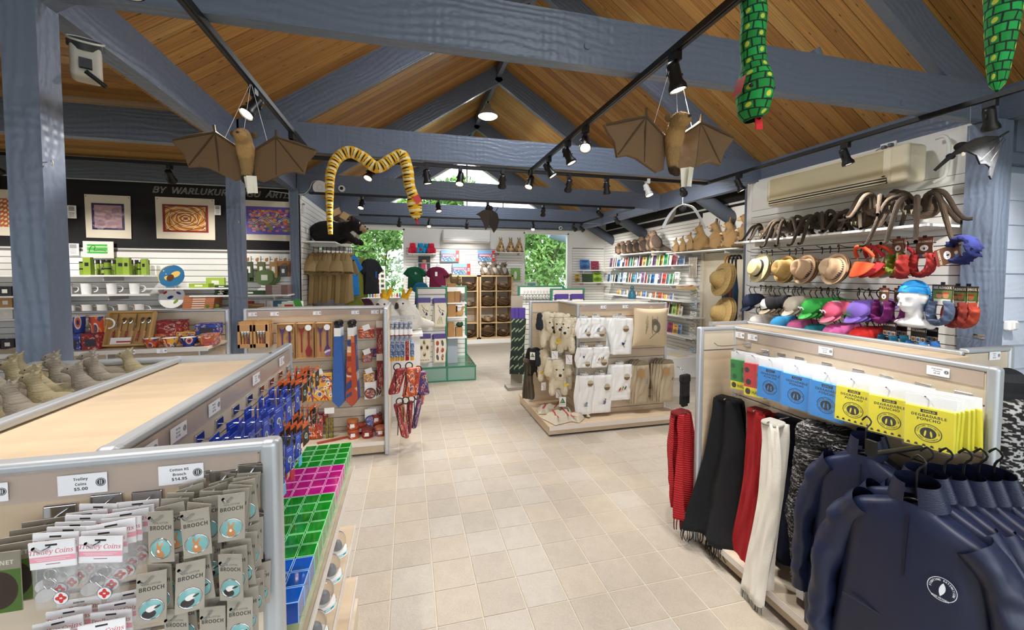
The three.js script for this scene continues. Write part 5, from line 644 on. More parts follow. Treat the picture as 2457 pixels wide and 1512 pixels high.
{ // books
  const cover = canvasTex(96, 128, (g) => { g.fillStyle = '#fff'; g.fillRect(0, 0, 96, 128); g.fillStyle = 'rgba(0,0,0,.28)'; g.fillRect(0, 70, 96, 40); g.fillStyle = 'rgba(255,255,255,1)'; g.fillStyle = 'rgba(30,20,10,.6)'; g.fillRect(14, 14, 68, 9); g.fillRect(22, 28, 52, 7); g.fillRect(14, 114, 50, 5); g.fillStyle = 'rgba(0,0,0,.22)'; g.beginPath(); g.arc(48, 72, 22, 0, 7); g.fill(); g.beginPath(); g.moveTo(0, 110); g.lineTo(40, 80); g.lineTo(96, 112); g.fill(); });
  const cov2 = canvasTex(96, 128, (g) => { g.fillStyle = '#fff'; g.fillRect(0, 0, 96, 128); g.fillStyle = 'rgba(0,60,30,.45)'; for (let i = 0; i < 14; i++) g.fillRect((i * 37) % 96, 30 + (i * 23) % 80, 16, 12); g.fillStyle = 'rgba(20,15,10,.75)'; g.font = 'bold 17px sans-serif'; g.textAlign = 'center'; g.fillText('BIRDS', 48, 22); g.fillRect(20, 114, 56, 5); });
  const bm = (c, k) => M['bk' + c + k] ??= new THREE.MeshStandardMaterial({ map: k ? cov2 : cover, color: c, roughness: .4 });
  const pages = mat('#efe9dc', .8);
  function book(label, pos, turn, w, h, t, c, k, lean = -.1, grp) { const o = thing('book', label, 'book', pos, turn, grp); o.rotation.order = 'YXZ'; o.rotation.x = lean; part('cover', [card(w, h, 0, h / 2, t / 2 + .0006)], bm(c, k), o); part('back_cover', [box(w, h, .002, 0, h / 2, -t / 2), box(.002, h, t, -w / 2, h / 2, 0)], mat(c, .4), o); part('pages', [box(w - .004, h - .004, t, -.001, h / 2, 0)], pages, o); return o; }
  const names = { '#7a5a8a': 'mauve', '#5c7f4a': 'moss-green', '#c0562c': 'rust', '#3d6fb0': 'blue', '#2f8f5a': 'green', '#d8cfc0': 'cream', '#2a3550': 'navy', '#b0392c': 'brick-red', '#8fb83a': 'lime', '#e0a03a': 'amber', '#c9d6e2': 'pale blue', '#e9e6df': 'white', '#8a2f4a': 'maroon', '#d96a2c': 'orange', '#4a8f9c': 'teal', '#caa84a': 'mustard', '#6a8fc4': 'sky-blue', '#394a2c': 'dark green' };
  const cs = Object.keys(names);
  const row = (shelf, X, Y, d0, d1, n, hmin, hmax, seedc, fan = -.55) => { for (let i = 0; i < n; i++) { const c = cs[(seedc + i * 7 + (i >> 2)) % cs.length], h = rr(hmin, hmax); book(`${names[c]} book, ${ORD[i] || 'twenty-' + ORD[i - 20]} from the left on the ${shelf}`, [X + (i % 2) * .012, Y, d0 + (d1 - d0) * i / (n - 1)], -HP + fan * (i % 3 ? .6 : .2), rr(.12, .17), h, .015, c, i % 3 === 1, -.12, 'books on the right wall shelves'); } };
  row('upper right-wall bookshelf', 4.6, 1.72, 8.75, 6.55, 20, .17, .23, 0); row('middle right-wall bookshelf', 4.6, 1.38, 8.85, 6.35, 22, .16, .23, 3); row('third right-wall bookshelf', 4.62, 1.1, 8.4, 6.5, 12, .08, .12, 9); row('fourth right-wall bookshelf', 4.6, .84, 6.95, 6.2, 9, .15, .22, 1); row('lowest right-wall bookshelf', 4.6, .5, 6.95, 6.25, 10, .16, .2, 5, 0);
  const big = (l, x, y, d, t, w, h, c, k = 0) => book(l, [x, y, d], t, w, h, .02, c, k, -.1, 'large books by the right window');
  big('large maroon book with a pale tree, right end of upper shelf', 4.62, 1.72, 6.42, -HP - .2, .18, .19, '#8a2f4a'); big('large blue book beside the maroon tree book', 4.62, 1.72, 6.22, -HP - .2, .18, .19, '#6a8fc4'); big('large black and blue pier book beside the window', 4.18, 1.66, 9.28, 0, .24, .25, '#3d6fb0'); big('black and magenta book right of the pier book', 4.45, 1.66, 9.28, 0, .2, .22, '#8a2f4a', 1); big('dark green crocodile book with yellow title', 4.25, 1.36, 9.28, 0, .26, .2, '#394a2c', 1); big('green and white book right of the crocodile book', 4.52, 1.36, 9.28, 0, .22, .24, '#8fb83a'); big('yellow and white folder left of the crocodile book', 4.0, 1.36, 9.3, 0, .12, .2, '#caa84a');
  // calendars at the end of the shelf
  for (let i = 0; i < 7; i++) book(`cream wall calendar, ${ORD[i]} in the hanging row by the cream door`, [4.62, 1.5, 6.02 - i * .03], -HP - .6, .15, .34, .008, i ? '#cfc0a0' : '#e9e6df', 0, 0, 'hanging calendars');
  // card packs in column
  for (let i = 0; i < 6; i++) book(`greeting card pack, ${ORD[i]} from the top beside the cream door`, [4.66, 1.18 - i * .2, 5.95], -HP - .1, .18, .15, .01, ['#e9e6df', '#c9d6e2', '#e9e6df', '#d8cfc0', '#e9e6df', '#c9d6e2'][i], 1, -.1, 'greeting card packs');
  const tray = thing('wooden_tray', 'small wooden tray of leaflets on the bookshelf', 'tray', [4.52, 1.3, 5.95], -HP - .2); part('tray_body', [box(.3, .01, .2, 0, .005, 0), box(.3, .05, .01, 0, .03, .1), box(.3, .05, .01, 0, .03, -.1), box(.01, .06, .2, -.15, .03, 0), box(.01, .06, .2, .15, .03, 0)], woodK, tray); part('leaflets', box(.22, .03, .15, 0, .04, 0, .1, .2), mat('#c9d0dc', .5), tray); part('leaflets', box(.16, .01, .13, .03, .06, 0, .2, .1), mat('#b0443a', .5), tray);
  const bq = thing('blue_kettle', 'teal bottle-shaped kettle standing behind the island', 'kettle', [2.95, 1.22, 5.0]); part('body', lathe([[0, 0], [.05, 0], [.055, .05], [.035, .1], [.012, .13], [.02, .15], [0, .16]], 20), mat('#3f86a0', .3), bq); part('handle', torus(.025, .006, .0, .15, 0, 0, 0, 0, 6, 14), mat('#3f86a0', .3), bq);
  const bst = thing('display_plinth', 'white stand hidden behind the island carrying the kettle', 'display stand', [2.95, 0, 5.0]); part('column', box(.3, 1.2, .3, 0, .6, 0), mWhite, bst); part('top', box(.34, .02, .34, 0, 1.21, 0), mWhite, bst);
  const bn = thing('catalogue_bench', 'low white bench with magazines beyond the island', 'bench', [3.95, 0, 5.6], .0); part('bench_box', box(.9, .3, .6, 0, .15, 0), mWhite, bn); for (let i = 0; i < 4; i++) solo('magazine', `open magazine, ${ORD[i]} from the left on the white bench`, 'magazine', [box(.22, .008, .28, 0, .004, 0, 0, .2 * i - .3)], mat(['#f0ece6', '#efe6e2', '#ead9b4', '#e8e4dc'][i], .5), [3.62 + i * .2, .3, 5.5 + (i % 2) * .12], 0, 'magazines on the bench');
}
// ---------- goods on the near left stand ----------
{
  // reclining kangaroo figurines
  const g = blob([{ c: [.02, .045, 0], r: [.075, .045, .04] }, { c: [-.035, .07, 0], r: [.03, .045, .03] }, [-.045, .1, 0, .02, -.055, .135, 0, .017], { c: [-.062, .148, 0], r: [.021, .018, .016] }, [-.075, .144, 0, .011, -.092, .14, 0, .007], [-.05, .155, -.009, .006, -.042, .178, -.014, .004], [-.05, .155, .009, .006, -.042, .178, .014, .004], [.07, .04, .01, .035, .06, .015, .04, .012], [.08, .03, 0, .022, .14, .015, .02, .008], [-.04, .05, .02, .012, -.06, .01, .025, .009], [-.04, .05, -.02, .012, -.06, .01, -.025, .009]], .0052, .014);
  const m = mat('#847b6c', .85, { bumpMap: furTex, bumpScale: .002 }), m2 = mat('#938768', .85, { bumpMap: furTex, bumpScale: .002 }), pos = [];
  for (let j = 0; j < 7; j++) for (let i = 0; i < 4; i++) if (i > 0 || j < 4) pos.push([-1.17 + i * .098 - (j % 2) * .03, 1.64 - j * .105, i, j]);
  let p0; pos.forEach(([x, d, i, j], k) => { const lab = `grey resin kangaroo figurine, ${['leftmost', 'second', 'third', 'rightmost'][i]} in the ${ORD[j]} row from the back`; const o = thing('kangaroo_figurine', lab, 'figurine', [x, 1.175, d], -.12 + (k % 3) * .1, 'reclining kangaroo figurines'); o.scale.set(.8, .7, .78); part('body', g, (k + j) % 3 ? m : m2, o); part('eye', [sph(.0035, -.07, .152, .014), sph(.0035, -.07, .152, -.014)], mBlack, o); });
  // wire hooks with carded goods on the end panel (facing the viewer)
  const hookZ = (lab, X, Y, d0, d1) => { const o = thing('wire_hook', lab, 'hook', [X, Y, d1]); const L = d1 - d0; part('prong', tube([[0, 0, 0], [0, 0, L], [0, .012, L + .012]], .0022, 10, 5), mChrome, o); part('clip', rbox(.045, .022, .01, .003, 0, .004, 0), mChrome, o); return o; };
  const brooch = (k, bg) => printMat(128, 256, (c) => { c.fillStyle = '#a79f90'; c.fillRect(0, 0, 128, 256); c.fillStyle = 'rgba(255,255,255,.05)'; for (let i = 0; i < 90; i++) c.fillRect((i * 47) % 128, (i * 83) % 256, 3, 2); c.fillStyle = '#3b3833'; c.textAlign = 'center'; c.font = '12px sans-serif'; c.fillText('100% COTTON', 64, 62); c.font = 'bold 28px sans-serif'; c.fillText('BROOCH', 64, 92, 112); }, .8);
  const bm = brooch(), backs = mat('#a39b8c', .85);
  const badge = (k) => printMat(96, 96, (c) => { c.fillStyle = '#7fb5b3'; c.fillRect(0, 0, 96, 96); if (k === 0) { c.fillStyle = '#c88a58'; c.beginPath(); c.ellipse(48, 70, 20, 24, 0, 0, 7); c.ellipse(48, 44, 12, 16, 0, 0, 7); c.fill(); c.beginPath(); c.ellipse(38, 24, 5, 12, -.3, 0, 7); c.ellipse(58, 24, 5, 12, .3, 0, 7); c.fill(); c.fillStyle = '#f2e8dc'; c.beginPath(); c.ellipse(48, 52, 6, 9, 0, 0, 7); c.fill(); } else { c.fillStyle = '#3f3b3a'; c.beginPath(); c.ellipse(40, 66, 30, 24, -.4, 0, 7); c.fill(); c.fillStyle = '#efe9e2'; c.beginPath(); c.ellipse(52, 38, 22, 12, -.2, 0, 7); c.fill(); c.fillStyle = '#4d4038'; c.beginPath(); c.ellipse(74, 36, 12, 5, -.2, 0, 7); c.fill(); } }, .2);
  const bd = [badge(0), badge(1)];
  const mk = (k) => { const o = new THREE.Group(); part('card', [card(.036, .075, 0, -.03, .0008)], bm, o); part('card_back', box(.036, .075, .0012, 0, -.03, 0), backs, o); const d = new THREE.CircleGeometry(.0145, 22); const q = d.attributes.position; for (let i = 0; i < q.count; i++) q.setZ(i, .006 * (1 - (q.getX(i) ** 2 + q.getY(i) ** 2) / .00021)); d.computeVertexNormals(); part('badge', d.translate(0, -.047, .001), bd[k], o); part('badge_rim', torus(.0147, .0012, 0, -.047, .001), mChrome, o); return o; };
  const proto = [mk(0), mk(1)];
  const cols = ['left', 'middle', 'right'];
  const stack = (lab, k, X, Y, d0, d1, n) => { hookZ(`chrome hook of the ${lab}`, X, Y, d0 - .02, .808); for (let i = 0; i < n; i++) { const o = proto[k].clone(); o.name = num('brooch_card'); scene.add(o); o.position.set(X + (rnd() - .5) * .006, Y - .004, -(d0 + (d1 - d0) * i / (n - 1))); o.rotation.set((rnd() - .5) * .12, (rnd() - .5) * .5 + (i > n - 3 ? .3 : 0), (rnd() - .5) * .3 * (i ? 1 : .2)); tag(o, `grey cotton brooch card, ${ORD[i]} from the front on the ${lab}`, 'brooch', 'brooch cards'); } };
  [[-.355, 1.195, 0], [-.316, 1.192, 0], [-.272, 1.2, 0]].forEach(([x, y, k], i) => stack(`top row ${cols[i]} brooch hook`, k, x, y, .70 + (i === 2 ? .02 : 0), .79, 6));
  [[-.37, 1.105, 1], [-.322, 1.113, 1], [-.27, 1.115, 1]].forEach(([x, y, k], i) => stack(`second row ${cols[i]} brooch hook`, k, x, y, .70, .79, 6));
  [[-.345, 1.035, 0], [-.3, 1.03, 0], [-.262, 1.035, 1]].forEach(([x, y, k], i) => stack(`bottom row ${cols[i]} brooch hook`, k, x, y, .71, .79, 5));
  // trolley coins
  const hm = printMat(192, 128, (c) => { c.fillStyle = '#f4f2f2'; c.fillRect(0, 0, 192, 128); c.fillStyle = '#f2a7b4'; c.fillRect(0, 70, 192, 26); c.fillStyle = '#d04a58'; c.font = 'italic 30px serif'; c.textAlign = 'center'; c.fillText('Trolley Coins', 90, 58); c.fillStyle = '#f7dfe2'; c.fillRect(20, 79, 150, 3); c.fillRect(30, 87, 120, 3); c.fillStyle = '#8a4a50'; c.fillRect(66, 106, 60, 3); c.fillStyle = '#2b2b2b'; c.fillRect(70, 12, 50, 9); }, .6);
  const cm = printMat(64, 64, (c) => { c.fillStyle = '#eee'; c.fillRect(0, 0, 64, 64); c.fillStyle = '#d5413c'; c.beginPath(); c.ellipse(32, 32, 26, 12, 0, 0, 7); c.ellipse(32, 32, 12, 26, 0, 0, 7); c.fill(); c.fillStyle = '#eee'; c.fillRect(26, 28, 12, 8); }, .4);
  const bag = mat('#ffffff', .15, { transmission: .93, thickness: 0, ior: 1.25 });
  const tc = new THREE.Group(); part('header_card', [card(.056, .038, 0, 0, .0012)], hm, tc); part('header_back', box(.056, .038, .001), mat('#eceaea', .6), tc); part('plastic_bag', [rbox(.052, .06, .008, .003, 0, -.047, 0)], bag, tc); const cn = part('coin', cyl(.0095, .0095, .002, 0, 0, 0, 20, HP), mChrome, tc); cn.position.set(.008, -.062, .003); part('coin_print', new THREE.CircleGeometry(.0088, 20).translate(0, 0, .0012), cm, cn); const c2 = part('coin', cyl(.0095, .0095, .002, 0, 0, 0, 20, HP, .5), mChrome, tc); c2.position.set(-.012, -.056, .002); part('key_chain', [torus(.008, .0008, -.004, -.04, .003), tube([[-.004, -.046, .003], [.0, -.05, .003], [.004, -.054, .003]], .001, 6, 4)], mChrome, tc);
  [[-.486, 1.16, 'left'], [-.429, 1.158, 'right']].forEach(([x, y, w]) => { hookZ(`chrome hook of the ${w} trolley coin packs`, x, y + .012, .68, .808); for (let i = 0; i < 7; i++) { const o = tc.clone(); o.name = num('trolley_coin_pack'); scene.add(o); o.position.set(x + (rnd() - .5) * .008, y - .0 + (rnd() - .5) * .004, -(.695 + i * .015)); o.rotation.set(0, (rnd() - .5) * .35, (rnd() - .5) * .14); tag(o, `clear pack of trolley coins, ${ORD[i]} from the front on the upper ${w} hook`, 'coin pack', 'trolley coin packs'); } });
  // animal photo magnets at the left edge
  const mm = printMat(128, 192, (c) => { c.fillStyle = '#8c8474'; c.fillRect(0, 0, 128, 192); c.fillStyle = '#cfc8ba'; c.font = 'bold 20px sans-serif'; c.fillText('MAGNET', 28, 40, 90); c.fillStyle = '#4d6a2c'; c.fillRect(0, 56, 128, 136); c.fillStyle = '#3a2c24'; c.beginPath(); c.ellipse(68, 120, 52, 60, 0, 0, 7); c.fill(); c.beginPath(); c.moveTo(30, 80); c.lineTo(44, 52); c.lineTo(60, 78); c.fill(); c.fillStyle = '#1c1512'; c.beginPath(); c.ellipse(46, 128, 14, 10, 0, 0, 7); c.fill(); }, .4);
  hookZ('chrome hook of the wood magnets', -.548, 1.162, .69, .808); for (let i = 0; i < 5; i++) { const o = thing('magnet_card', `photo magnet card of a dark animal, ${ORD[i]} from the front at the left edge`, 'magnet', [-.55, 1.125, .7 + i * .02], (i ? .1 : 0), 'magnet cards'); part('printed_front', card(.054, .085, 0, 0, .001), mm, o); part('backing', box(.054, .085, .0015), backs, o); }
  [[-.505, 1.02], [-.44, 1.02]].forEach(([x, y], j) => { for (let i = 0; i < 4; i++) { const o = tc.clone(); o.name = num('trolley_coin_pack'); scene.add(o); o.position.set(x, y, -(.71 + i * .02)); o.rotation.set(0, (rnd() - .5) * .3, 0); tag(o, `clear pack of trolley coins, ${ORD[i]} from the front on the lower ${j ? 'right' : 'left'} hook`, 'coin pack', 'trolley coin packs'); } });
  // key rings on the aisle side
  const kb = printMat(64, 128, (c) => { c.fillStyle = '#1c3fae'; c.fillRect(0, 0, 64, 128); c.fillStyle = '#9fb6ee'; c.fillRect(10, 14, 44, 4); c.fillRect(14, 24, 36, 3); c.fillStyle = '#c9cfda'; c.beginPath(); c.arc(32, 70, 15, 0, 7); c.fill(); c.fillStyle = '#6b7688'; c.beginPath(); c.arc(32, 70, 10, 0, 7); c.fill(); }, .5), kk = printMat(64, 128, (c) => { c.fillStyle = '#1a1918'; c.fillRect(0, 0, 64, 128); c.fillStyle = '#e0662a'; c.fillRect(0, 0, 64, 26); c.fillStyle = '#d9dcd6'; c.beginPath(); c.arc(32, 78, 16, 0, 7); c.fill(); c.fillStyle = '#4f8a5a'; c.beginPath(); c.arc(32, 78, 11, 0, 7); c.fill(); }, .5);
  const mkk = (m, edge) => { const o = new THREE.Group(); part('card', card(.05, .085, 0, -.03, .001), m, o); part('card_back', box(.05, .085, .0015, 0, -.03, 0), mat(edge, .5), o); part('key_ring', torus(.011, .001, 0, -.045, .005, 0, .3), mChrome, o); return o; };
  const KB = mkk(kb, '#16349a'), KO = mkk(kk, '#cf5a22');
  const mkr = (c) => { const o = mkk(kb, '#16349a'); part('pendant', rbox(.026, .036, .004, .004, 0, -.085, .008), mat(c, .3), o); part('split_ring', torus(.012, .0012, 0, -.055, .008), mChrome, o); return o; };
  const K2 = mkr('#5fb2dc'), K3 = mkr('#b3262c');
  const rowsK = [[1.15, 9, 1.02, 1.88], [.985, 9, 1.02, 1.88]];
  rowsK.forEach(([y, n, d0, d1], r) => { for (let h = 0; h < n; h++) { const d = d0 + (d1 - d0) * h / (n - 1), P = h > n - 4 ? KO : r ? (h % 3 === 1 ? K3 : K2) : KB; const kn = h > n - 4 ? 'orange and black' : 'blue'; const hk = thing('wire_hook', `chrome hook of the ${ORD[h]} ${r ? 'lower' : 'upper'} key ring row from the viewer`, 'hook', [-.492, y, d], HP); part('prong', tube([[0, 0, 0], [0, 0, .12], [0, .015, .135]], .002, 8, 5), mChrome, hk); part('clip', rbox(.04, .026, .008, .003, 0, .004, 0), mChrome, hk); for (let i = 0; i < 5; i++) { const o = P.clone(); o.name = num('key_ring_card'); scene.add(o); o.position.set(-.38 - i * .02, y - .006, -d); o.rotation.set(0, HP + (rnd() - .5) * .5, (rnd() - .5) * .16); tag(o, `${kn} key ring card, ${ORD[i]} from the aisle on the ${ORD[h]} ${r ? 'lower' : 'upper'} hook`, 'key ring', 'key ring cards'); } } });
  // acrylic insect blocks
  const cols2 = [['green', '#12b02e'], ['pink', '#e0189a'], ['green', '#10a82c'], ['blue', '#1668d8']], gm = cols2.map(([n, c]) => mat(c, .05, { transmission: .55, thickness: .03, ior: 1.45 })), em = ['#9fe6a8', '#f2a0d8', '#93e29e', '#8fbcf4'].map(c => mat(c, .2)), bm2 = cols2.map(([n, c]) => mat(c, .4)), clear = mat('#f4fff6', .03, { transmission: .96, thickness: 0, ior: 1.3 });
  const edge = (() => { const e = []; for (const s of [-1, 1]) { e.push(box(.043, .0016, .0016, 0, .0248, s * .0242), box(.0016, .0016, .049, s * .0212, .0248, 0)); for (const t of [-1, 1]) e.push(box(.0016, .05, .0016, s * .0212, 0, t * .0242)); } return merge(e); })(), cg = rbox(.0425, .05, .0485, .002), bg = box(.04, .002, .046, 0, -.024, 0), side = box(.0445, .04, .0505, 0, -.046, 0), ins = blob([{ c: [0, 0, 0], r: [.006, .004, .009] }, [0, 0, .009, .004], [-.004, 0, 0, .0015, -.012, -.002, .005, .001], [.004, 0, 0, .0015, .012, -.002, .005, .001]], .0018, .002);  // edge: pale strips, the bright acrylic edges painted in as colour
  for (let r = 0; r < 17; r++) for (let c = 0; c < 4; c++) { const k = r < 4 ? 0 : r < 8 ? 1 : r < 14 ? 2 : 3, nm = cols2[k][0]; const o = thing('insect_block', `${nm} acrylic insect block, ${ORD[r]} row from the far end, ${['outer', 'second', 'third', 'innermost'][c]} column`, 'paperweight', [-.268 - c * .0465, .785, 1.865 - r * .0535], 0, 'acrylic insect blocks'); part('resin_block', cg, gm[k], o); part('tinted_base', bg, bm2[k], o); part('insect', ins, mat(k === 1 ? (r + c) % 2 ? '#e0c020' : '#2a6aa0' : (r * 3 + c) % 4 ? '#3a2c1a' : '#6a4a22', .5), o).rotation.y = (r * 5 + c * 3) % 6; part('clear_case', side, clear, o); part('painted_bright_edges', edge, em[k], o); }
  // snow globes
  const gl = mat('#ffffff', .02, { transmission: .95, thickness: .04, ior: 1.33 }), band = printMat(128, 32, (c) => { c.fillStyle = '#f2f4f4'; c.fillRect(0, 0, 128, 32); c.fillStyle = '#1f9db0'; c.fillRect(0, 8, 128, 16); c.fillStyle = '#e8f6f8'; for (let i = 0; i < 8; i++) c.fillRect(6 + i * 16, 12, 9, 8); }, .4);
  const globe = (lab, x, y, d) => { const o = thing('snow_globe', lab, 'snow globe', [x, y, d], 0, 'snow globes'); part('glass_dome', sph(.033, 0, .05, 0, 1, 1.15, 1, 22), gl, o); part('base', cyl(.036, .04, .02, 0, .01, 0, 26), mWhiteGloss, o); part('printed_band', new THREE.CylinderGeometry(.0385, .0402, .013, 26, 1, true).translate(0, .009, 0), band, o); part('tiny_scene', sph(.014, 0, .035, 0, 1, 1.4, 1, 8), mat('#8a8f94', .6), o); };
  [1.72, 1.58, 1.45, 1.32, 1.19, 1.07].forEach((d, i) => globe(`snow globe with teal base band, ${ORD[i]} from the far end of the middle shelf`, -.285, .43, d)); [1.5, 1.36, 1.2].forEach((d, i) => globe(`snow globe, ${ORD[i]} from the far end of the lowest shelf`, -.275, .19, d));
}
// ---------- spoon and tie stand, gift bay ----------
const dotC = {}; const tinted = (m, c) => M['tn' + m.uuid + c] ??= (() => { const q = m.clone(); q.color.set(c); return q; })();
const dots = (bg, cs, seedv = 3) => { if (dotC[bg]) return dotC[bg]; return dotC[bg] = dots0(bg, cs, seedv); };
function dots0(bg, cs, seedv) { let q = seedv * 977; const rn = () => (q = (q * 1664525 + 1013904223) >>> 0) / 4294967296; const t = canvasTex(128, 128, (g) => { g.fillStyle = bg; g.fillRect(0, 0, 128, 128); for (let i = 0; i < 26; i++) { g.strokeStyle = cs[i % cs.length]; g.lineWidth = 3 + rn() * 4; g.beginPath(); const x = rn() * 128, y = rn() * 128; g.bezierCurveTo(x, y, x + 40 * rn(), y - 50 * rn(), x + 60 * rn(), y + 40 * rn()); g.moveTo(x, y); g.lineTo(x, y); g.stroke(); } for (let i = 0; i < 14; i++) { const x = rn() * 128, y = rn() * 128, r = 4 + rn() * 7; g.fillStyle = cs[(i + 1) % cs.length]; g.beginPath(); g.arc(x, y, r, 0, 7); g.fill(); g.strokeStyle = '#efe3d0'; g.lineWidth = 2; g.stroke(); g.fillStyle = cs[i % cs.length]; g.beginPath(); g.arc(x, y, r * .4, 0, 7); g.fill(); } }); t.wrapS = t.wrapT = THREE.RepeatWrapping; return new THREE.MeshStandardMaterial({ map: t, roughness: .6, side: THREE.DoubleSide }); }
const pOrange = dots('#c24a22', ['#e07a3a', '#8a2a1a', '#2f3f7a', '#e9c9a0'], 1), pBlue = dots('#2b3a8c', ['#4a62c0', '#16205a', '#c05a3a', '#d8c8a0'], 2), pMulti = dots('#e2a63c', ['#3a5fb0', '#b8392a', '#f0e2c0', '#6a3a80'], 3), pRed = dots('#8a1f24', ['#c03a34', '#511018', '#d8a890'], 4), pPurple = dots('#4a2f6a', ['#b8402a', '#7a5aa0', '#d8a84a', '#26406a'], 5), pCamo = dots('#b5532f', ['#6a7fc0', '#7a3f8a', '#d98a4a', '#5a8a5a'], 6);
{
  const kraft = mat('#b98d5c', .8), kraftD = mat('#9a744a', .85), white = mat('#f1efeb', .5), D0 = 3.85, grp = 'goods on the spoon and tie stand';
  const spoon = (x, y, h, m) => [lathe([[.004, 0], [.005, h * .6], [.003, h * .7]], 8).translate(x, y, .012), sph(.012, x, y + h * .85, .012, 1, 1.5, .35)];
  // boxed teaspoons: 2 columns, 3 deep
  for (let c = 0; c < 2; c++) for (let i = 0; i < 3; i++) { const o = thing('teaspoon_box', `kraft box with window and painted teaspoons, ${c ? 'right' : 'left'} column, ${['front', 'second', 'third'][i]}`, 'boxed spoons', [-1.3 + c * .115, 1.035, 3.79 + i * .055], 0, grp); part('box', [box(.105, .19, .006, 0, 0, -.02), box(.016, .19, .045, -.045, 0, 0), box(.016, .19, .045, .045, 0, 0), box(.105, .055, .045, 0, .068, 0), box(.105, .03, .045, 0, -.08, 0)], kraft, o); part('hanger_tab', box(.1, .03, .003, 0, .105, 0), kraft, o); if (i === 0) { for (const [x, k] of [[-.022, pMulti], [0, pOrange], [.022, pPurple]]) { part('spoon_handle', box(.008, .06, .006, x, -.035, 0), k, o); part('spoon_bowl', spoon(x, -.01, .05), mChrome, o); } } }
  // salad servers
  for (let c = 0; c < 3; c++) for (let i = 0; i < 2; i++) { const o = thing('salad_server_box', `open kraft tray of painted salad servers, ${['left', 'middle', 'right'][c]} of three, ${i ? 'rear' : 'front'}`, 'boxed servers', [-1.02 + c * .15, .97, 3.86 + i * .05], 0, grp); part('tray', [box(.135, .3, .004, 0, 0, -.015), box(.004, .3, .035, -.066, 0, 0), box(.004, .3, .035, .066, 0, 0), box(.135, .004, .035, 0, .15, 0), box(.135, .004, .035, 0, -.15, 0)], kraft, o); if (!i) { const pm = [pPurple, pRed, pPurple][c]; part('fork', [shape([[-.05, .12], [-.045, .09], [-.032, .06], [-.034, -.1], [-.022, -.1], [-.024, .06], [-.01, .09], [-.005, .12], [-.016, .105], [-.028, .1], [-.04, .105]], .006)], pm, o); part('spoon', [shape([[.022, .11], [.034, .11], [.034, -.04], [.055, -.09], [.045, -.13], [.028, -.14], [.01, -.13], [.0, -.09], [.022, -.04]], .006)], pm, o); part('round_sticker', cyl(.026, .026, .001, .03, .115, .018, 24, HP), white, o); } }
  // neckties
  const tieS = [[-.022, .36], [.022, .36], [.026, .3], [.05, -.3], [0, -.36], [-.05, -.3], [-.026, .3]];
  const bTie = mat('#1f5fae', .5, { bumpMap: furTex, bumpScale: .002 });
  [['blue', bTie, -.605], ['orange', pOrange, -.495]].forEach(([n, m, x]) => { for (let i = 0; i < 3; i++) { const o = thing('necktie', `${n} necktie in clear sleeve, ${['front', 'second', 'rear'][i]} of its hook`, 'necktie', [x + i * .006, .73, 3.84 + i * .035], i * .12, grp); part('tie', shape(tieS, .006, .002), i && n === 'orange' ? pBlue : m, o); part('header_card', box(.055, .075, .004, 0, .31, .004), white, o); part('hanger', [torus(.022, .007, 0, .385, 0), box(.04, .02, .012, 0, .355, 0)], mBlack, o); part('sleeve', box(.105, .7, .001, 0, -.02, .008), mClear, o); } });
  // purses, straps, coin packs, tape measures
  const purse = (l, p, m, w, h, t, tg = 1, ry = 0) => { const o = thing('zip_purse', l, 'purse', p, ry, grp); part('pouch', rbox(w, h, t, Math.min(.02, t / 2), 0, 0, 0, 3), m, o); part('zip', box(w * .9, .006, t * 1.02, 0, h * .36, 0), mBlack, o); if (tg) part('swing_tag', box(.06, .05, .002, 0, h / 2 + .01, t / 2 + .008, .2, .1, .3), white, o); return o; };
  purse('orange dotted purse at the top right of the tie stand', [-.365, 1.02, 3.86], pOrange, .14, .09, .05); purse('small multicoloured coin purse below the orange purse', [-.365, .8, 3.87], pCamo, .085, .09, .03); purse('dark coin purse behind the multicoloured one', [-.3, .83, 3.92], pPurple, .08, .08, .03, 0); purse('striped coin purse with white tag above the tape measures', [-.35, .62, 3.87], pMulti, .1, .1, .03); purse('dark coin purse beside the striped one', [-.28, .62, 3.92], pPurple, .08, .09, .03, 0);
  purse('swirl-patterned yellow and blue pouch left of the ties', [-.76, .56, 3.85], pMulti, .21, .25, .02, 1); purse('orange tall pouch behind the key rings', [-.95, .55, 3.88], pOrange, .2, .22, .02, 1); purse('large orange dotted pouch on the base shelf', [-.83, .21, 3.8], pOrange, .2, .17, .03, 1); purse('dark orange pouch behind the large one', [-.78, .27, 3.88], pRed, .16, .12, .03, 0);
  for (let i = 0; i < 2; i++) { const o = thing('lanyard', `dark red woven lanyard with card, ${i ? 'lower' : 'upper'} hook`, 'lanyard', [-.255, i ? .7 : 1.0, 3.86], 0, grp); part('strap', [box(.05, .24, .02, 0, -.06, 0)], pRed, o); part('header_card', box(.055, .06, .004, 0, .1, .012), mat('#e9ddd2', .5), o); part('clip', torus(.012, .003, 0, -.19, 0), mChrome, o); }
  const disc = [dots('#a83a2a', ['#2f5a9a', '#e8c080', '#501a3a'], 7), dots('#6a7fc0', ['#b8392a', '#e8d8b0', '#3a2a5a'], 8)];
  [[-.34, .5], [-.34, .25]].forEach(([x, y], i) => { for (let k = 0; k < 3; k++) { const o = thing('compact_mirror_pack', `white card with round painted mirror, ${i ? 'lower' : 'upper'} hook, ${['front', 'second', 'rear'][k]}`, 'mirror', [x + k * .02, y, 3.86 + k * .03], k * .1, grp); part('card', rbox(.1, .16, .004, .003), white, o); part('mirror', [cyl(.044, .044, .01, 0, -.025, .008, 28, HP)], disc[i], o); part('mirror_rim', torus(.045, .004, 0, -.025, .01), mBlack, o); } });
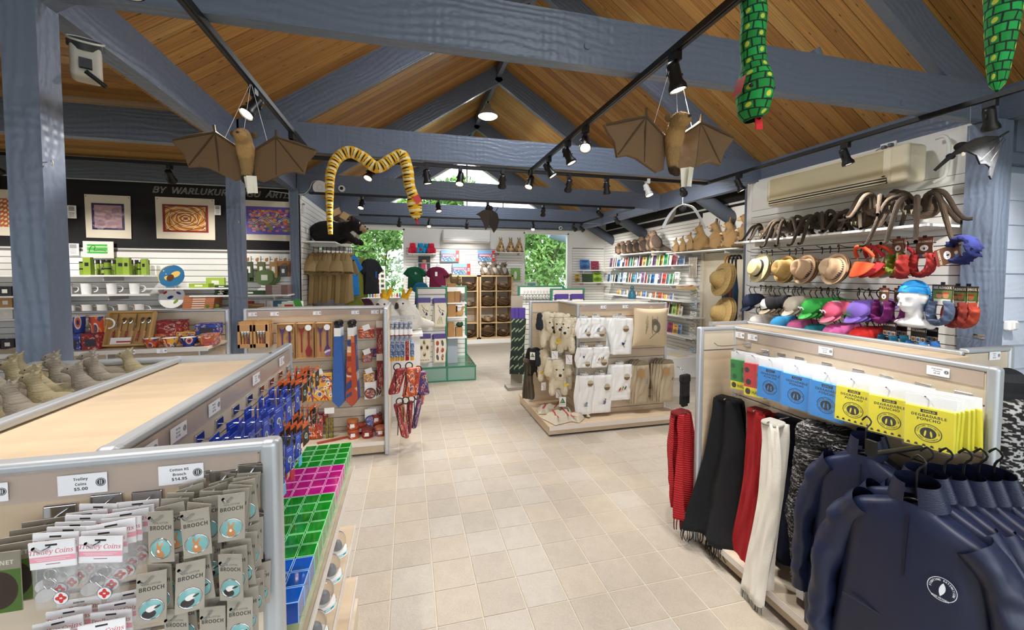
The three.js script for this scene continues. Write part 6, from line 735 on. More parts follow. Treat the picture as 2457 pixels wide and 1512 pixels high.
  const pen = thing('pen_pack', 'clear pack of painted emu-green pens beside the large pouch', 'pen set', [-.675, .23, 3.8]); part('bag', rbox(.075, .25, .025, .006), mClear, pen); part('header_card', box(.08, .05, .004, 0, .13, 0), white, pen); for (const x of [-.018, .018]) part('pen', cyl(.013, .013, .18, x, -.025, 0, 12), tinted(pMulti, '#9ab86a'), pen);
  [[-.475, .12, 3.76, '#b5532f'], [-.36, .12, 3.75, '#8a2f2a'], [-.25, .12, 3.77, '#c97a5a'], [-.48, .2, 3.77, '#b06a30'], [-.42, .12, 3.87, '#a8402a'], [-.28, .12, 3.88, '#9c342c'], [-.29, .2, 3.88, '#8a2a24']].forEach(([x, y, d, c], i) => { const o = thing('round_tin', `round painted tin, ${['left on the base', 'middle on the base', 'right on the base', 'small one stacked on the left tin', 'rear left', 'rear right', 'stacked rear right'][i]}`, 'tin', [x, y, d], 0, 'painted round tins'); part('can', cyl(.046, .046, .075, 0, .0375, 0, 28), [pOrange, pRed, pCamo][i % 3], o); part('lid', cyl(.048, .048, .018, 0, .068, 0, 28), mat(c, .4), o); part('label', box(.035, .03, .001, 0, .035, .047), white, o); });
  solo('painted_boomerang', 'pinkish dotted boomerang lying on the base shelf', 'boomerang', [shape([[-.13, -.02], [-.03, .02], [.1, .06], [.11, .04], [0, -.01], [-.12, -.045]], .008).rotateX(-HP)], tinted(pCamo, '#e8c0b0'), [-.63, .126, 3.72], 0);
  // right end of the stand: tubes, gloves and bags facing the aisle
  for (let r = 0; r < 2; r++) for (let i = 0; i < 5; i++) { const o = thing('bottle_holder', `grey patterned tube with white band, ${ORD[i]} along the ${r ? 'rear' : 'front'} rail`, 'tube pouch', [-.14 + i * .038, 1.04, 3.72 + r * .1], 0, 'tubes on the end of the stand'); part('tube', cyl(.018, .018, .16, 0, 0, 0, 14), dots('#8d94a4', ['#5a6478', '#c8ccd4', '#3a4358'], 31), o); part('band', cyl(.0192, .0192, .05, 0, 0, 0, 14), white, o); part('stripe', cyl(.0195, .0195, .008, 0, -.028, 0, 14), mat('#8a2a2a', .6), o); }
  const rack = thing('wire_rack', 'chrome wire rails on the end of the spoon stand', 'rack', [-.17, 1.15, 3.9]); for (let i = 0; i < 5; i++) part('rail', bar([0, 0, .2 - i * .08], [.22, 0, .2 - i * .08], .003), mChrome, rack); part('front_wire', bar([.22, 0, .2], [.22, 0, -.12], .003), mChrome, rack); part('low_rail', bar([0, -.7, .1], [.2, -.7, .1], .003), mChrome, rack);
  const gl = ['#3d5a8a', '#44618f', '#3a5686', '#c22f2c', '#5a6fa8'];
  gl.forEach((c, i) => { for (let k = 0; k < 2; k++) { const o = thing('glove_bunch', `knitted glove with yellow fingertips, ${ORD[i]} along, ${k ? 'rear' : 'front'} row on the stand end`, 'gloves', [-.14 + i * .042, .85, 3.7 + k * .08], i * .2, 'gloves on the end of the stand'); part('cuff', rbox(.036, .06, .022, .008, 0, .07, 0), i === 3 ? pRed : dots('#3d5a8a', ['#c9d2e2', '#22304a'], 41), o); part('palm', rbox(.038, .08, .02, .008, 0, .01, 0), i === 3 ? pRed : dots('#3d5a8a', ['#c9d2e2', '#22304a'], 41), o); part('finger_tips', [...Array(4)].map((_, f) => rbox(.008, .035, .012, .004, -.014 + f * .0093, -.045, 0)), mat(i === 3 ? '#b8201c' : '#d8a01c', .8), o); } });
  [[-.1, .62, 3.66, pRed, .1, .22], [.0, .6, 3.68, pOrange, .13, .26], [.08, .57, 3.74, pPurple, .12, .22], [-.08, .28, 3.64, pRed, .05, .3], [-.03, .27, 3.66, pCamo, .05, .32], [.02, .28, 3.69, pRed, .05, .3], [.07, .3, 3.72, pPurple, .05, .28], [.1, .46, 3.82, pOrange, .06, .24]].forEach(([x, y, d, m, w, h], i) => { const o = thing('patterned_bag', `${['dark red upper', 'orange dotted upper', 'purple upper', 'narrow red lower', 'narrow multicoloured lower', 'second narrow red lower', 'narrow purple lower', 'rear orange'][i]} patterned bag on the stand end`, 'bag', [x, y, d], .3 - i * .15, 'bags on the end of the stand'); const g = rbox(w, h, .05, .022, 0, 0, 0, 4); const p = g.attributes.position; for (let k = 0; k < p.count; k++) p.setX(k, p.getX(k) + .04 * Math.sin((p.getY(k) / h) * 2 + i)); part('bag_body', g, m, o); part('zip', tube([[-w * .3, -h * .4, .028], [-w * .2, 0, .03], [-w * .3, h * .4, .028]], .004, 10, 5), mBlack, o); part('strap', torus(.03, .005, 0, h / 2 + .015, 0), mBlack, o); });
}
{ // gift bay on the left: mugs, cutlery, bowls, boxes (shelf at .985)
  const S = .985, D = 3.74, grp = 'gift boxes of the bay', bxs = (l, x, y, w, h, d, m, dep = D + .12, win = 1) => { const o = thing('gift_box', l, 'gift box', [x, y, dep], 0, grp); part('carton', rbox(w, h, d, .003, 0, h / 2, 0), m, o); if (win) part('label_panel', box(w * .6, h * .45, .001, 0, h * .42, d / 2 + .001), mat('#2b2a33', .5), o); };
  bxs('blue patterned mug box under the dark blue mug', -2.39, S, .1, .12, .12, pBlue, D); bxs('red-brown patterned mug box under the red mug', -2.28, S, .11, .12, .12, pRed, D); bxs('orange mug box behind', -2.19, S, .08, .12, .1, pOrange, D + .14); bxs('dark mug box at the left end of the bay', -2.52, S, .11, .12, .12, pPurple, D);
  const mug = (l, x, y, d, m, h = .1, r = .04, grp2 = 'painted mugs') => { const o = thing('mug', l, 'mug', [x, y, d], .1, grp2); part('cup', lathe([[0, .003], [r * .8, 0], [r * .85, .006], [r, h], [r * .93, h], [r * .8, .01], [0, .008]], 26), m, o); part('handle', torus(h * .3, .006, r + h * .16, h * .52, 0, 0, 0, -HP, 7, 16, PI * 1.1), mWhiteGloss, o); part('rim', torus(r * .97, .003, 0, h, 0, HP), mWhiteGloss, o); return o; };
  mug('tall dark blue painted mug standing on a mug box', -2.39, S + .12, D, pBlue, .125, .045); mug('tall orange-red painted mug standing on a mug box', -2.27, S + .12, D, pOrange, .125, .045); mug('patterned mug behind the dark blue mug', -2.5, S + .12, D + .1, pMulti, .12, .045);
  const c = thing('cutlery_set', 'open kraft box with six painted cutlery pieces under cellophane', 'boxed cutlery', [-2.08, S + .005, D], 0); c.rotation.x = -.35; part('tray', [box(.3, .27, .006, 0, .135, 0), box(.012, .27, .04, -.145, .135, .02), box(.012, .27, .04, .145, .135, .02), box(.3, .012, .04, 0, .005, .02), box(.3, .012, .04, 0, .265, .02)], mat('#c79f63', .7), c); for (let i = 0; i < 6; i++) { const x = -.1 + i * .04; part('cutlery_blade', [i % 3 ? sph(.016, x + .012, .2, .02, 1, 1.6, .3) : shape([[-.008, 0], [.008, 0], [.006, .1], [-.004, .12]], .003).translate(x + .01, .14, .02), box(.007, .08, .005, x + .005, .15, .02)], mChrome, c); part('cutlery_handle', box(.012, .08, .01, x - .002, .075, .02, 0, 0, -.1), i % 2 ? pMulti : pRed, c); } part('label_card', box(.13, .05, .002, -.04, .04, .03), mat('#f2efe8', .5), c); part('label_band', box(.09, .012, .001, -.02, .032, .032), mat('#c0403a', .5), c); part('cellophane', box(.28, .25, .001, 0, .135, .041), mClear, c);
  [['orange', pOrange], ['yellow-swirl', pMulti], ['blue', pBlue], ['pale confetti', pCamo]].forEach(([n, m], i) => { const o = thing('bowl', `${n} painted bowl on the gift bay shelf`, 'bowl', [-1.9 + i * .12, S, D - .05], 0, 'painted bowls'); part('bowl_shell', lathe([[0, .004], [.032, 0], [.036, .008], [.056, .07], [.052, .07], [.03, .012], [0, .01]], 28), m, o); part('inner_glaze', lathe([[.001, .013], [.03, .015], [.051, .0695]], 28), mWhiteGloss, o); });
  bxs('orange patterned box, bottom left of the box pile', -1.86, S, .14, .09, .12, pOrange, D + .1, 0); bxs('orange patterned box, top of the left pile', -1.84, S + .09, .17, .1, .12, pRed, D + .12, 0); bxs('dark yellow-swirl box in the middle pile', -1.72, S, .14, .1, .1, pMulti, D + .1); bxs('blue patterned box on the right pile', -1.58, S + .07, .16, .09, .1, pBlue, D + .1); bxs('yellow-swirl box below the blue one', -1.6, S, .17, .07, .1, pMulti, D + .1); bxs('pale confetti box at the right end of the bay', -1.53, S, .09, .09, .1, pCamo, D + .0);
  bxs('dark boxed pair on the lower shelf', -2.1, .62, .2, .1, .15, pPurple, 3.78, 0); bxs('tan boxes on the lower shelf, left', -2.4, .62, .2, .12, .15, mat('#b98d5c', .8), 3.78, 0); bxs('tan boxes on the lower shelf, right', -1.8, .62, .25, .1, .15, mat('#a9804f', .8), 3.78, 0);
  // mugs and cosmetics on the aisle wall
  const mg = [canvasTex(128, 64, (g) => { g.fillStyle = '#f4f3f0'; g.fillRect(0, 0, 128, 64); g.fillStyle = '#a0583a'; g.beginPath(); g.ellipse(96, 34, 14, 16, 0, 0, 7); g.fill(); g.fillStyle = '#4f6f8a'; g.fillRect(70, 12, 12, 40); }), canvasTex(128, 64, (g) => { g.fillStyle = '#eceae6'; g.fillRect(0, 0, 128, 64); g.fillStyle = '#b07a4a'; g.fillRect(70, 8, 46, 50); g.fillStyle = '#5a3a22'; g.beginPath(); g.ellipse(92, 34, 12, 16, 0, 0, 7); g.fill(); })].map(t => new THREE.MeshStandardMaterial({ map: t, roughness: .25 }));
  [-4.6, -4.45, -3.74, -3.56, -3.32, -3.1].forEach((x, i) => mug(`white wildlife mug, ${ORD[i]} from the left on the upper mug shelf`, x, 1.31, 5.72, mg[0], .12, .048, 'wildlife mugs')); [-4.6, -4.4, -3.72, -3.56, -3.42, -3.22, -3.06].forEach((x, i) => mug(`cream wildlife mug, ${ORD[i]} from the left on the lower mug shelf`, x, 1.07, 5.72, mg[1], .12, .05, 'wildlife mugs'));
  const og = mat('#7d9a2c', .5), og2 = mat('#93ad3a', .5); let n = 0;
  for (const [x, y, w, h, k] of [[-5.2, 1.53, .07, .12, 0], [-5.0, 1.53, .06, .14, 1], [-4.8, 1.53, .09, .1, 0], [-4.6, 1.53, .05, .15, 2], [-4.45, 1.53, .08, .12, 0], [-3.72, 1.53, .05, .1, 2], [-3.62, 1.53, .06, .16, 1], [-3.52, 1.53, .07, .2, 0], [-3.42, 1.53, .05, .13, 2], [-3.34, 1.53, .06, .17, 1], [-3.25, 1.53, .08, .2, 0], [-3.15, 1.53, .06, .2, 0], [-3.07, 1.53, .06, .16, 1], [-2.98, 1.53, .05, .19, 0]]) { const o = thing('cosmetic', `olive-green ${['carton', 'jar stack', 'pump bottle'][k]}, ${ORD[n++]} from the left on the cosmetics shelf`, 'cosmetics', [x, y, 5.7 + (n % 2) * .08], 0, 'green cosmetics'); if (k === 0) { part('carton', box(w, h, .05, 0, h / 2, 0), n % 2 ? og : og2, o); part('dark_label', box(w * .5, h * .2, .001, 0, h * .6, .026), mDark, o); } else if (k === 1) { part('jar', [cyl(w / 2, w / 2, h * .4, 0, h * .2, 0, 18), cyl(w / 2, w / 2, h * .4, 0, h * .65, 0, 18)], og, o); part('lid', [cyl(w / 2 + .001, w / 2 + .001, h * .1, 0, h * .43, 0, 18), cyl(w / 2 + .001, w / 2 + .001, h * .12, 0, h * .9, 0, 18)], mDark, o); } else { part('bottle', lathe([[0, 0], [w / 2, 0], [w / 2, h * .6], [w * .15, h * .72], [w * .12, h * .8], [0, h * .8]], 16), mat('#2a2a26', .3), o); part('pump', [cyl(w * .1, w * .1, h * .2, 0, h * .9, 0, 8), box(w * .5, h * .05, .01, w * .1, h, 0)], mBlack, o); part('label', cyl(w / 2 + .001, w / 2 + .001, h * .3, 0, h * .3, 0, 16), og2, o); } }
  for (let i = 0; i < 12; i++) { const o = thing('cosmetic', `small dark-capped bottle, ${ORD[i]} from the left at the back of the cosmetics shelf`, 'cosmetics', [-3.66 + i * .055, 1.53, 5.9], 0, 'small cosmetic bottles'); part('bottle', cyl(.02, .02, .13, 0, .065, 0, 12), i % 2 ? og : og2, o); part('cap', cyl(.018, .018, .05, 0, .155, 0, 12), mDark, o); }
}
// ---------- goods on the near right stand ----------
// hanging cloth: closed sheet with folds; x across, y down from 0 to -h
function drape(w0, w1, h, folds, amp, th, ph = 0, nx = 26, ny = 26, lean = 0) {
  const P = [], UV = [], ix = [], put = (s) => { for (let j = 0; j <= ny; j++) for (let i = 0; i <= nx; i++) { const u = i / nx - .5, v = j / ny, w = w0 + (w1 - w0) * Math.pow(v, .8); const z = amp * (.35 + .65 * v) * Math.sin(u * folds * 2 * PI + ph + .8 * Math.sin(v * 3 + ph)) + .012 * (vn(u * 8 + ph + 9, v * 9 + 3) - .5) + lean * v * v; const e = Math.sqrt(Math.max(0, 1 - Math.pow(Math.abs(u * 2), 6))); P.push(u * w + .012 * Math.sin(v * 5 + ph), -v * h, z + s * th / 2 * e); UV.push(u * w, -v * h); } };
  put(1); put(-1); const N = (nx + 1) * (ny + 1);
  for (let k = 0; k < 2; k++) for (let j = 0; j < ny; j++) for (let i = 0; i < nx; i++) { const a = k * N + j * (nx + 1) + i, b = a + nx + 1; k ? ix.push(a, a + 1, b, b, a + 1, b + 1) : ix.push(a, b, a + 1, b, b + 1, a + 1); }
  for (let i = 0; i < nx; i++) { const a = ny * (nx + 1) + i; ix.push(a, a + N, a + 1, a + 1, a + N, a + N + 1); const b = i; ix.push(b, b + 1, b + N, b + 1, b + N + 1, b + N); }
  const g = new THREE.BufferGeometry(); g.setAttribute('position', new THREE.Float32BufferAttribute(P, 3)); g.setAttribute('uv', new THREE.Float32BufferAttribute(UV, 2)); g.setIndex(ix); g.computeVertexNormals(); return g;
}
function fringeGeo(w, h, amp, n, len, folds, ph, r = .0022, lean = 0) { const gs = []; for (let i = 0; i < n; i++) { const u = (i + .5) / n - .5, z = amp * Math.sin(u * folds * 2 * PI + ph + .8 * Math.sin(3 + ph)) + lean, x = u * w + .012 * Math.sin(5 + ph); gs.push(tube([[x, -h + .005, z], [x + rr(-.008, .008), -h - len * .5, z + rr(-.006, .006)], [x + rr(-.014, .014), -h - len * rr(.8, 1.05), z + rr(-.01, .01)]], r, 4, 4)); } return gs; }
const knitTex = dataTex(128, 128, (u, v) => 255 * Math.abs(Math.sin(v * PI * 16)) * (.6 + .4 * Math.abs(Math.sin(u * PI * 20))), false);
const knit = (c, rep = 4, bs = .004) => { const k = 'kn' + c + rep; if (!M[k]) { const t = knitTex.clone(); t.repeat.set(rep, rep); M[k] = new THREE.MeshStandardMaterial({ color: c, roughness: .95, bumpMap: t, bumpScale: bs, side: THREE.DoubleSide }); } return M[k]; };
function scarf(label, pos, turn, m, w0, w1, h, o2 = {}) { const o = thing('scarf', label, 'scarf', pos, turn, 'scarves on the near right stand'); const f = o2.folds || 1.3, a = o2.amp ?? .02, ph = o2.ph || 0; part('front_fall', drape(w0, w1, h, f, a, o2.th || .02, ph, 26, 26, o2.lean || 0), m, o); const bk = part('rear_fall', drape(w0, w1 * .9, h * .93, f, a, o2.th || .02, ph + 1.5, 20, 20, o2.lean || 0), m, o); bk.position.z = -.05; part('top_fold', [rbox(w0, .03, .075, .015, 0, -.004, -.025, 3)], m, o); if (o2.fringe) { part('fringe', fringeGeo(w1, h, a, o2.fringe, .07, f, ph, o2.fr || .0025, o2.lean || 0), m, o); } part('hook', bar([0, .005, .02], [0, .005, -.14], .004), mChrome, o); return o; }
{
  const q = -HP;
  scarf('long black woollen scarf with fringe at the far end of the stand', [1.7, .86, 1.88], q + .35, knit('#101114', 10, .001), .13, .3, .76, { fringe: 34, folds: 1.6, amp: .03, lean: .12 });
  scarf('plain red scarf with fringe', [1.7, .86, 1.68], q + .2, knit('#9c1018', 12, .0008), .1, .17, .8, { fringe: 22, folds: .8, amp: .018, lean: .06 }); scarf('navy scarf behind the red one', [1.78, .84, 1.6], q + .2, knit('#12162c', 12, .0008), .13, .17, .7, { folds: 1, ph: 1 });
  scarf('cream-white scarf with long tassels', [1.63, .86, 1.53], q + .2, knit('#e2ddd0', 12, .0008), .085, .13, .82, { fringe: 15, folds: .7, amp: .015, fr: .0045, lean: .08 }); scarf('black scarf behind the white one', [1.8, .84, 1.42], q + .2, knit('#15171f', 12, .0008), .1, .14, .6, { folds: 1, ph: 2 });
  // fluffy snood
  const fs = thing('fur_snood', 'fluffy black and grey faux-fur snood', 'scarf', [1.72, .89, 1.33], q + .2); const fg = blob([[-.06, -.03, 0, .055, -.075, -.4, .02, .06, 0], [-.075, -.4, .02, .06, -.05, -.66, .03, .05, 0], [.05, -.03, -.02, .055, .07, -.4, .0, .06, 0], [.07, -.4, 0, .06, .04, -.66, .02, .05, 0], [-.06, -.03, 0, .05, .05, -.03, -.02, .05, 0], [-.05, -.67, .03, .05, .04, -.67, .02, .05, 0]], .012, .03, [C('#ffffff')], .004);
  const ft = dataTex(128, 256, (u, v) => { const n = vn(u * 8, v * 40, 0, 8, 40) * .6 + .4 * vn(u * 40, v * 60, 1, 40, 60), t = n > .52 ? 90 + 120 * (n - .52) * 2 : 18 + 20 * n; return [t, t * .97, t * .95]; }); ft.repeat.set(1, .9); part('fur_loop', fg, new THREE.MeshStandardMaterial({ map: ft, roughness: 1, bumpMap: furTex, bumpScale: .012 }), fs); part('swing_tag', box(.03, .045, .002, -.06, -.74, .05), mat('#e8e8e8', .5), fs);
  // red knitted scarf and black gloves at the far panel
  scarf('chunky red knitted shawl with fringe left of the end panel', [1.6, .72, 2.1], .35, knit('#a81a20', 5, .006), .11, .27, .58, { fringe: 30, folds: 2.2, amp: .03, fr: .0035, th: .03, lean: .05 });
  const gv = thing('gloves', 'pair of black knitted gloves hanging above the red shawl', 'gloves', [1.6, .93, 2.1], .3); part('palm', [rbox(.07, .1, .03, .012, 0, -.06, 0)], knit('#0e0e10', 8), gv); part('fingers', [...Array(5)].map((_, i) => rbox(.014, .06, .02, .006, -.032 + i * .016, -.14 + (i % 4 ? 0 : .015), 0)), knit('#0e0e10', 8), gv); part('cuff', rbox(.075, .05, .035, .012, 0, 0, 0), knit('#131316', 8), gv); part('hook', tube([[0, .02, 0], [0, .05, -.02], [.0, .06, -.06]], .003, 8, 5), mChrome, gv);
  // ponchos
  const pon = (bg, edge, who) => printMat(256, 320, (g) => { g.fillStyle = bg; g.fillRect(0, 0, 256, 320); g.fillStyle = '#10131a'; g.textAlign = 'center'; g.fillRect(84, 14, 88, 26); g.fillStyle = bg; g.font = 'bold 22px sans-serif'; g.fillText(who, 128, 35); g.fillStyle = '#10131a'; g.font = 'bold 30px sans-serif'; g.fillText('DEGRADABLE', 128, 74, 210); g.fillText('PONCHO', 128, 104, 130); g.beginPath(); g.arc(128, 198, 70, 0, 7); g.lineWidth = 5; g.strokeStyle = '#10131a'; g.stroke(); g.beginPath(); g.arc(128, 198, 44, 0, 7); g.fill(); g.fillStyle = bg; for (const x of [112, 144]) { g.beginPath(); g.ellipse(x, 204, 6, 26, x < 128 ? .12 : -.12, 0, 7); g.fill(); } g.fillStyle = '#10131a'; g.font = 'bold 15px sans-serif'; const ring = (t, r, a0, da, flip) => [...t].forEach((ch, i) => { g.save(); g.translate(128, 198); g.rotate(a0 + i * da); g.translate(0, flip ? r : -r); g.fillText(ch, 0, 5); g.restore(); }); ring('FIGHTING EXTINCTION', 57, -1.55, .172); ring('ZOOS VICTORIA', 57, 1.0, -.165, 1); if (who === 'CHILD') for (let i = 0; i < 6; i++) { g.beginPath(); g.arc(24 + i * 42, 300, 9, 0, 7); g.fill(); g.fillRect(12 + i * 42, 306, 24, 4); } }, .25);
  const mb = pon('#1486d8', '', 'ADULT'), my = pon('#e6dc12', '', 'CHILD'), hdr = mat('#eef1f4', .25), film = mat('#ffffff', .08, { transmission: .97, thickness: 0, ior: 1.08 });
  const ladyb = (bg) => printMat(128, 192, (g) => { g.fillStyle = bg; g.fillRect(0, 0, 128, 192); g.fillStyle = bg === '#1f8f3c' ? '#0f5a22' : '#1c1416'; for (const [x, y, r] of [[20, 40, 16], [104, 60, 20], [30, 110, 18], [100, 120, 14]]) { g.beginPath(); g.arc(x, y, r, 0, 7); g.fill(); } g.fillStyle = '#e6dc12'; g.fillRect(0, 140, 128, 52); g.fillStyle = '#2a1a10'; g.font = 'bold 28px sans-serif'; g.fillText('HALO', 50, 178); g.beginPath(); g.arc(26, 166, 18, 0, 7); g.fill(); }, .3);
  const mg = ladyb('#1f8f3c'), mr = ladyb('#c8202a');
  const pack = (front, c, w, h) => { const o = new THREE.Group(); const g = rbox(w, h, .018, .008, 0, -h / 2 - .035, 0, 2); part('folded_poncho', g, mat(c, .3), o); part('printed_front', card(w - .006, h - .006, 0, -h / 2 - .035, .0098), front, o); part('header', rbox(w * .98, .04, .003, .001, 0, -.018, 0), hdr, o); part('film', box(w + .006, h + .05, .0008, 0, -h / 2 - .012, .0115), film, o); return o; };
  const protos = { blue: pack(mb, '#1a8cdb', .128, .155), yellow: pack(my, '#e3d916', .125, .14), green: pack(mg, '#1f8f3c', .1, .16), red: pack(mr, '#c8202a', .105, .17) };
  [['blue', 1.58], ['blue', 1.445], ['blue', 1.31], ['yellow', 1.205], ['yellow', 1.085], ['yellow', .97], ['red', 1.68], ['green', 1.78]].forEach(([c, d], i) => { const w = c === 'blue' ? ['far', 'middle', 'near'][i] : c === 'yellow' ? ['far', 'middle', 'near'][i - 3] : 'corner'; const hk = thing('wire_hook', `chrome hook of the ${w} ${c} poncho packs`, 'hook', [1.85, 1.135, d], -HP); part('prong', tube([[0, 0, 0], [0, 0, .17], [0, .012, .185]], .0025, 8, 5), mChrome, hk); part('clip', rbox(.05, .03, .008, .003), mChrome, hk); const n = c === 'green' || c === 'red' ? 3 : 6; for (let k = 0; k < n; k++) { const o = protos[c].clone(); o.name = num('poncho_pack'); scene.add(o); o.position.set(1.685 + k * .024, 1.14 + (c === 'yellow' ? .005 : 0), -(d + rr(-.006, .006))); o.rotation.set(0, -HP + .22 + rr(-.06, .06), rr(-.04, .04)); tag(o, `${c} rain poncho pack, ${ORD[k]} from the aisle on the ${w} ${c} hook`, 'poncho', 'rain poncho packs'); } });
  const bh = thing('wire_hook', 'bare chrome hook at the corner above the green poncho', 'hook', [1.85, 1.16, 1.9], -HP); part('prong', tube([[0, 0, 0], [0, 0, .2], [0, .015, .22]], .0025, 8, 5), mChrome, bh); part('clip', rbox(.05, .03, .008, .003), mChrome, bh);
  // navy rain jackets
  const jg = (() => { const P = [], UV = [], ix = [], nu = 56, nv = 40, prof = [[0, .062, .05], [.03, .075, .055], [.06, .15, .06], [.1, .195, .068], [.3, .2, .085], [.6, .225, .1], [.85, .245, .105], [1, .25, .1]];
    for (let j = 0; j <= nv; j++) { const v = j / nv; let k = 0; while (k < prof.length - 2 && prof[k + 1][0] < v) k++; const [a, b] = [prof[k], prof[k + 1]], t = (v - a[0]) / (b[0] - a[0]), W = a[1] + (b[1] - a[1]) * t, Dp = a[2] + (b[2] - a[2]) * t; for (let i = 0; i <= nu; i++) { const th = i / nu * 2 * PI, c = Math.cos(th), n = Math.sin(th), f = 1 + v * (.1 * Math.sin(th * 5 + 1.5 * v) + .07 * Math.sin(th * 9 - 4 * v + 1)) + .22 * v * (vn(c * 2.5 + 9 + v * 2, n * 2.5 + 9 + v * 7, 1) - .5), e = .8; P.push(Math.sign(c) * Math.pow(Math.abs(c), e) * W * (1 + (f - 1) * .25), -v * .8, Math.sign(n) * Math.pow(Math.abs(n), e) * Dp * f); UV.push(i / nu, v); } }
    for (let j = 0; j < nv; j++) for (let i = 0; i < nu; i++) { const a = j * (nu + 1) + i, b = a + nu + 1; ix.push(a, a + 1, b, b, a + 1, b + 1); }
    const g = new THREE.BufferGeometry(); g.setAttribute('position', new THREE.Float32BufferAttribute(P, 3)); g.setAttribute('uv', new THREE.Float32BufferAttribute(UV, 2)); g.setIndex(ix); g.computeVertexNormals(); return g; })();
  const slv = s => { const g = taperTube([[s * .14, -.07, 0], [s * .2, -.14, .0], [s * .25, -.32, .02], [s * .27, -.5, .05], [s * .26, -.66, .07]], t => [.07 - .018 * t, .055 - .012 * t], 44, 16), p = g.attributes.position; for (let i = 0; i < p.count; i++) { const y = p.getY(i), n = .03 * (vn(p.getX(i) * 12 + 9 + y * 6, y * 11 + 9 + p.getZ(i) * 14, 2) - .5) + .012 * (vn(p.getZ(i) * 30 + 9, y * 26 + 9, 1) - .5); p.setXYZ(i, p.getX(i) + n * s, y, p.getZ(i) + n); } g.computeVertexNormals(); return g; };
  const jm = mat('#151d37', .42, { bumpMap: furTex, bumpScale: .0004, sheen: .3 }), jmd = jm.clone(), logo = new THREE.MeshStandardMaterial({ transparent: true, roughness: .6, map: canvasTex(128, 128, (g) => { g.clearRect(0, 0, 128, 128); g.strokeStyle = '#dfe4ea'; g.lineWidth = 3; g.beginPath(); g.arc(64, 64, 58, 0, 7); g.stroke(); g.fillStyle = '#dfe4ea'; g.beginPath(); g.moveTo(64, 30); g.quadraticCurveTo(92, 60, 62, 102); g.quadraticCurveTo(42, 66, 64, 30); g.fill(); g.font = 'bold 13px sans-serif'; g.textAlign = 'center'; [...'FIGHTING EXTINCTION'].forEach((c, i) => { g.save(); g.translate(64, 64); g.rotate(-1.7 + i * .19); g.fillText(c, 0, -42); g.restore(); }); g.fillText('ZOOS VICTORIA', 64, 116, 70); }) });
  jmd.side = THREE.DoubleSide; const jk = new THREE.Group(); part('shell', jg, jmd, jk); part('sleeve', slv(-1), jmd, jk); part('sleeve', slv(1), jmd, jk); part('collar', [new THREE.CylinderGeometry(.062, .085, .075, 22, 3, true, .25, PI * 2 - .5).scale(1, 1, .75).rotateX(.25).translate(0, .035, .0)], jmd, jk); part('zip', [box(.006, .2, .004, 0, -.13, .078, -.1)], mat('#0c1020', .4), jk); part('pocket_flap', box(.2, .009, .004, -.07, -.4, .098), mat('#141c34', .5), jk); part('hanger', [tube([[-.12, -.075, 0], [0, .0, 0], [.12, -.075, 0]], .006, 12, 6), tube([[0, .0, 0], [0, .1, 0], [.02, .13, 0], [.0, .15, 0], [-.02, .13, 0]], .004, 14, 6)], mBlack, jk); const emb = part('chest_emblem', card(.075, .075), logo, jk); emb.position.set(.1, -.21, .092); emb.rotation.set(-.1, .2, -.1);
  const arm = thing('garment_rail', 'dark garment arm carrying the rain jackets', 'rail', [1.7, .97, .98]); part('arm_bar', bar([.16, 0, 0], [-.25, 0, .0], .008), mBlack, arm); part('end_stop', box(.012, .05, .03, -.25, .02, 0), mBlack, arm);
  [[1.53, .9, .2, 'nearest one with white chest emblem'], [1.6, .92, .1, 'second behind the nearest'], [1.65, .9, .0, 'third behind the nearest'], [1.7, .88, -.05, 'fourth behind the nearest'], [1.75, .87, -.1, 'fifth behind the nearest'], [1.8, .86, -.1, 'last against the slats']].forEach(([x, d, a, l], i) => { const o = jk.clone(); o.name = num('rain_jacket'); scene.add(o); o.position.set(x, .85 + (i ? .01 : 0), -d); o.rotation.set(0, -HP + a, 0); o.scale.set(.88, .95, i ? .5 : .8); tag(o, 'navy rain jacket on hanger, ' + l, 'jacket', 'navy rain jackets'); });
  [[1.66, 1.14, .3, 'left one turned to the aisle'], [1.73, 1.17, .2, 'behind the left one']].forEach(([x, d, a, l], i) => { const o = jk.clone(); o.name = num('rain_jacket'); scene.add(o); o.position.set(x, .88, -d); o.rotation.set(0, -HP + a, 0); o.scale.set(.72, .95, .6); o.remove(o.children[o.children.length - 1]); tag(o, 'navy rain jacket on hanger, ' + l, 'jacket', 'navy rain jackets'); });
  // knitted hats and red scarf at the right edge
  const kh = (l, x, y, d, cs) => { const o = thing('knitted_hat', l, 'hat', [x, y, d]); o.scale.setScalar(.8); cs.forEach((c, i) => part('knitted_band', tr(new THREE.SphereGeometry(.1, 20, 5, 0, PI * 2, .15 + i * .42, .44), 0, 0, 0).scale(1, 1.25, .8), knit(c, 3, .006), o)); part('tag', box(.03, .06, .002, .03, .02, .1, .1, .2, .3), mat('#e8e6e0', .5), o); };
  kh('purple and teal striped knitted hat at the right picture edge', 2.27, .99, 1.02, ['#3a2358', '#123c46', '#4a2a66', '#143a44']); kh('grey flecked knitted hat above the purple one', 2.26, 1.09, 1.06, ['#3d4048', '#55585e', '#34363c', '#3d4048']); kh('dark teal knitted hat below the purple one', 2.29, .87, 1.0, ['#15303a', '#2a2142', '#182e38', '#241c3a']);
  const rf = solo('fluffy_scarf', 'crimson fluffy knitted scarf at the lower right edge', 'scarf', [blob([[-.02, .1, 0, .09, .0, -.1, .02, .1], [0, -.1, .02, .1, .02, -.35, .0, .09], [.1, .05, .02, .09, .12, -.3, .0, .09]], .014, .03, null, .006)], knit('#8a1020', 8, .01), [2.25, .66, 1.0]);
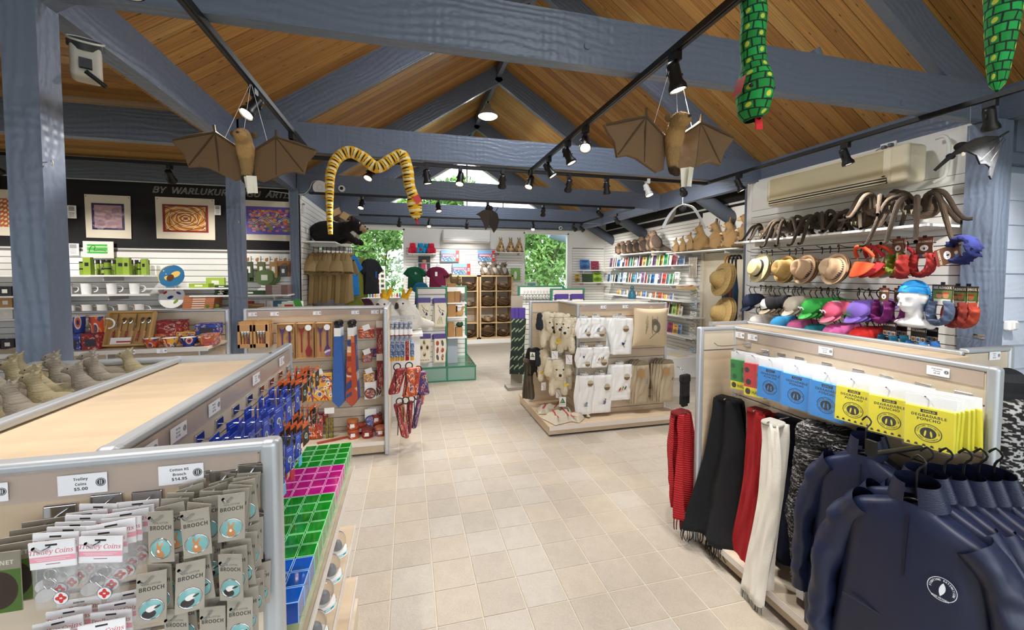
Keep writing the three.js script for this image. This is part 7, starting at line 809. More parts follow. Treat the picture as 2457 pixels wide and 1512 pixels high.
  const sn = solo('flecked_snood', 'black and white flecked snood behind the striped knitted hats', 'scarf', [blob([[0, .15, 0, .06, -.02, -.2, 0, .07], [.08, .15, 0, .06, .08, -.2, 0, .07]], .014, .02, null, .004)], new THREE.MeshStandardMaterial({ map: dataTex(64, 64, (u, v) => { const t = vn(u * 20, v * 40, 0, 20, 40) > .55 ? 170 : 25; return [t, t, t]; }), roughness: 1 }), [2.16, .88, 1.0]);
  const rk = thing('wire_rack', 'chrome wire arms at the right picture edge', 'rack', [2.16, 1.12, .98]); part('arm', bar([0, 0, .15], [.25, .0, .12], .004), mChrome, rk); part('arm', bar([0, .04, .12], [.25, .05, .1], .004), mChrome, rk);
}
// ---------- goods on the island ----------
{
  const D = 3.78, tw = mat('#f2f1ee', .85, { bumpMap: clothTex, bumpScale: .001 }), grp = 'white embroidered towels';
  const motif = [(g) => { g.fillStyle = '#6a727c'; g.beginPath(); g.ellipse(64, 76, 17, 26, .3, 0, 7); g.fill(); g.beginPath(); g.ellipse(76, 40, 9, 12, 0, 0, 7); g.fill(); g.fillRect(30, 92, 44, 5); }, (g) => { g.fillStyle = '#8a98a0'; g.beginPath(); g.ellipse(64, 62, 24, 28, .4, 0, 7); g.fill(); g.fillStyle = '#5a7a6a'; g.fillRect(30, 84, 66, 8); g.fillStyle = '#6f7a84'; g.beginPath(); g.arc(80, 36, 14, 0, 7); g.fill(); }, (g) => { g.fillStyle = '#26324f'; g.beginPath(); g.ellipse(60, 66, 20, 14, -.4, 0, 7); g.fill(); g.strokeStyle = '#26324f'; g.lineWidth = 6; g.beginPath(); g.moveTo(72, 58); g.lineTo(96, 20); g.moveTo(60, 78); g.lineTo(76, 108); g.stroke(); g.fillStyle = '#2f62b0'; g.beginPath(); g.arc(44, 54, 9, 0, 7); g.fill(); }, (g) => { const cs = ['#b0392c', '#c9a63a', '#2f6a4a', '#b0392c']; for (let i = 0; i < 3; i++) { g.fillStyle = cs[i]; g.beginPath(); g.ellipse(30 + i * 34, 62 - i * 6, 9, 20, .6, 0, 7); g.fill(); g.fillStyle = cs[i + 1]; g.beginPath(); g.arc(38 + i * 34, 44 - i * 6, 7, 0, 7); g.fill(); } g.strokeStyle = '#8a7a5a'; g.lineWidth = 2; g.beginPath(); g.moveTo(8, 90); g.quadraticCurveTo(60, 70, 122, 72); g.stroke(); }].map(d => new THREE.MeshStandardMaterial({ transparent: true, roughness: .9, map: canvasTex(128, 128, (g) => { g.clearRect(0, 0, 128, 128); d(g); }) }));
  const stick = printMat(64, 64, (g) => { g.fillStyle = '#c9b79a'; g.fillRect(0, 0, 64, 64); g.fillStyle = '#7a6248'; g.fillRect(0, 34, 64, 30); }, .6);
  const towel = (l, x, y, w, h, mo, n, sx = .3, sy = -.25, mx = 0, my = -.1, d = D) => { for (let i = n - 1; i >= 0; i--) { const o = thing('folded_towel', `white folded towel ${l}, ${i ? ORD[i] + ' behind the front' : 'front one'}`, 'towel', [x - i * .012, y, d + i * .016], 0, grp); part('fold', drape(w, w, h, .8, .002, .012, i, 10, 12).translate(0, h / 2, 0), tw, o); if (!i) { part('embroidery', card(w * .5, w * .5, w * mx, h * my, .0125), motif[mo], o); part('paper_seal', new THREE.CircleGeometry(Math.min(.034, w * .2), 20).translate(w * sx, h * sy, .013), stick, o); } part('hanger', [box(.05, .02, .003, 0, h / 2 + .012, 0), torus(.009, .0018, 0, h / 2 + .028, 0)], mat('#dcdcd8', .4), o); } };
  towel('with a kangaroo, top left', 1.715, 1.012, .12, .2, 0, 3, .25, -.28); towel('with a koala, top second', 1.85, 1.012, .15, .2, 1, 3, .28, -.3); towel('with a wren, middle left', 1.72, .715, .135, .2, 2, 3, .15, -.32, -.15, .05); towel('with parrots, middle second', 1.885, .712, .175, .205, 3, 3, .2, -.25); towel('with a wren, long one left of the cushion', 2.14, .915, .205, .37, 2, 6, .1, .22, -.02, -.2); towel('with a koala, long one at the lower left', 1.725, .335, .155, .39, 1, 3, .3, .3, .0, -.25); towel('with a kangaroo, long one at the lower middle', 1.91, .335, .21, .385, 0, 4, .22, .18, .1, -.2); towel('with parrots, long one below the wren towel', 2.12, .44, .235, .365, 3, 3, .25, .15, .05, -.2);
  [[1.72, 1.13], [1.86, 1.13], [2.14, 1.13], [1.72, .84], [1.9, .84], [2.13, .65], [1.73, .55], [1.93, .55], [2.35, .64], [2.64, .64]].forEach(([x, y], i) => { const o = thing('wire_hook', `chrome hook, ${ORD[i]} on the towel island reading left to right and down`, 'hook', [x, y, 3.86]); part('prong', tube([[0, 0, 0], [0, 0, .1], [0, .012, .115]], .0025, 8, 5), mChrome, o); part('clip', rbox(.035, .025, .008, .003), mChrome, o); });
  // cushion
  const ct = canvasTex(256, 256, (g) => { g.fillStyle = '#c9b595'; g.fillRect(0, 0, 256, 256); g.strokeStyle = 'rgba(106,104,58,.7)'; g.lineWidth = 3; for (let i = 0; i < 22; i++) { g.beginPath(); const x = 86 + (i * 37) % 110, y = 44 + (i * 23) % 90; g.moveTo(x, y); g.quadraticCurveTo(x - 12, y + 30, x + ((i % 3) - 1) * 16, y + 56); g.stroke(); } g.fillStyle = 'rgba(92,84,72,.75)'; g.beginPath(); g.ellipse(152, 120, 34, 44, -.3, 0, 7); g.fill(); g.beginPath(); g.arc(140, 86, 22, 0, 7); g.fill(); g.fillStyle = 'rgba(205,190,165,.8)'; g.beginPath(); g.ellipse(146, 130, 14, 22, 0, 0, 7); g.fill(); g.strokeStyle = 'rgba(92,80,62,.8)'; g.lineWidth = 5; g.beginPath(); g.moveTo(110, 206); g.quadraticCurveTo(140, 170, 176, 150); g.stroke(); });
  const cu = thing('cushion', 'square beige cushion printed with a koala', 'cushion', [2.435, 1.005, 3.76]); const cg = new THREE.BoxGeometry(.4, .4, .1, 18, 18, 4); { const p = cg.attributes.position; for (let i = 0; i < p.count; i++) { const x = p.getX(i) / .2, y = p.getY(i) / .2; const e = Math.pow(Math.max(0, (1 - Math.pow(Math.abs(x), 2.4))) * Math.max(0, (1 - Math.pow(Math.abs(y), 2.4))), .45); p.setXYZ(i, p.getX(i) * (1 - .06 * (1 - y * y)) , p.getY(i) * (1 - .06 * (1 - x * x)), p.getZ(i) * (.12 + .95 * e)); } cg.computeVertexNormals(); } part('cover', cg, new THREE.MeshStandardMaterial({ map: ct, roughness: .85, bumpMap: clothTex, bumpScale: .001 }), cu); part('hanging_loop', torus(.012, .002, 0, .205, 0), mat('#c9b595', .8), cu); cu.rotation.z = -.03;
  // calico wine bags on card hangers
  const cal = cloth('#b9a88c', .9), kraft = mat('#b08a5c', .8);
  [[2.35, 'left group', 1], [2.645, 'right group', 2]].forEach(([x, w, mo]) => { for (let i = 4; i >= 0; i--) { const o = thing('calico_bag', `beige calico bag on card hanger, ${w}, ${i ? ORD[i] + ' behind the front' : 'front one'}`, 'bag', [x - i * .022, .41, 3.75 + i * .022], .1 + i * .06, 'beige calico bags'); part('cloth', drape(.15, .17, .4, 1, .006, .02, i, 12, 12).translate(0, .2, 0), cal, o); part('card_hanger', shape([[-.08, .2], [-.06, .235], [-.02, .25], [.02, .25], [.06, .235], [.08, .2]], .003), mat('#8a7d68', .8), o); if (!i) { part('kraft_label', box(.08, .075, .002, -.03, .12, .018, 0, 0, -.05), kraft, o); part('print', card(.08, .1, .035, .03, .0135), motif[mo === 2 ? 3 : 1], o); } } });
  // sheepskin toys in the notch
  const sc = [C('#e6d9bd'), C('#2b2d33')], dog = (e) => blob([[0, .1, 0, .062, 0, -.03, 0, .07, 0], [0, .1, .04, .055, 0, .02, .085, .042, 0], [-.075, .13, 0, .024, -.085, .03, .02, .034, e], [.075, .13, 0, .024, .085, .03, .02, .034, 0], [-.04, -.06, .02, .036, -.05, -.13, .035, .03, 0], [.04, -.06, .02, .036, .05, -.13, .035, .03, 0]], .0095, .02, sc, .003);
  const dg = [dog(1), dog(0)], dm = furV(.006), blk = fur('#17140f', .95, .008);
  const aus = printMat(64, 96, (g) => { g.fillStyle = '#f2f1ee'; g.fillRect(0, 0, 64, 96); g.fillStyle = '#1f7a55'; g.beginPath(); g.moveTo(32, 8); g.lineTo(60, 62); g.lineTo(4, 62); g.fill(); g.strokeStyle = '#e0b03a'; g.lineWidth = 5; g.beginPath(); g.moveTo(16, 56); g.lineTo(30, 34); g.lineTo(40, 48); g.stroke(); g.fillStyle = '#888'; g.fillRect(6, 70, 52, 3); g.fillRect(6, 78, 52, 3); }, .5);
  const wt = printMat(64, 96, (g) => { g.fillStyle = '#f2f1ee'; g.fillRect(0, 0, 64, 96); g.strokeStyle = '#c03a34'; g.lineWidth = 3; g.beginPath(); g.moveTo(10, 14); g.lineTo(44, 66); g.stroke(); g.fillStyle = '#444'; g.fillRect(30, 80, 26, 3); }, .5);
  [[1.42, .97, 4.1, 0, 1.15, 'upper left', .4], [1.52, .96, 4.0, 1, 1.2, 'upper second', 0], [1.58, .93, 3.94, 0, 1.2, 'upper third with a black ear', -.2], [1.6, .95, 4.15, 1, 1.15, 'upper rear', .2], [1.645, .92, 4.06, 1, 1.1, 'upper right by the post', -.5], [1.4, .58, 4.15, 0, 1.05, 'lower left', .5], [1.5, .5, 3.98, 1, 1.25, 'lower middle', .1], [1.62, .52, 4.06, 1, 1.15, 'lower right by the post', -.4]].forEach(([x, y, d, k, s, w, a], i) => { const o = thing('sheepskin_toy', `cream sheepskin puppet toy, ${w}`, 'plush toy', [x, y, d], a - .3, 'sheepskin toys'); o.scale.setScalar(s); part('body', dg[k], dm, o); part('eye', [sph(.007, -.028, .075, .12), sph(.007, .028, .075, .12)], mBlack, o); part('nose', sph(.012, 0, .03, .128), mBlack, o); part('swing_tag', card(.055, .08, .03 - (i % 2) * .07, -.2, .075).clone(), i % 3 ? wt : aus, o); part('yellow_label', box(.045, .018, .002, .06 - (i % 3) * .06, -.06, .075, 0, .2, .2), mat('#e3c020', .6), o); });
  const bk = thing('sheepskin_toy', 'black sheepskin toy on the outer left of the island', 'plush toy', [1.33, .6, 4.2], -.6, 'sheepskin toys'); part('body', dg[1], blk, bk); part('swing_tag', card(.055, .08, .0, .09, .12), aus, bk);
  const rl = thing('wire_rack', 'chrome rails carrying the sheepskin toys', 'rack', [1.53, 1.12, 4.1]); part('rail', bar([-.17, 0, .25], [.13, 0, .25], .003), mChrome, rl); part('rail', bar([-.17, -.43, .22], [.13, -.43, .22], .003), mChrome, rl); for (let i = 0; i < 3; i++) part('prong', bar([-.12 + i * .11, 0, -.3], [-.12 + i * .11, 0, .25], .003), mChrome, rl);
  const ol = thing('leather_belts', 'bunch of olive leather straps on the left edge of the island', 'straps', [1.26, .62, 4.25]); for (let i = 0; i < 4; i++) part('strap', drape(.05, .06, .42, 1, .006, .012, i, 6, 12).rotateY(.4).translate(i * .018 - .03, 0, i * .02), cloth('#5d5240', .8), ol); part('top_roll', rbox(.12, .05, .08, .02, 0, .0, .02), cloth('#665a46', .8), ol);
  // calico shoppers on the base
  const cs = cloth('#ddd2bc', .9), rs = mat('#c2372f', .8);
  const heap = (l, x, d, w, dep, a, k) => { const o = thing('calico_shopper', l, 'bag', [x, .102, d], a, 'calico shoppers on the base'); const g = new THREE.PlaneGeometry(w, dep, 24, 20).rotateX(-HP), p = g.attributes.position; for (let i = 0; i < p.count; i++) { const X = p.getX(i), Z = p.getZ(i); const e = Math.min(1, (.5 - Math.abs(X / w)) * 6) * Math.min(1, (.5 - Math.abs(Z / dep)) * 6); p.setY(i, .006 + e * (.03 * k + .035 * vn(X * 18 + 9, Z * 18 + 9 + k * 3) + .012 * vn(X * 50 + 3, Z * 50 + 3, 1))); } g.computeVertexNormals(); part('cloth', g, cs, o); part('red_stripe', [0, 1].map(s => { const q = new THREE.PlaneGeometry(w * .8, .012, 14, 1).rotateX(-HP).rotateY(1.2), r = q.attributes.position; for (let i = 0; i < r.count; i++) { r.setX(i, r.getX(i) + (s - .5) * .12); const X = r.getX(i), Z = r.getZ(i); r.setY(i, .012 + .03 * k + .035 * vn(X * 18 + 9, Z * 18 + 9 + k * 3) + .012 * vn(X * 50 + 3, Z * 50 + 3, 1)); } return q; }), new THREE.MeshStandardMaterial({ color: '#c2372f', roughness: .8, side: THREE.DoubleSide }), o); part('handle', tube([[w * .4, .03, 0], [w * .62, .05, .05], [w * .66, .02, .12], [w * .5, .03, .1]], .009, 16, 6), cs, o); };
  heap('crumpled calico shopper with red stripes, front one', 1.46, 3.8, .3, .24, .3, 1.2); heap('crumpled calico shopper behind the front one', 1.45, 4.05, .28, .2, -.2, 1); heap('crumpled calico shopper by the corner post', 1.6, 3.76, .16, .16, .8, .8);
}
const spotT = canvasTex(64, 64, g => { g.fillStyle = '#f0eee8'; g.fillRect(0, 0, 64, 64); g.fillStyle = '#15151a'; for (const [x, y, r] of [[14, 12, 9], [46, 22, 11], [20, 44, 10], [52, 54, 8]]) { g.beginPath(); g.arc(x, y, r, 0, 7); g.fill(); } });
const spotT2 = canvasTex(64, 64, g => { g.fillStyle = '#16261e'; g.fillRect(0, 0, 64, 64); g.fillStyle = '#8a9a7a'; for (let i = 0; i < 18; i++) g.fillRect((i * 23) % 60, (i * 37) % 60, 6, 9); }); spotT2.wrapS = spotT2.wrapT = THREE.RepeatWrapping; spotT2.repeat.set(8, 8);
// ---------- back wall, towers, left corner and aisle wall ----------
{
  // board game boxes
  const mono = printMat(192, 128, (g) => { g.fillStyle = '#4f86c8'; g.fillRect(0, 0, 192, 128); g.fillStyle = '#7fb0dc'; g.fillRect(0, 0, 192, 40); for (let i = 0; i < 30; i++) { g.fillStyle = ['#2f4f8a', '#6a9a4a', '#c9a86a', '#d8e4ee'][i % 4]; g.fillRect((i * 41) % 150, 72 + (i * 17) % 50, 14, 9); } g.fillStyle = '#c8232c'; g.fillRect(10, 44, 140, 28); g.fillStyle = '#fff'; g.font = 'bold 25px sans-serif'; g.textAlign = 'center'; g.fillText('MONOPOLY', 80, 67, 132); g.fillStyle = '#d8362c'; g.fillRect(156, 0, 36, 128); g.fillStyle = '#2a2a30'; g.fillRect(160, 44, 28, 50); g.fillStyle = '#e8dcc8'; for (let i = 0; i < 4; i++) g.fillRect(163 + (i % 2) * 13, 48 + (i >> 1) * 22, 10, 18); }, .4);
  [[.915, 1.83, 9.3, 'upper left'], [1.745, 1.84, 9.3, 'upper right'], [1.165, 1.53, 9.28, 'lower one on the bookcase']].forEach(([x, y, d, w]) => { const o = thing('board_game_box', `red and blue board game box on the back wall, ${w}`, 'board game', [x, y, d], 0, 'board games'); part('carton', rbox(.4, .26, .055, .003, 0, .13, 0), mat('#c5ccd8', .5), o); part('lid_print', card(.396, .256, 0, .13, .0285), mono, o); part('spine', box(.006, .256, .05, .2, .13, 0), mat('#c8232c', .5), o); });
  [[.66, 1.02, '#9cc6d8'], [1.42, 1.86, '#c8ccd0']].forEach(() => 0);
  // leather hats in the cubes
  const lc = ['#806548', '#6a533c', '#8d7150', '#755c43'], plan = { '0,0,1': 4, '0,1,1': 1, '0,3,1': 3, '0,3,0': 2, '1,0,0': 5, '1,0,1': 3, '1,1,0': 7, '1,1,1': 5, '1,2,0': 1, '1,2,1': 3, '1,3,0': 8, '1,3,1': 3 };
  for (const q of cubeX) { const n = plan[[q.k, q.r, q.c]] || 0; for (let i = 0; i < n; i++) { const o = hat(`brown leather hat, ${ORD[i]} from the bottom in the ${q.k ? 'right' : 'left'} bookcase, ${['top', 'second', 'third', 'lowest'][q.r]} ${q.c ? 'right' : 'left'} cube`, [q.x, q.y + .022 + i * .021, 9.16], .3 * i, 'western', mat(lc[(i + q.r) % 4], .55), i === n - 1 ? '#2c2018' : null, { flat: 1, curl: .45, pinch: 1, group: 'leather hats in the bookcases' }); } }
  // framed lion-coloured print at the right window, calendars between
  const eag = printMat(96, 128, (g) => { g.fillStyle = '#f4f2ee'; g.fillRect(0, 0, 96, 128); g.fillStyle = '#6fb8b0'; g.fillRect(12, 12, 72, 84); g.fillStyle = '#7a4526'; g.beginPath(); g.moveTo(30, 42); g.quadraticCurveTo(46, 18, 66, 38); g.quadraticCurveTo(84, 60, 82, 96); g.lineTo(48, 96); g.quadraticCurveTo(46, 66, 36, 56); g.fill(); g.fillStyle = '#e8e0d0'; g.beginPath(); g.moveTo(30, 42); g.lineTo(20, 50); g.lineTo(34, 54); g.fill(); g.fillStyle = '#333'; g.fillRect(16, 106, 10, 10); g.fillRect(34, 108, 40, 4); }, .5);
  const pr = (l, c, x, y, d, w, h, m, ry = 0) => { const o = thing('print', l, c, [x, y, d], ry, 'prints and cards on the back wall'); part('sheet', card(w, h, 0, 0, .004), m, o); part('backing', box(w, h, .006), mWhite, o); };
  pr('white-bordered print of a brown eagle on teal at the window', 'print', 2.85, 1.2, 9.37, .27, .36, eag);
  const leaf = (bg, f) => printMat(96, 96, (g) => { g.fillStyle = bg; g.fillRect(0, 0, 96, 96); f(g); }, .5);
  pr('green calendar with a pale bird on the back wall', 'calendar', 2.45, 1.55, 9.36, .24, .3, leaf('#7fae5a', g => { g.fillStyle = '#e6e8e0'; g.beginPath(); g.ellipse(48, 54, 14, 30, 0, 0, 7); g.fill(); })); pr('white calendar with a leaf wreath', 'calendar', 2.46, 1.22, 9.36, .25, .28, leaf('#f2efe8', g => { g.strokeStyle = '#a8b0a0'; g.lineWidth = 4; g.beginPath(); g.arc(48, 48, 28, 0, 7); g.stroke(); })); pr('cream sheet printed with many small animals', 'wrapping paper', 2.46, .86, 9.36, .26, .36, leaf('#efe6d8', g => { for (let i = 0; i < 14; i++) { g.fillStyle = ['#b0583a', '#3a3a44', '#d08a7a'][i % 3]; g.beginPath(); g.ellipse(10 + (i * 29) % 80, 10 + (i * 37) % 80, 8, 5, i, 0, 7); g.fill(); } })); pr('green and white leaflet low on the back wall', 'leaflet', 2.47, .52, 9.36, .2, .22, leaf('#e8eee0', g => { g.fillStyle = '#7aa84a'; g.fillRect(0, 0, 96, 26); g.fillStyle = '#8a4a6a'; g.fillRect(0, 70, 96, 20); }));
  pr('portrait poster of a girl in a pink shirt', 'poster', .35, 1.8, 9.36, .26, .3, leaf('#3a4048', g => { g.fillStyle = '#d8a080'; g.beginPath(); g.arc(48, 36, 16, 0, 7); g.fill(); g.fillStyle = '#3a2418'; g.fillRect(30, 14, 36, 12); g.fillStyle = '#c83a5a'; g.fillRect(24, 54, 48, 42); }));
  // T-shirts
  const tee = shape([[-.07, .0], [.07, .0], [.14, -.03], [.22, -.15], [.16, -.2], [.13, -.16], [.135, -.5], [-.135, -.5], [-.13, -.16], [-.16, -.2], [-.22, -.15], [-.14, -.03]], .02, .014); { const p = tee.attributes.position; for (let i = 0; i < p.count; i++) p.setZ(i, p.getZ(i) + .014 * Math.sin(p.getX(i) * 34 + p.getY(i) * 5) * Math.min(1, -p.getY(i) * 3 + .2)); tee.computeVertexNormals(); }
  const shirt = (l, pos, ry, c, s, grp, extra, sx = 1, sy = 1) => { const o = thing('t_shirt', l, 'shirt', pos, ry, grp); o.scale.set(s * sx, s * sy, s); part('garment', tee, cloth(c, .9), o); part('hanger', [tube([[-.12, -.025, 0], [0, .02, 0], [.12, -.025, 0]], .005, 10, 5), tube([[0, .02, 0], [0, .06, 0], [.015, .08, 0], [0, .095, 0]], .003, 10, 5)], mBlack, o); if (extra) extra(o); return o; };
  const wp = (o) => part('white_print', card(.08, .07, .02, -.14, .027), leafT, o), leafT = new THREE.MeshStandardMaterial({ transparent: true, roughness: .9, map: canvasTex(64, 64, g => { g.clearRect(0, 0, 64, 64); g.fillStyle = '#dfe8e2'; g.fillRect(10, 8, 26, 12); g.fillRect(6, 26, 46, 6); g.fillRect(14, 38, 40, 5); g.fillRect(12, 50, 36, 5); }) });
  const tg = o => part('swing_tag', box(.045, .1, .002, -.01, -.15, .03), mat('#eee', .5), o);
  for (let i = 1; i >= 0; i--) shirt(i ? 'green child T-shirt behind the front green one' : 'green child T-shirt with white print above the glass tower', [.11 + i * .02, 1.66 - i * .01, 7.1 + i * .04], 0, '#125c40', .82, 'children T-shirts', i ? 0 : wp, 1, .85); for (let i = 2; i >= 0; i--) shirt(i ? `maroon child T-shirt, ${ORD[i]} behind the front one` : 'maroon child T-shirt with white tag above the glass tower', [.47 + i * .02, 1.66 - i * .015, 7.1 + i * .04], 0, '#6d1038', .85, 'children T-shirts', i ? 0 : tg, 1, .85); shirt('teal T-shirt hanging below the green one', [.2, 1.4, 7.05], .5, '#0f5f86', .7, 'children T-shirts', 0);
  const ts = thing('garment_rail', 'chrome rail holding the green and maroon T-shirts', 'rail', [.3, 0, 7.25]); part('upright', bar([0, 0, 0], [0, 1.72, 0], .012), mChrome, ts); part('arm', bar([-.2, 1.74, .1], [.2, 1.74, .1], .008), mChrome, ts); part('arm_brace', bar([0, 1.72, 0], [0, 1.74, .1], .008), mChrome, ts); part('foot', cyl(.15, .15, .02, 0, .01, 0, 20), mChrome, ts);
  // khaki shirts and others on arms of the left wall
  for (let i = 0; i < 9; i++) shirt(`khaki short-sleeved shirt, ${ORD[i]} from the wall`, [-1.32 + i * .058, 1.82, 6.45 + (i % 3) * .02], HP, i % 2 ? '#8a7046' : '#9c8154', 1.35, 'khaki shirts', o => { part('collar', torus(.05, .014, 0, .0, .0, HP - .4), cloth('#a88d60'), o); for (const s of [-1, 1]) part('sleeve', taperTube([[s * .12, -.05, 0], [s * .19, -.11, 0], [s * .24, -.19, 0]], t => [.05 + .035 * t, .02 + .012 * t], 8, 12), cloth(i % 2 ? '#93784c' : '#a4895c'), o); part('wooden_hanger', tube([[-.13, -.02, .0], [0, .03, 0], [.13, -.02, 0]], .008, 10, 6), mat('#b98a52', .5), o); }, 1, 1.0);
  shirt('bright blue T-shirt with yellow print right of the khaki shirts', [-.86, 1.82, 6.75], 1.1, '#1478c4', 1.2, 'shirts on the left wall', o => { part('yellow_print', box(.13, .2, .003, .0, -.22, .026), mat('#c9cc28', .8), o); }); for (let i = 0; i < 2; i++) shirt(i ? 'olive T-shirt behind the blue one, farther' : 'olive T-shirt behind the blue one', [-.82 + i * .05, 1.8, 6.95 + i * .1], 1.1, '#7a7c1e', 1.25, 'shirts on the left wall'); for (let i = 0; i < 3; i++) shirt(`black T-shirt, ${ORD[i]} near the left window`, [-.8 + i * .06, 1.78, 7.3 + i * .1], 1.0, '#101114', 1.1, 'shirts on the left wall'); shirt('black T-shirt with blue print near the left window', [-.6, 1.78, 7.2], .9, '#14161c', 1.1, 'shirts on the left wall', o => part('blue_print', box(.03, .26, .003, .08, -.3, .026), mat('#1f52b8', .8), o)); for (let i = 0; i < 3; i++) shirt(`olive low T-shirt, ${ORD[i]} under the khaki shirts`, [-1.05 + i * .1, 1.2, 6.9], 1.0, '#6f7420', 1.0, 'shirts on the left wall'); for (let i = 0; i < 3; i++) shirt(`pink patterned low garment, ${ORD[i]} by the blue T-shirt`, [-.85 + i * .08, 1.12, 7.3], .9, i % 2 ? '#c83a7a' : '#4a1a3a', .7, 'shirts on the left wall');
  const ar = thing('garment_rail', 'chrome garment arms under the bear shelf', 'rail', [-1.38, 1.96, 6.5]); part('arm_bar', bar([0, 0, 0], [.65, -.02, 0], .008), mChrome, ar); part('arm_bar', bar([0, -.02, -.8], [.85, -.04, -.75], .008), mChrome, ar); part('wall_bracket', box(.02, .05, .9, .01, 0, -.4), mChrome, ar);
  const gb = solo('grey_bundle', 'grey rounded plush lying below the khaki shirts', 'plush toy', blob([{ c: [0, .1, 0], r: [.22, .12, .14] }, { c: [.15, .1, .03], r: [.1, .09, .1] }], .02, .03, null, .002), fur('#7d7f88'), [-1.12, 1.02, 6.4]);
  const gbs = thing('wall_ledge', 'white ledge under the grey plush', 'shelf', [-1.15, 1.0, 6.45]); part('board', box(.45, .02, .5, 0, .005, 0), mWhite, gbs); part('bracket', box(.3, .06, .02, 0, -.03, 0), mWhite, gbs);
  // photo board and little jars at the left window
  const pb = thing('photo_board', 'white board of small photo tiles before the left window', 'notice board', [-.72, 1.09, 9.1], .2); part('panel', box(.5, .62, .02, 0, .32, 0), mWhiteGloss, pb); const pc = ['#7a4a3a', '#3a5f8a', '#5a7a3a', '#b08a5a', '#8a3a4a', '#444']; for (let r = 0; r < 5; r++) for (let c = 0; c < 5; c++) part('photo_tile', box(.06, .06, .003, -.19 + c * .095, .1 + r * .105, .012), mat(pc[(r * 3 + c * 2) % 6], .4), pb);
  for (let i = 0; i < 18; i++) solo('small_jar', `tiny coloured jar, ${ORD[i]} from the left on the window ledge`, 'jar', [cyl(.018, .018, .07, 0, .035, 0, 10), cyl(.014, .014, .015, 0, .077, 0, 10)], mat(['#d9a21c', '#d8d4c8', '#b83a2c', '#3a7ab8', '#4a9a5a', '#7a4a9a'][i % 6], .3), [-1.0 + i * .055, 1.06, 9.05], 0, 'jars on the window ledge');
  // tea towels on the glass tower
  const tt = [leaf('#e9e0cc', g => { g.strokeStyle = '#7a8a2a'; g.lineWidth = 3; for (let i = 0; i < 5; i++) { g.beginPath(); g.moveTo(48, 52); g.quadraticCurveTo(30 + i * 9, 66, 22 + i * 12, 88); g.stroke(); } g.lineWidth = 4; g.beginPath(); g.moveTo(26, 8); g.quadraticCurveTo(46, 30, 84, 34); g.stroke(); g.fillStyle = '#26357a'; g.beginPath(); g.ellipse(64, 44, 14, 7, .3, 0, 7); g.fill(); g.strokeStyle = '#26357a'; g.beginPath(); g.moveTo(52, 42); g.lineTo(36, 26); g.stroke(); }), leaf('#efe6d2', g => { for (const [x, y] of [[48, 14], [22, 36], [74, 36], [48, 64]]) { g.strokeStyle = '#a8853a'; g.lineWidth = 1.5; for (let a = 0; a < 20; a++) { g.beginPath(); g.moveTo(x, y); g.lineTo(x + 15 * Math.cos(a * .314), y + 13 * Math.sin(a * .314)); g.stroke(); } g.fillStyle = '#2a2018'; g.beginPath(); g.ellipse(x, y, 9, 7, 0, 0, 7); g.fill(); } g.fillStyle = '#222'; for (let i = 0; i < 6; i++) g.fillRect(10 + i * 14, 86, 6, 4); }), leaf('#f0e8da', g => { for (let i = 0; i < 6; i++) { g.fillStyle = ['#a8482c', '#5a5650', '#8a4a34'][i % 3]; g.beginPath(); g.ellipse(26 + (i % 2) * 44, 18 + (i >> 1) * 30, 14, 10, i, 0, 7); g.fill(); } })];
  const vio = mat('#4a3a86', .35);
  const tea = (l, x, y, d, k, n, ry = 0) => { for (let i = n - 1; i >= 0; i--) { const o = thing('tea_towel', `folded tea towel ${l}, ${i ? ORD[i] + ' behind the front' : 'front one'}`, 'tea towel', [x - i * .008, y - i * .008, d + i * .014], ry, 'tea towels on the towers'); part('cloth', drape(.165, .165, .36, .6, .002, .01, i, 8, 10).translate(0, .17, 0), cloth('#e6dcc6'), o); if (!i) part('print', card(.155, .33, 0, -.01, .009), tt[k], o); part('violet_header', rbox(.185, .07, .012, .004, 0, .195, .004), vio, o); } };
  tea('with blue wrens, upper left', .215, .985, 5.94, 0, 3); tea('with blue wrens, upper right', .44, .98, 5.94, 0, 3); tea('with echidnas, lower left', .215, .47, 5.94, 1, 3); tea('with native animals, lower right', .435, .465, 5.94, 2, 3); tea('on the tower behind the island, left', 1.98, 1.06, 5.12, 2, 2); tea('on the tower behind the island, right', 2.2, 1.06, 5.12, 0, 2);
  // kraft boxes and figurines on the tower shelves
  const kr = mat('#b58856', .8), kb = (l, x, y, d, w, h, t = .1) => solo('kraft_box', l, 'box', [rbox(w, h, t, .002, 0, h / 2, 0)], kr, [x, y, d], 0, 'kraft boxes on the glass tower');
  kb('kraft box on the top tower shelf, left', .61, 1.13, 6.12, .1, .16); kb('kraft box on the top tower shelf, right', .72, 1.13, 6.2, .09, .16); kb('tall kraft box on the middle tower shelf', .62, .92, 6.12, .12, .19); kb('kraft box on the low tower shelf, left', .61, .62, 6.12, .1, .14); kb('kraft box on the low tower shelf, right', .73, .62, 6.12, .1, .14); kb('dark topped box stacked on the low left box', .61, .76, 6.12, .09, .07); kb('pale box on the tower top', .62, 1.36, 6.1, .12, .05);
  const fig = (l, pos, prims, c, ry = 0) => solo('animal_figurine', l, 'figurine', blob(prims, .007, .012), mat(c, .6), pos, ry, 'animal figurines on the glass tower');
  const owl = [[0, .05, 0, .042], { c: [0, .1, 0], r: [.036, .036, .034] }, [-.025, .13, 0, .012], [.025, .13, 0, .012]], lieroo = [{ c: [0, .04, 0], r: [.06, .04, .035] }, [.03, .06, 0, .02, .05, .13, 0, .016], [.05, .13, 0, .018, .085, .14, 0, .01], [-.05, .03, 0, .02, -.1, .015, 0, .008]];
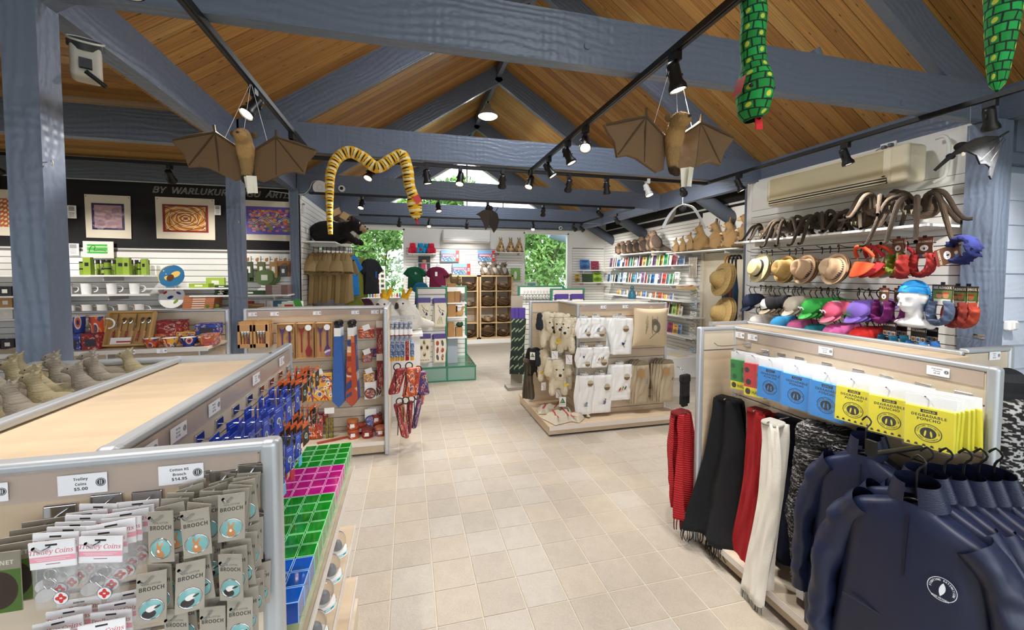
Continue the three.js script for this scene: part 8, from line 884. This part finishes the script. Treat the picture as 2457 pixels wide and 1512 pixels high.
  fig('grey stone owl figurine on the top tower shelf', [.79, 1.13, 6.1], owl, '#8a847a'); fig('gilded winged figurine on the tower top', [.68, 1.36, 6.35], [...owl, [.03, .08, 0, .025, .07, .16, 0, .012], [-.03, .08, 0, .025, -.05, .19, 0, .015]], '#7a6038'); fig('second gilded figurine behind the winged one', [.78, 1.36, 6.5], owl, '#6a5534'); fig('pale wooden kangaroo figurine on the middle shelf', [.74, .92, 6.12], lieroo, '#c29a5c'); fig('small maroon bird figurine on the middle shelf', [.7, .92, 6.35], owl, '#6a2a30'); fig('dark green frog figurine on the low boxes', [.74, .76, 6.12], [{ c: [0, .035, 0], r: [.055, .035, .04] }, [.03, .06, .02, .02], [-.02, .06, .02, .02]], '#1f4a2c');
  // cow-print key tags rail, scarves by the back column
  for (let i = 0; i < 12; i++) { const o = thing('hanging_charm', `black and white spotted charm, ${ORD[i]} along the rail behind the island`, 'charm', [1.66 + i * .05, 1.28, 5.8], .3, 'spotted charms'); part('charm', rbox(.04, .09, .03, .012, 0, -.05, 0), new THREE.MeshStandardMaterial({ map: spotT, roughness: .8 }), o); part('ring', torus(.012, .002, 0, .01, 0), mBlack, o); }
  for (let i = 0; i < 2; i++) { const o = thing('hanging_charm', `bright blue charm, ${i ? 'right' : 'left'} end of the spotted charm rail`, 'charm', [2.2 + i * .06, 1.28, 5.76], .3, 'blue charms'); part('charm', rbox(.05, .1, .03, .012, 0, -.05, 0), fur('#1f7ac8'), o); part('ring', torus(.012, .002, 0, .01, 0), mBlack, o); }
  const dk = thing('hanging_scarves', 'dark floral scarves with violet headers left of the island', 'scarf', [1.42, .96, 5.3]); for (let i = 0; i < 3; i++) { part('scarf_fall', drape(.09, .1, .75, 1.4, .01, .02, i, 10, 14).translate(i * .05 - .05, 0, i * .02), new THREE.MeshStandardMaterial({ map: spotT2, roughness: .85, side: THREE.DoubleSide }), dk); part('violet_header', rbox(.09, .15, .02, .006, i * .05 - .05, .07, i * .02), vio, dk); } part('back_panel', box(.16, 1.2, .02, 0, -.3, -.05), mat('#8f877a', .6), dk); part('foot', box(.3, .04, .2, 0, -.94, -.03), mat('#8a8378', .6), dk);
}
{ // paintings on paper
  const paper = mat('#e3d8c2', .9); let q = 5; const rn = () => (q = (q * 1664525 + 1013904223) >>> 0) / 4294967296;
  const paint = (l, x, y, w, h, px, m) => { const o = thing('painting', l, 'painting', [x, y, 6.005]); part('paper', shape([[-w / 2, -h / 2], [w / 2, -h / 2 - .006], [w / 2 + .004, h / 2], [-w / 2 - .003, h / 2 + .003]], .003), paper, o); part('painted_field', card(w * px, h * px * .86, 0, 0, .0035), m, o); part('pins', [[-1, 1], [1, 1]].map(([a, b]) => sph(.005, a * w * .47, b * h * .46, .005)), mDark, o); };
  paint('painting on paper with pink rings and dark blue border', -3.49, 2.23, .45, .51, .72, printMat(256, 256, g => { g.fillStyle = '#1f1b4a'; g.fillRect(0, 0, 256, 256); g.fillStyle = '#b58e92'; g.fillRect(20, 18, 216, 220); g.lineWidth = 2; for (let i = 0; i < 60; i++) { g.strokeStyle = i % 2 ? '#8a6a86' : '#d8c0bc'; const x = 20 + rn() * 216, y = 18 + rn() * 220; for (let r = 6; r < 26; r += 6) { g.beginPath(); g.arc(x, y, r, 0, 3.2); g.stroke(); } } for (const [x, y] of [[70, 190], [128, 128], [186, 70]]) for (let r = 6; r < 34; r += 7) { g.strokeStyle = '#4a3a5a'; g.beginPath(); g.arc(x, y, r, 0, 7); g.stroke(); } }));
  paint('painting on paper with orange and white web lines and red border', -2.69, 2.235, .63, .51, .78, printMat(256, 192, g => { g.fillStyle = '#8f1f22'; g.fillRect(0, 0, 256, 192); g.fillStyle = '#d98c2a'; g.fillRect(12, 10, 232, 172); for (let r = 8; r < 190; r += 11) { g.strokeStyle = r % 22 > 10 ? '#f2e8d0' : '#5a2a1c'; g.lineWidth = 4; g.beginPath(); for (let a = 0; a <= 40; a++) { const t = a / 40 * 6.283, R = r * (1 + .08 * Math.sin(t * 5 + r)); const x = Math.max(13, Math.min(243, 128 + R * Math.cos(t))), y = Math.max(11, Math.min(181, 96 + .72 * R * Math.sin(t))); a ? g.lineTo(x, y) : g.moveTo(x, y); } g.stroke(); } g.strokeStyle = '#6a3018'; g.lineWidth = 3; for (const [x, y] of [[20, 20], [236, 20], [24, 176], [236, 172]]) { g.beginPath(); g.moveTo(128, 96); g.lineTo(x, y); g.stroke(); } }));
  paint('painting on paper with coloured patches and a white winding line', -1.75, 2.24, .66, .51, .82, printMat(256, 160, g => { g.fillStyle = '#5a4aa8'; g.fillRect(0, 0, 256, 160); const cs = ['#d8763a', '#c85a5a', '#7a9a4a', '#e0a04a', '#8a5aa0', '#d87a8a']; for (let i = 0; i < 170; i++) { g.fillStyle = cs[i % 6]; g.fillRect(10 + rn() * 220, 12 + rn() * 124, 18, 11); } for (const [c, w] of [['#f2efe4', 9], ['#1c1830', 4]]) { g.strokeStyle = c; g.lineWidth = w; g.beginPath(); for (let x = 10; x < 246; x += 4) { const y = 80 + 16 * Math.sin(x * .05); x === 10 ? g.moveTo(x, y) : g.lineTo(x, y); } g.stroke(); } for (let i = 0; i < 14; i++) { g.fillStyle = '#f2efe4'; g.beginPath(); g.arc(24 + i * 16, 46 + (i % 3) * 34, 6, 0, 7); g.fill(); g.fillStyle = '#1c1830'; g.beginPath(); g.arc(24 + i * 16, 46 + (i % 3) * 34, 2.5, 0, 7); g.fill(); } }));
  paint('painting on paper with orange net pattern at the left picture edge', -4.4, 2.24, .6, .52, .72, M.web ??= new THREE.MeshStandardMaterial({ map: dataTex(64, 64, (u, v) => { const t = Math.sin(u * 40) * Math.sin(v * 40 + 3 * Math.sin(u * 12)); return t > .2 ? [226, 214, 190] : [190, 96, 40]; }), roughness: .8 }));
  const gp = thing('painting', 'small green sheet with a black snake above the cosmetics', 'painting', [-3.58, 1.83, 5.97]); part('sheet', box(.3, .2, .004), mat('#eee8dc', .8), gp); part('painted_field', card(.2, .11, -.01, .01, .003), printMat(128, 72, g => { g.fillStyle = '#d8ecc4'; g.fillRect(0, 0, 128, 72); g.fillStyle = '#4db848'; g.fillRect(0, 0, 128, 16); g.fillRect(0, 24, 128, 26); g.fillRect(0, 56, 128, 16); g.strokeStyle = '#1c2a14'; g.lineWidth = 4; g.beginPath(); g.moveTo(14, 62); g.bezierCurveTo(10, 0, 70, 0, 44, 40); g.bezierCurveTo(40, 66, 70, 30, 118, 52); g.stroke(); }), gp);
  const note = leafN(); function leafN() { return printMat(64, 80, g => { g.fillStyle = '#f2f0ec'; g.fillRect(0, 0, 64, 80); g.fillStyle = '#333'; for (let i = 0; i < 3; i++) g.fillRect(12, 8 + i * 9, 40, 5); g.fillStyle = '#888'; for (let i = 0; i < 4; i++) g.fillRect(14, 42 + i * 8, 36, 3); }, .6); }
  [[-3.83, 2.27, .09, .15, 'white notice beside the ring painting'], [-3.83, 1.83, .11, .14, 'white notice beside the snake sheet'], [-2.33, 2.35, .07, .12, 'white notice half hidden by the slim post']].forEach(([x, y, w, h, l]) => { const o = thing('notice', l, 'notice', [x, y, 5.98]); part('sheet', card(w, h, 0, 0, .003), note, o); part('backing', box(w, h, .004), mWhite, o); });
  // plates
  const plate = (l, x, y, d, r, m) => { const o = thing('plate', l, 'plate', [x, y + r, d]); o.rotation.x = -.25; part('dish', [lathe([[0, 0], [r * .6, .002], [r, .018], [r, .022], [r * .6, .008], [0, .006]], 36).rotateX(HP)], m, o); part('print', new THREE.CircleGeometry(r * .94, 36).translate(0, 0, .021), m, o); part('stand', [tube([[-.05, -r * .9, .03], [-.05, -r - .005, .0], [-.05, -r * .6, -.05]], .003, 8, 5), tube([[.05, -r * .9, .03], [.05, -r - .005, .0], [.05, -r * .6, -.05]], .003, 8, 5)], mat('#ccc', .3), o); };
  plate('blue plate with yellow birds', -2.72, 1.38, 5.72, .135, printMat(128, 128, g => { g.fillStyle = '#2f6a94'; g.fillRect(0, 0, 128, 128); g.fillStyle = '#e0b860'; g.beginPath(); g.ellipse(84, 54, 26, 18, -.5, 0, 7); g.ellipse(50, 78, 22, 14, .3, 0, 7); g.fill(); g.fillStyle = '#5a3a22'; g.beginPath(); g.ellipse(60, 76, 18, 22, .4, 0, 7); g.fill(); g.fillStyle = '#e8eef0'; g.fillRect(20, 30, 5, 5); g.fillRect(34, 50, 4, 4); }, .25));
  plate('white plate with blue wrens and red berries', -2.72, 1.13, 5.72, .135, printMat(128, 128, g => { g.fillStyle = '#f0efec'; g.fillRect(0, 0, 128, 128); g.fillStyle = '#2a3f8a'; g.beginPath(); g.ellipse(56, 66, 16, 9, -.4, 0, 7); g.ellipse(96, 40, 14, 7, .5, 0, 7); g.fill(); g.fillStyle = '#c0302c'; for (const [x, y] of [[24, 40], [30, 34], [72, 16], [84, 10]]) { g.beginPath(); g.arc(x, y, 7, 0, 7); g.fill(); } g.fillStyle = '#7a9a3a'; g.beginPath(); g.ellipse(86, 92, 8, 16, .7, 0, 7); g.fill(); }, .25));
  const BX = (l, x, y, d, w, h, t, c, grp) => { const o = thing('gift_box', l, 'box', [x, y, d], 0, grp); part('carton', rbox(w, h, t, .002, 0, h / 2, 0), mat(c, .6), o); part('label', box(w * .4, h * .4, .001, 0, h / 2, t / 2 + .0006), mat('#efe9dc', .5), o); };
  for (let i = 0; i < 6; i++) BX(`flat terracotta box, ${ORD[i]} from the bottom of its pile`, -2.42 + i * .004, 1.13 + i * .026, 5.72, .32, .025, .22, '#c07a54', 'terracotta boxes'); for (let i = 0; i < 4; i++) BX(`dark green coaster box, ${ORD[i]} from the bottom beside the place mats`, -2.2 + (i % 2) * .01, 1.29 + i * .03, 5.72, .14, .028, .12, '#2c4226', 'green coaster boxes');
  BX('lime-green flat gift box on the plate shelf', -2.42, 1.38, 5.72, .2, .05, .15, '#9ab83a', 'lime boxes'); BX('lime and white upright gift box behind the flat one', -2.32, 1.38, 5.85, .2, .12, .04, '#a8c24a', 'lime boxes');
  for (let i = 0; i < 3; i++) { const o = thing('place_mat', `dark green square mat with maroon centre, ${ORD[i]} on its hook`, 'mat', [-2.06 + i * .03, 1.53, 5.82 + i * .04], .15, 'hanging mats'); part('mat', rbox(.16, .16, .012, .003), mat('#2c4226', .7), o); part('centre', box(.07, .07, .002, 0, 0, .0075), mat('#7a2f3a', .7), o); } for (let i = 0; i < 3; i++) { const o = thing('place_mat', `round green mat with pale square, ${ORD[i]} on its hook`, 'mat', [-1.77 + i * .03, 1.5, 5.82 + i * .04], .15, 'hanging mats'); part('mat', cyl(.1, .1, .012, 0, 0, 0, 28, HP), mat('#5a7040', .7), o); part('centre', box(.07, .07, .002, 0, 0, .0075), mat('#cfd4c0', .7), o); }
  BX('long dark green case on the right aisle shelf', -1.95, 1.29, 5.72, .5, .05, .12, '#2f4a2c'); for (let i = 0; i < 8; i++) BX(`flat mauve-brown box, ${ORD[i]} from the bottom at the right shelf end`, -1.58, 1.29 + i * .015, 5.72, .25, .014, .18, '#8a6a64', 'mauve flat boxes');
  // hanging wooden ornaments, bookmarks, wooden map
  for (let i = 0; i < 6; i++) { const o = thing('wooden_ornament', `carded wooden animal ornament, ${ORD[i]} from the left above the mats`, 'ornament', [-2.12 + i * .11, 1.73, 5.985], .0, 'wooden ornaments'); part('card', box(.07, .12, .002), mat('#eae6dc', .7), o); part('cut_out', blob([{ c: [0, 0, .004], r: [.02, .026, .005] }, [.012, .02, .004, .008]], .004, .005), mat('#a8743c', .6), o); }
  for (let i = 0; i < 3; i++) BX(`slim ${['dark green', 'olive', 'tan'][i]} bookmark case hanging on the right aisle wall`, -1.96 + i * .14, 1.5, 5.88, .09, .2, .03, ['#3c4a2a', '#5a5f2c', '#a8814e'][i]); BX('small grey pouch beside the bookmark cases', -1.57, 1.52, 5.9, .08, .13, .04, '#4a4e55');
  const mp = thing('wooden_map', 'wooden plaque carved with a map of Australia', 'plaque', [-1.55, 1.62, 5.98]); part('plaque', rbox(.3, .2, .02, .004), mat('#b07a48', .6), mp); part('map_relief', shape([[-.11, -.03], [-.12, .02], [-.07, .04], [-.04, .07], [0, .075], [.01, .05], [.03, .045], [.045, .075], [.06, .04], [.1, .0], [.105, -.03], [.08, -.065], [.05, -.07], [.02, -.04], [-.04, -.045], [-.08, -.06]], .006, .001).translate(0, 0, .012), mat('#8a5a32', .6), mp);
  [['red', '#b8282c', -1.9], ['white-pink', '#efe4e6', -1.76], ['white', '#eeecea', -1.68], ['blue surf', '#3f6f8a', -1.56]].forEach(([n, c, x]) => BX(`${n} packet on the low right aisle shelf`, x, 1.08, 5.72, n === 'blue surf' ? .16 : .07, .13, .04, c)); const gt = thing('green_crate', 'white and green open carton at the right end of the low aisle shelf', 'box', [-1.42, 1.08, 5.7]); part('carton', box(.22, .12, .12, 0, .06, 0), mat('#e9efe2', .6), gt); part('green_flap', box(.08, .14, .01, .08, .08, .065, 0, 0, .3), mat('#4fae4a', .6), gt); part('label', box(.1, .05, .001, -.03, .06, .061), mat('#c8402c', .6), gt);
  // leaf dish and mat stack under the terracotta boxes
  const ld = thing('leaf_dish', 'half-round cream dish printed with green leaves', 'dish', [-2.22, 1.07, 5.5]); part('dish', new THREE.CylinderGeometry(.16, .16, .02, 28, 1, false, -HP, PI).rotateX(HP).rotateZ(0), mat('#e6e2c8', .4), ld); for (let i = 0; i < 5; i++) part('leaf_print', sph(.02, -.1 + i * .05, .05 + (i % 2) * .05, .012, 1, 1.2, .2), mat('#7a8f2c', .6), ld); for (let i = 0; i < 6; i++) solo('place_mat', `tan woven mat, ${ORD[i]} from the bottom of the pile behind the bay rail`, 'mat', [cyl(.15, .15, .014, 0, .007, 0, 26)], straw('#b09468'), [-1.86 + (i % 2) * .01, 1.09 + i * .015, 5.55], 0, 'woven mat pile');
  const lb = thing('low_bench', 'white counter below the aisle shelves', 'counter', [-2.2, 0, 5.55]); part('top', box(1.5, .03, .45, 0, 1.055, 0), mWhite, lb); part('body', box(1.45, 1.03, .4, 0, .52, 0), mWhite, lb);
  // far-left goods between the picture edge and the thick post
  for (let r = 0; r < 4; r++) for (let i = 0; i < 5; i++) BX(`small ${['black', 'kraft', 'white', 'dark'][r]} carton, ${ORD[i]} from the right, ${ORD[r]} row left of the thick post`, -3.95 - i * .14, [1.31, 1.19, 1.07, .75][r], 5.5, .11, .1, .1, ['#26262a', '#b08a5a', '#e6e2da', '#3a2f36'][r], 'cartons left of the thick post');
  const ls = thing('wall_unit', 'white shelving left of the thick post', 'shelf', [-4.3, 0, 5.55]); for (const y of [.74, 1.06, 1.18, 1.3]) part('shelf', box(1.0, .015, .3, 0, y, 0), mWhite, ls); part('side_panel', box(.02, 1.4, .3, -.5, .7, 0), mWhite, ls); part('side_panel', box(.02, 1.4, .3, .5, .7, 0), mWhite, ls);
}
for (const k in LAB) if (LAB[k].length > 1 && !LAB[k].every(o => o.userData.group && o.userData.group === LAB[k][0].userData.group)) console.log('DUP', LAB[k].length, k);
renderer.render(scene, camera);
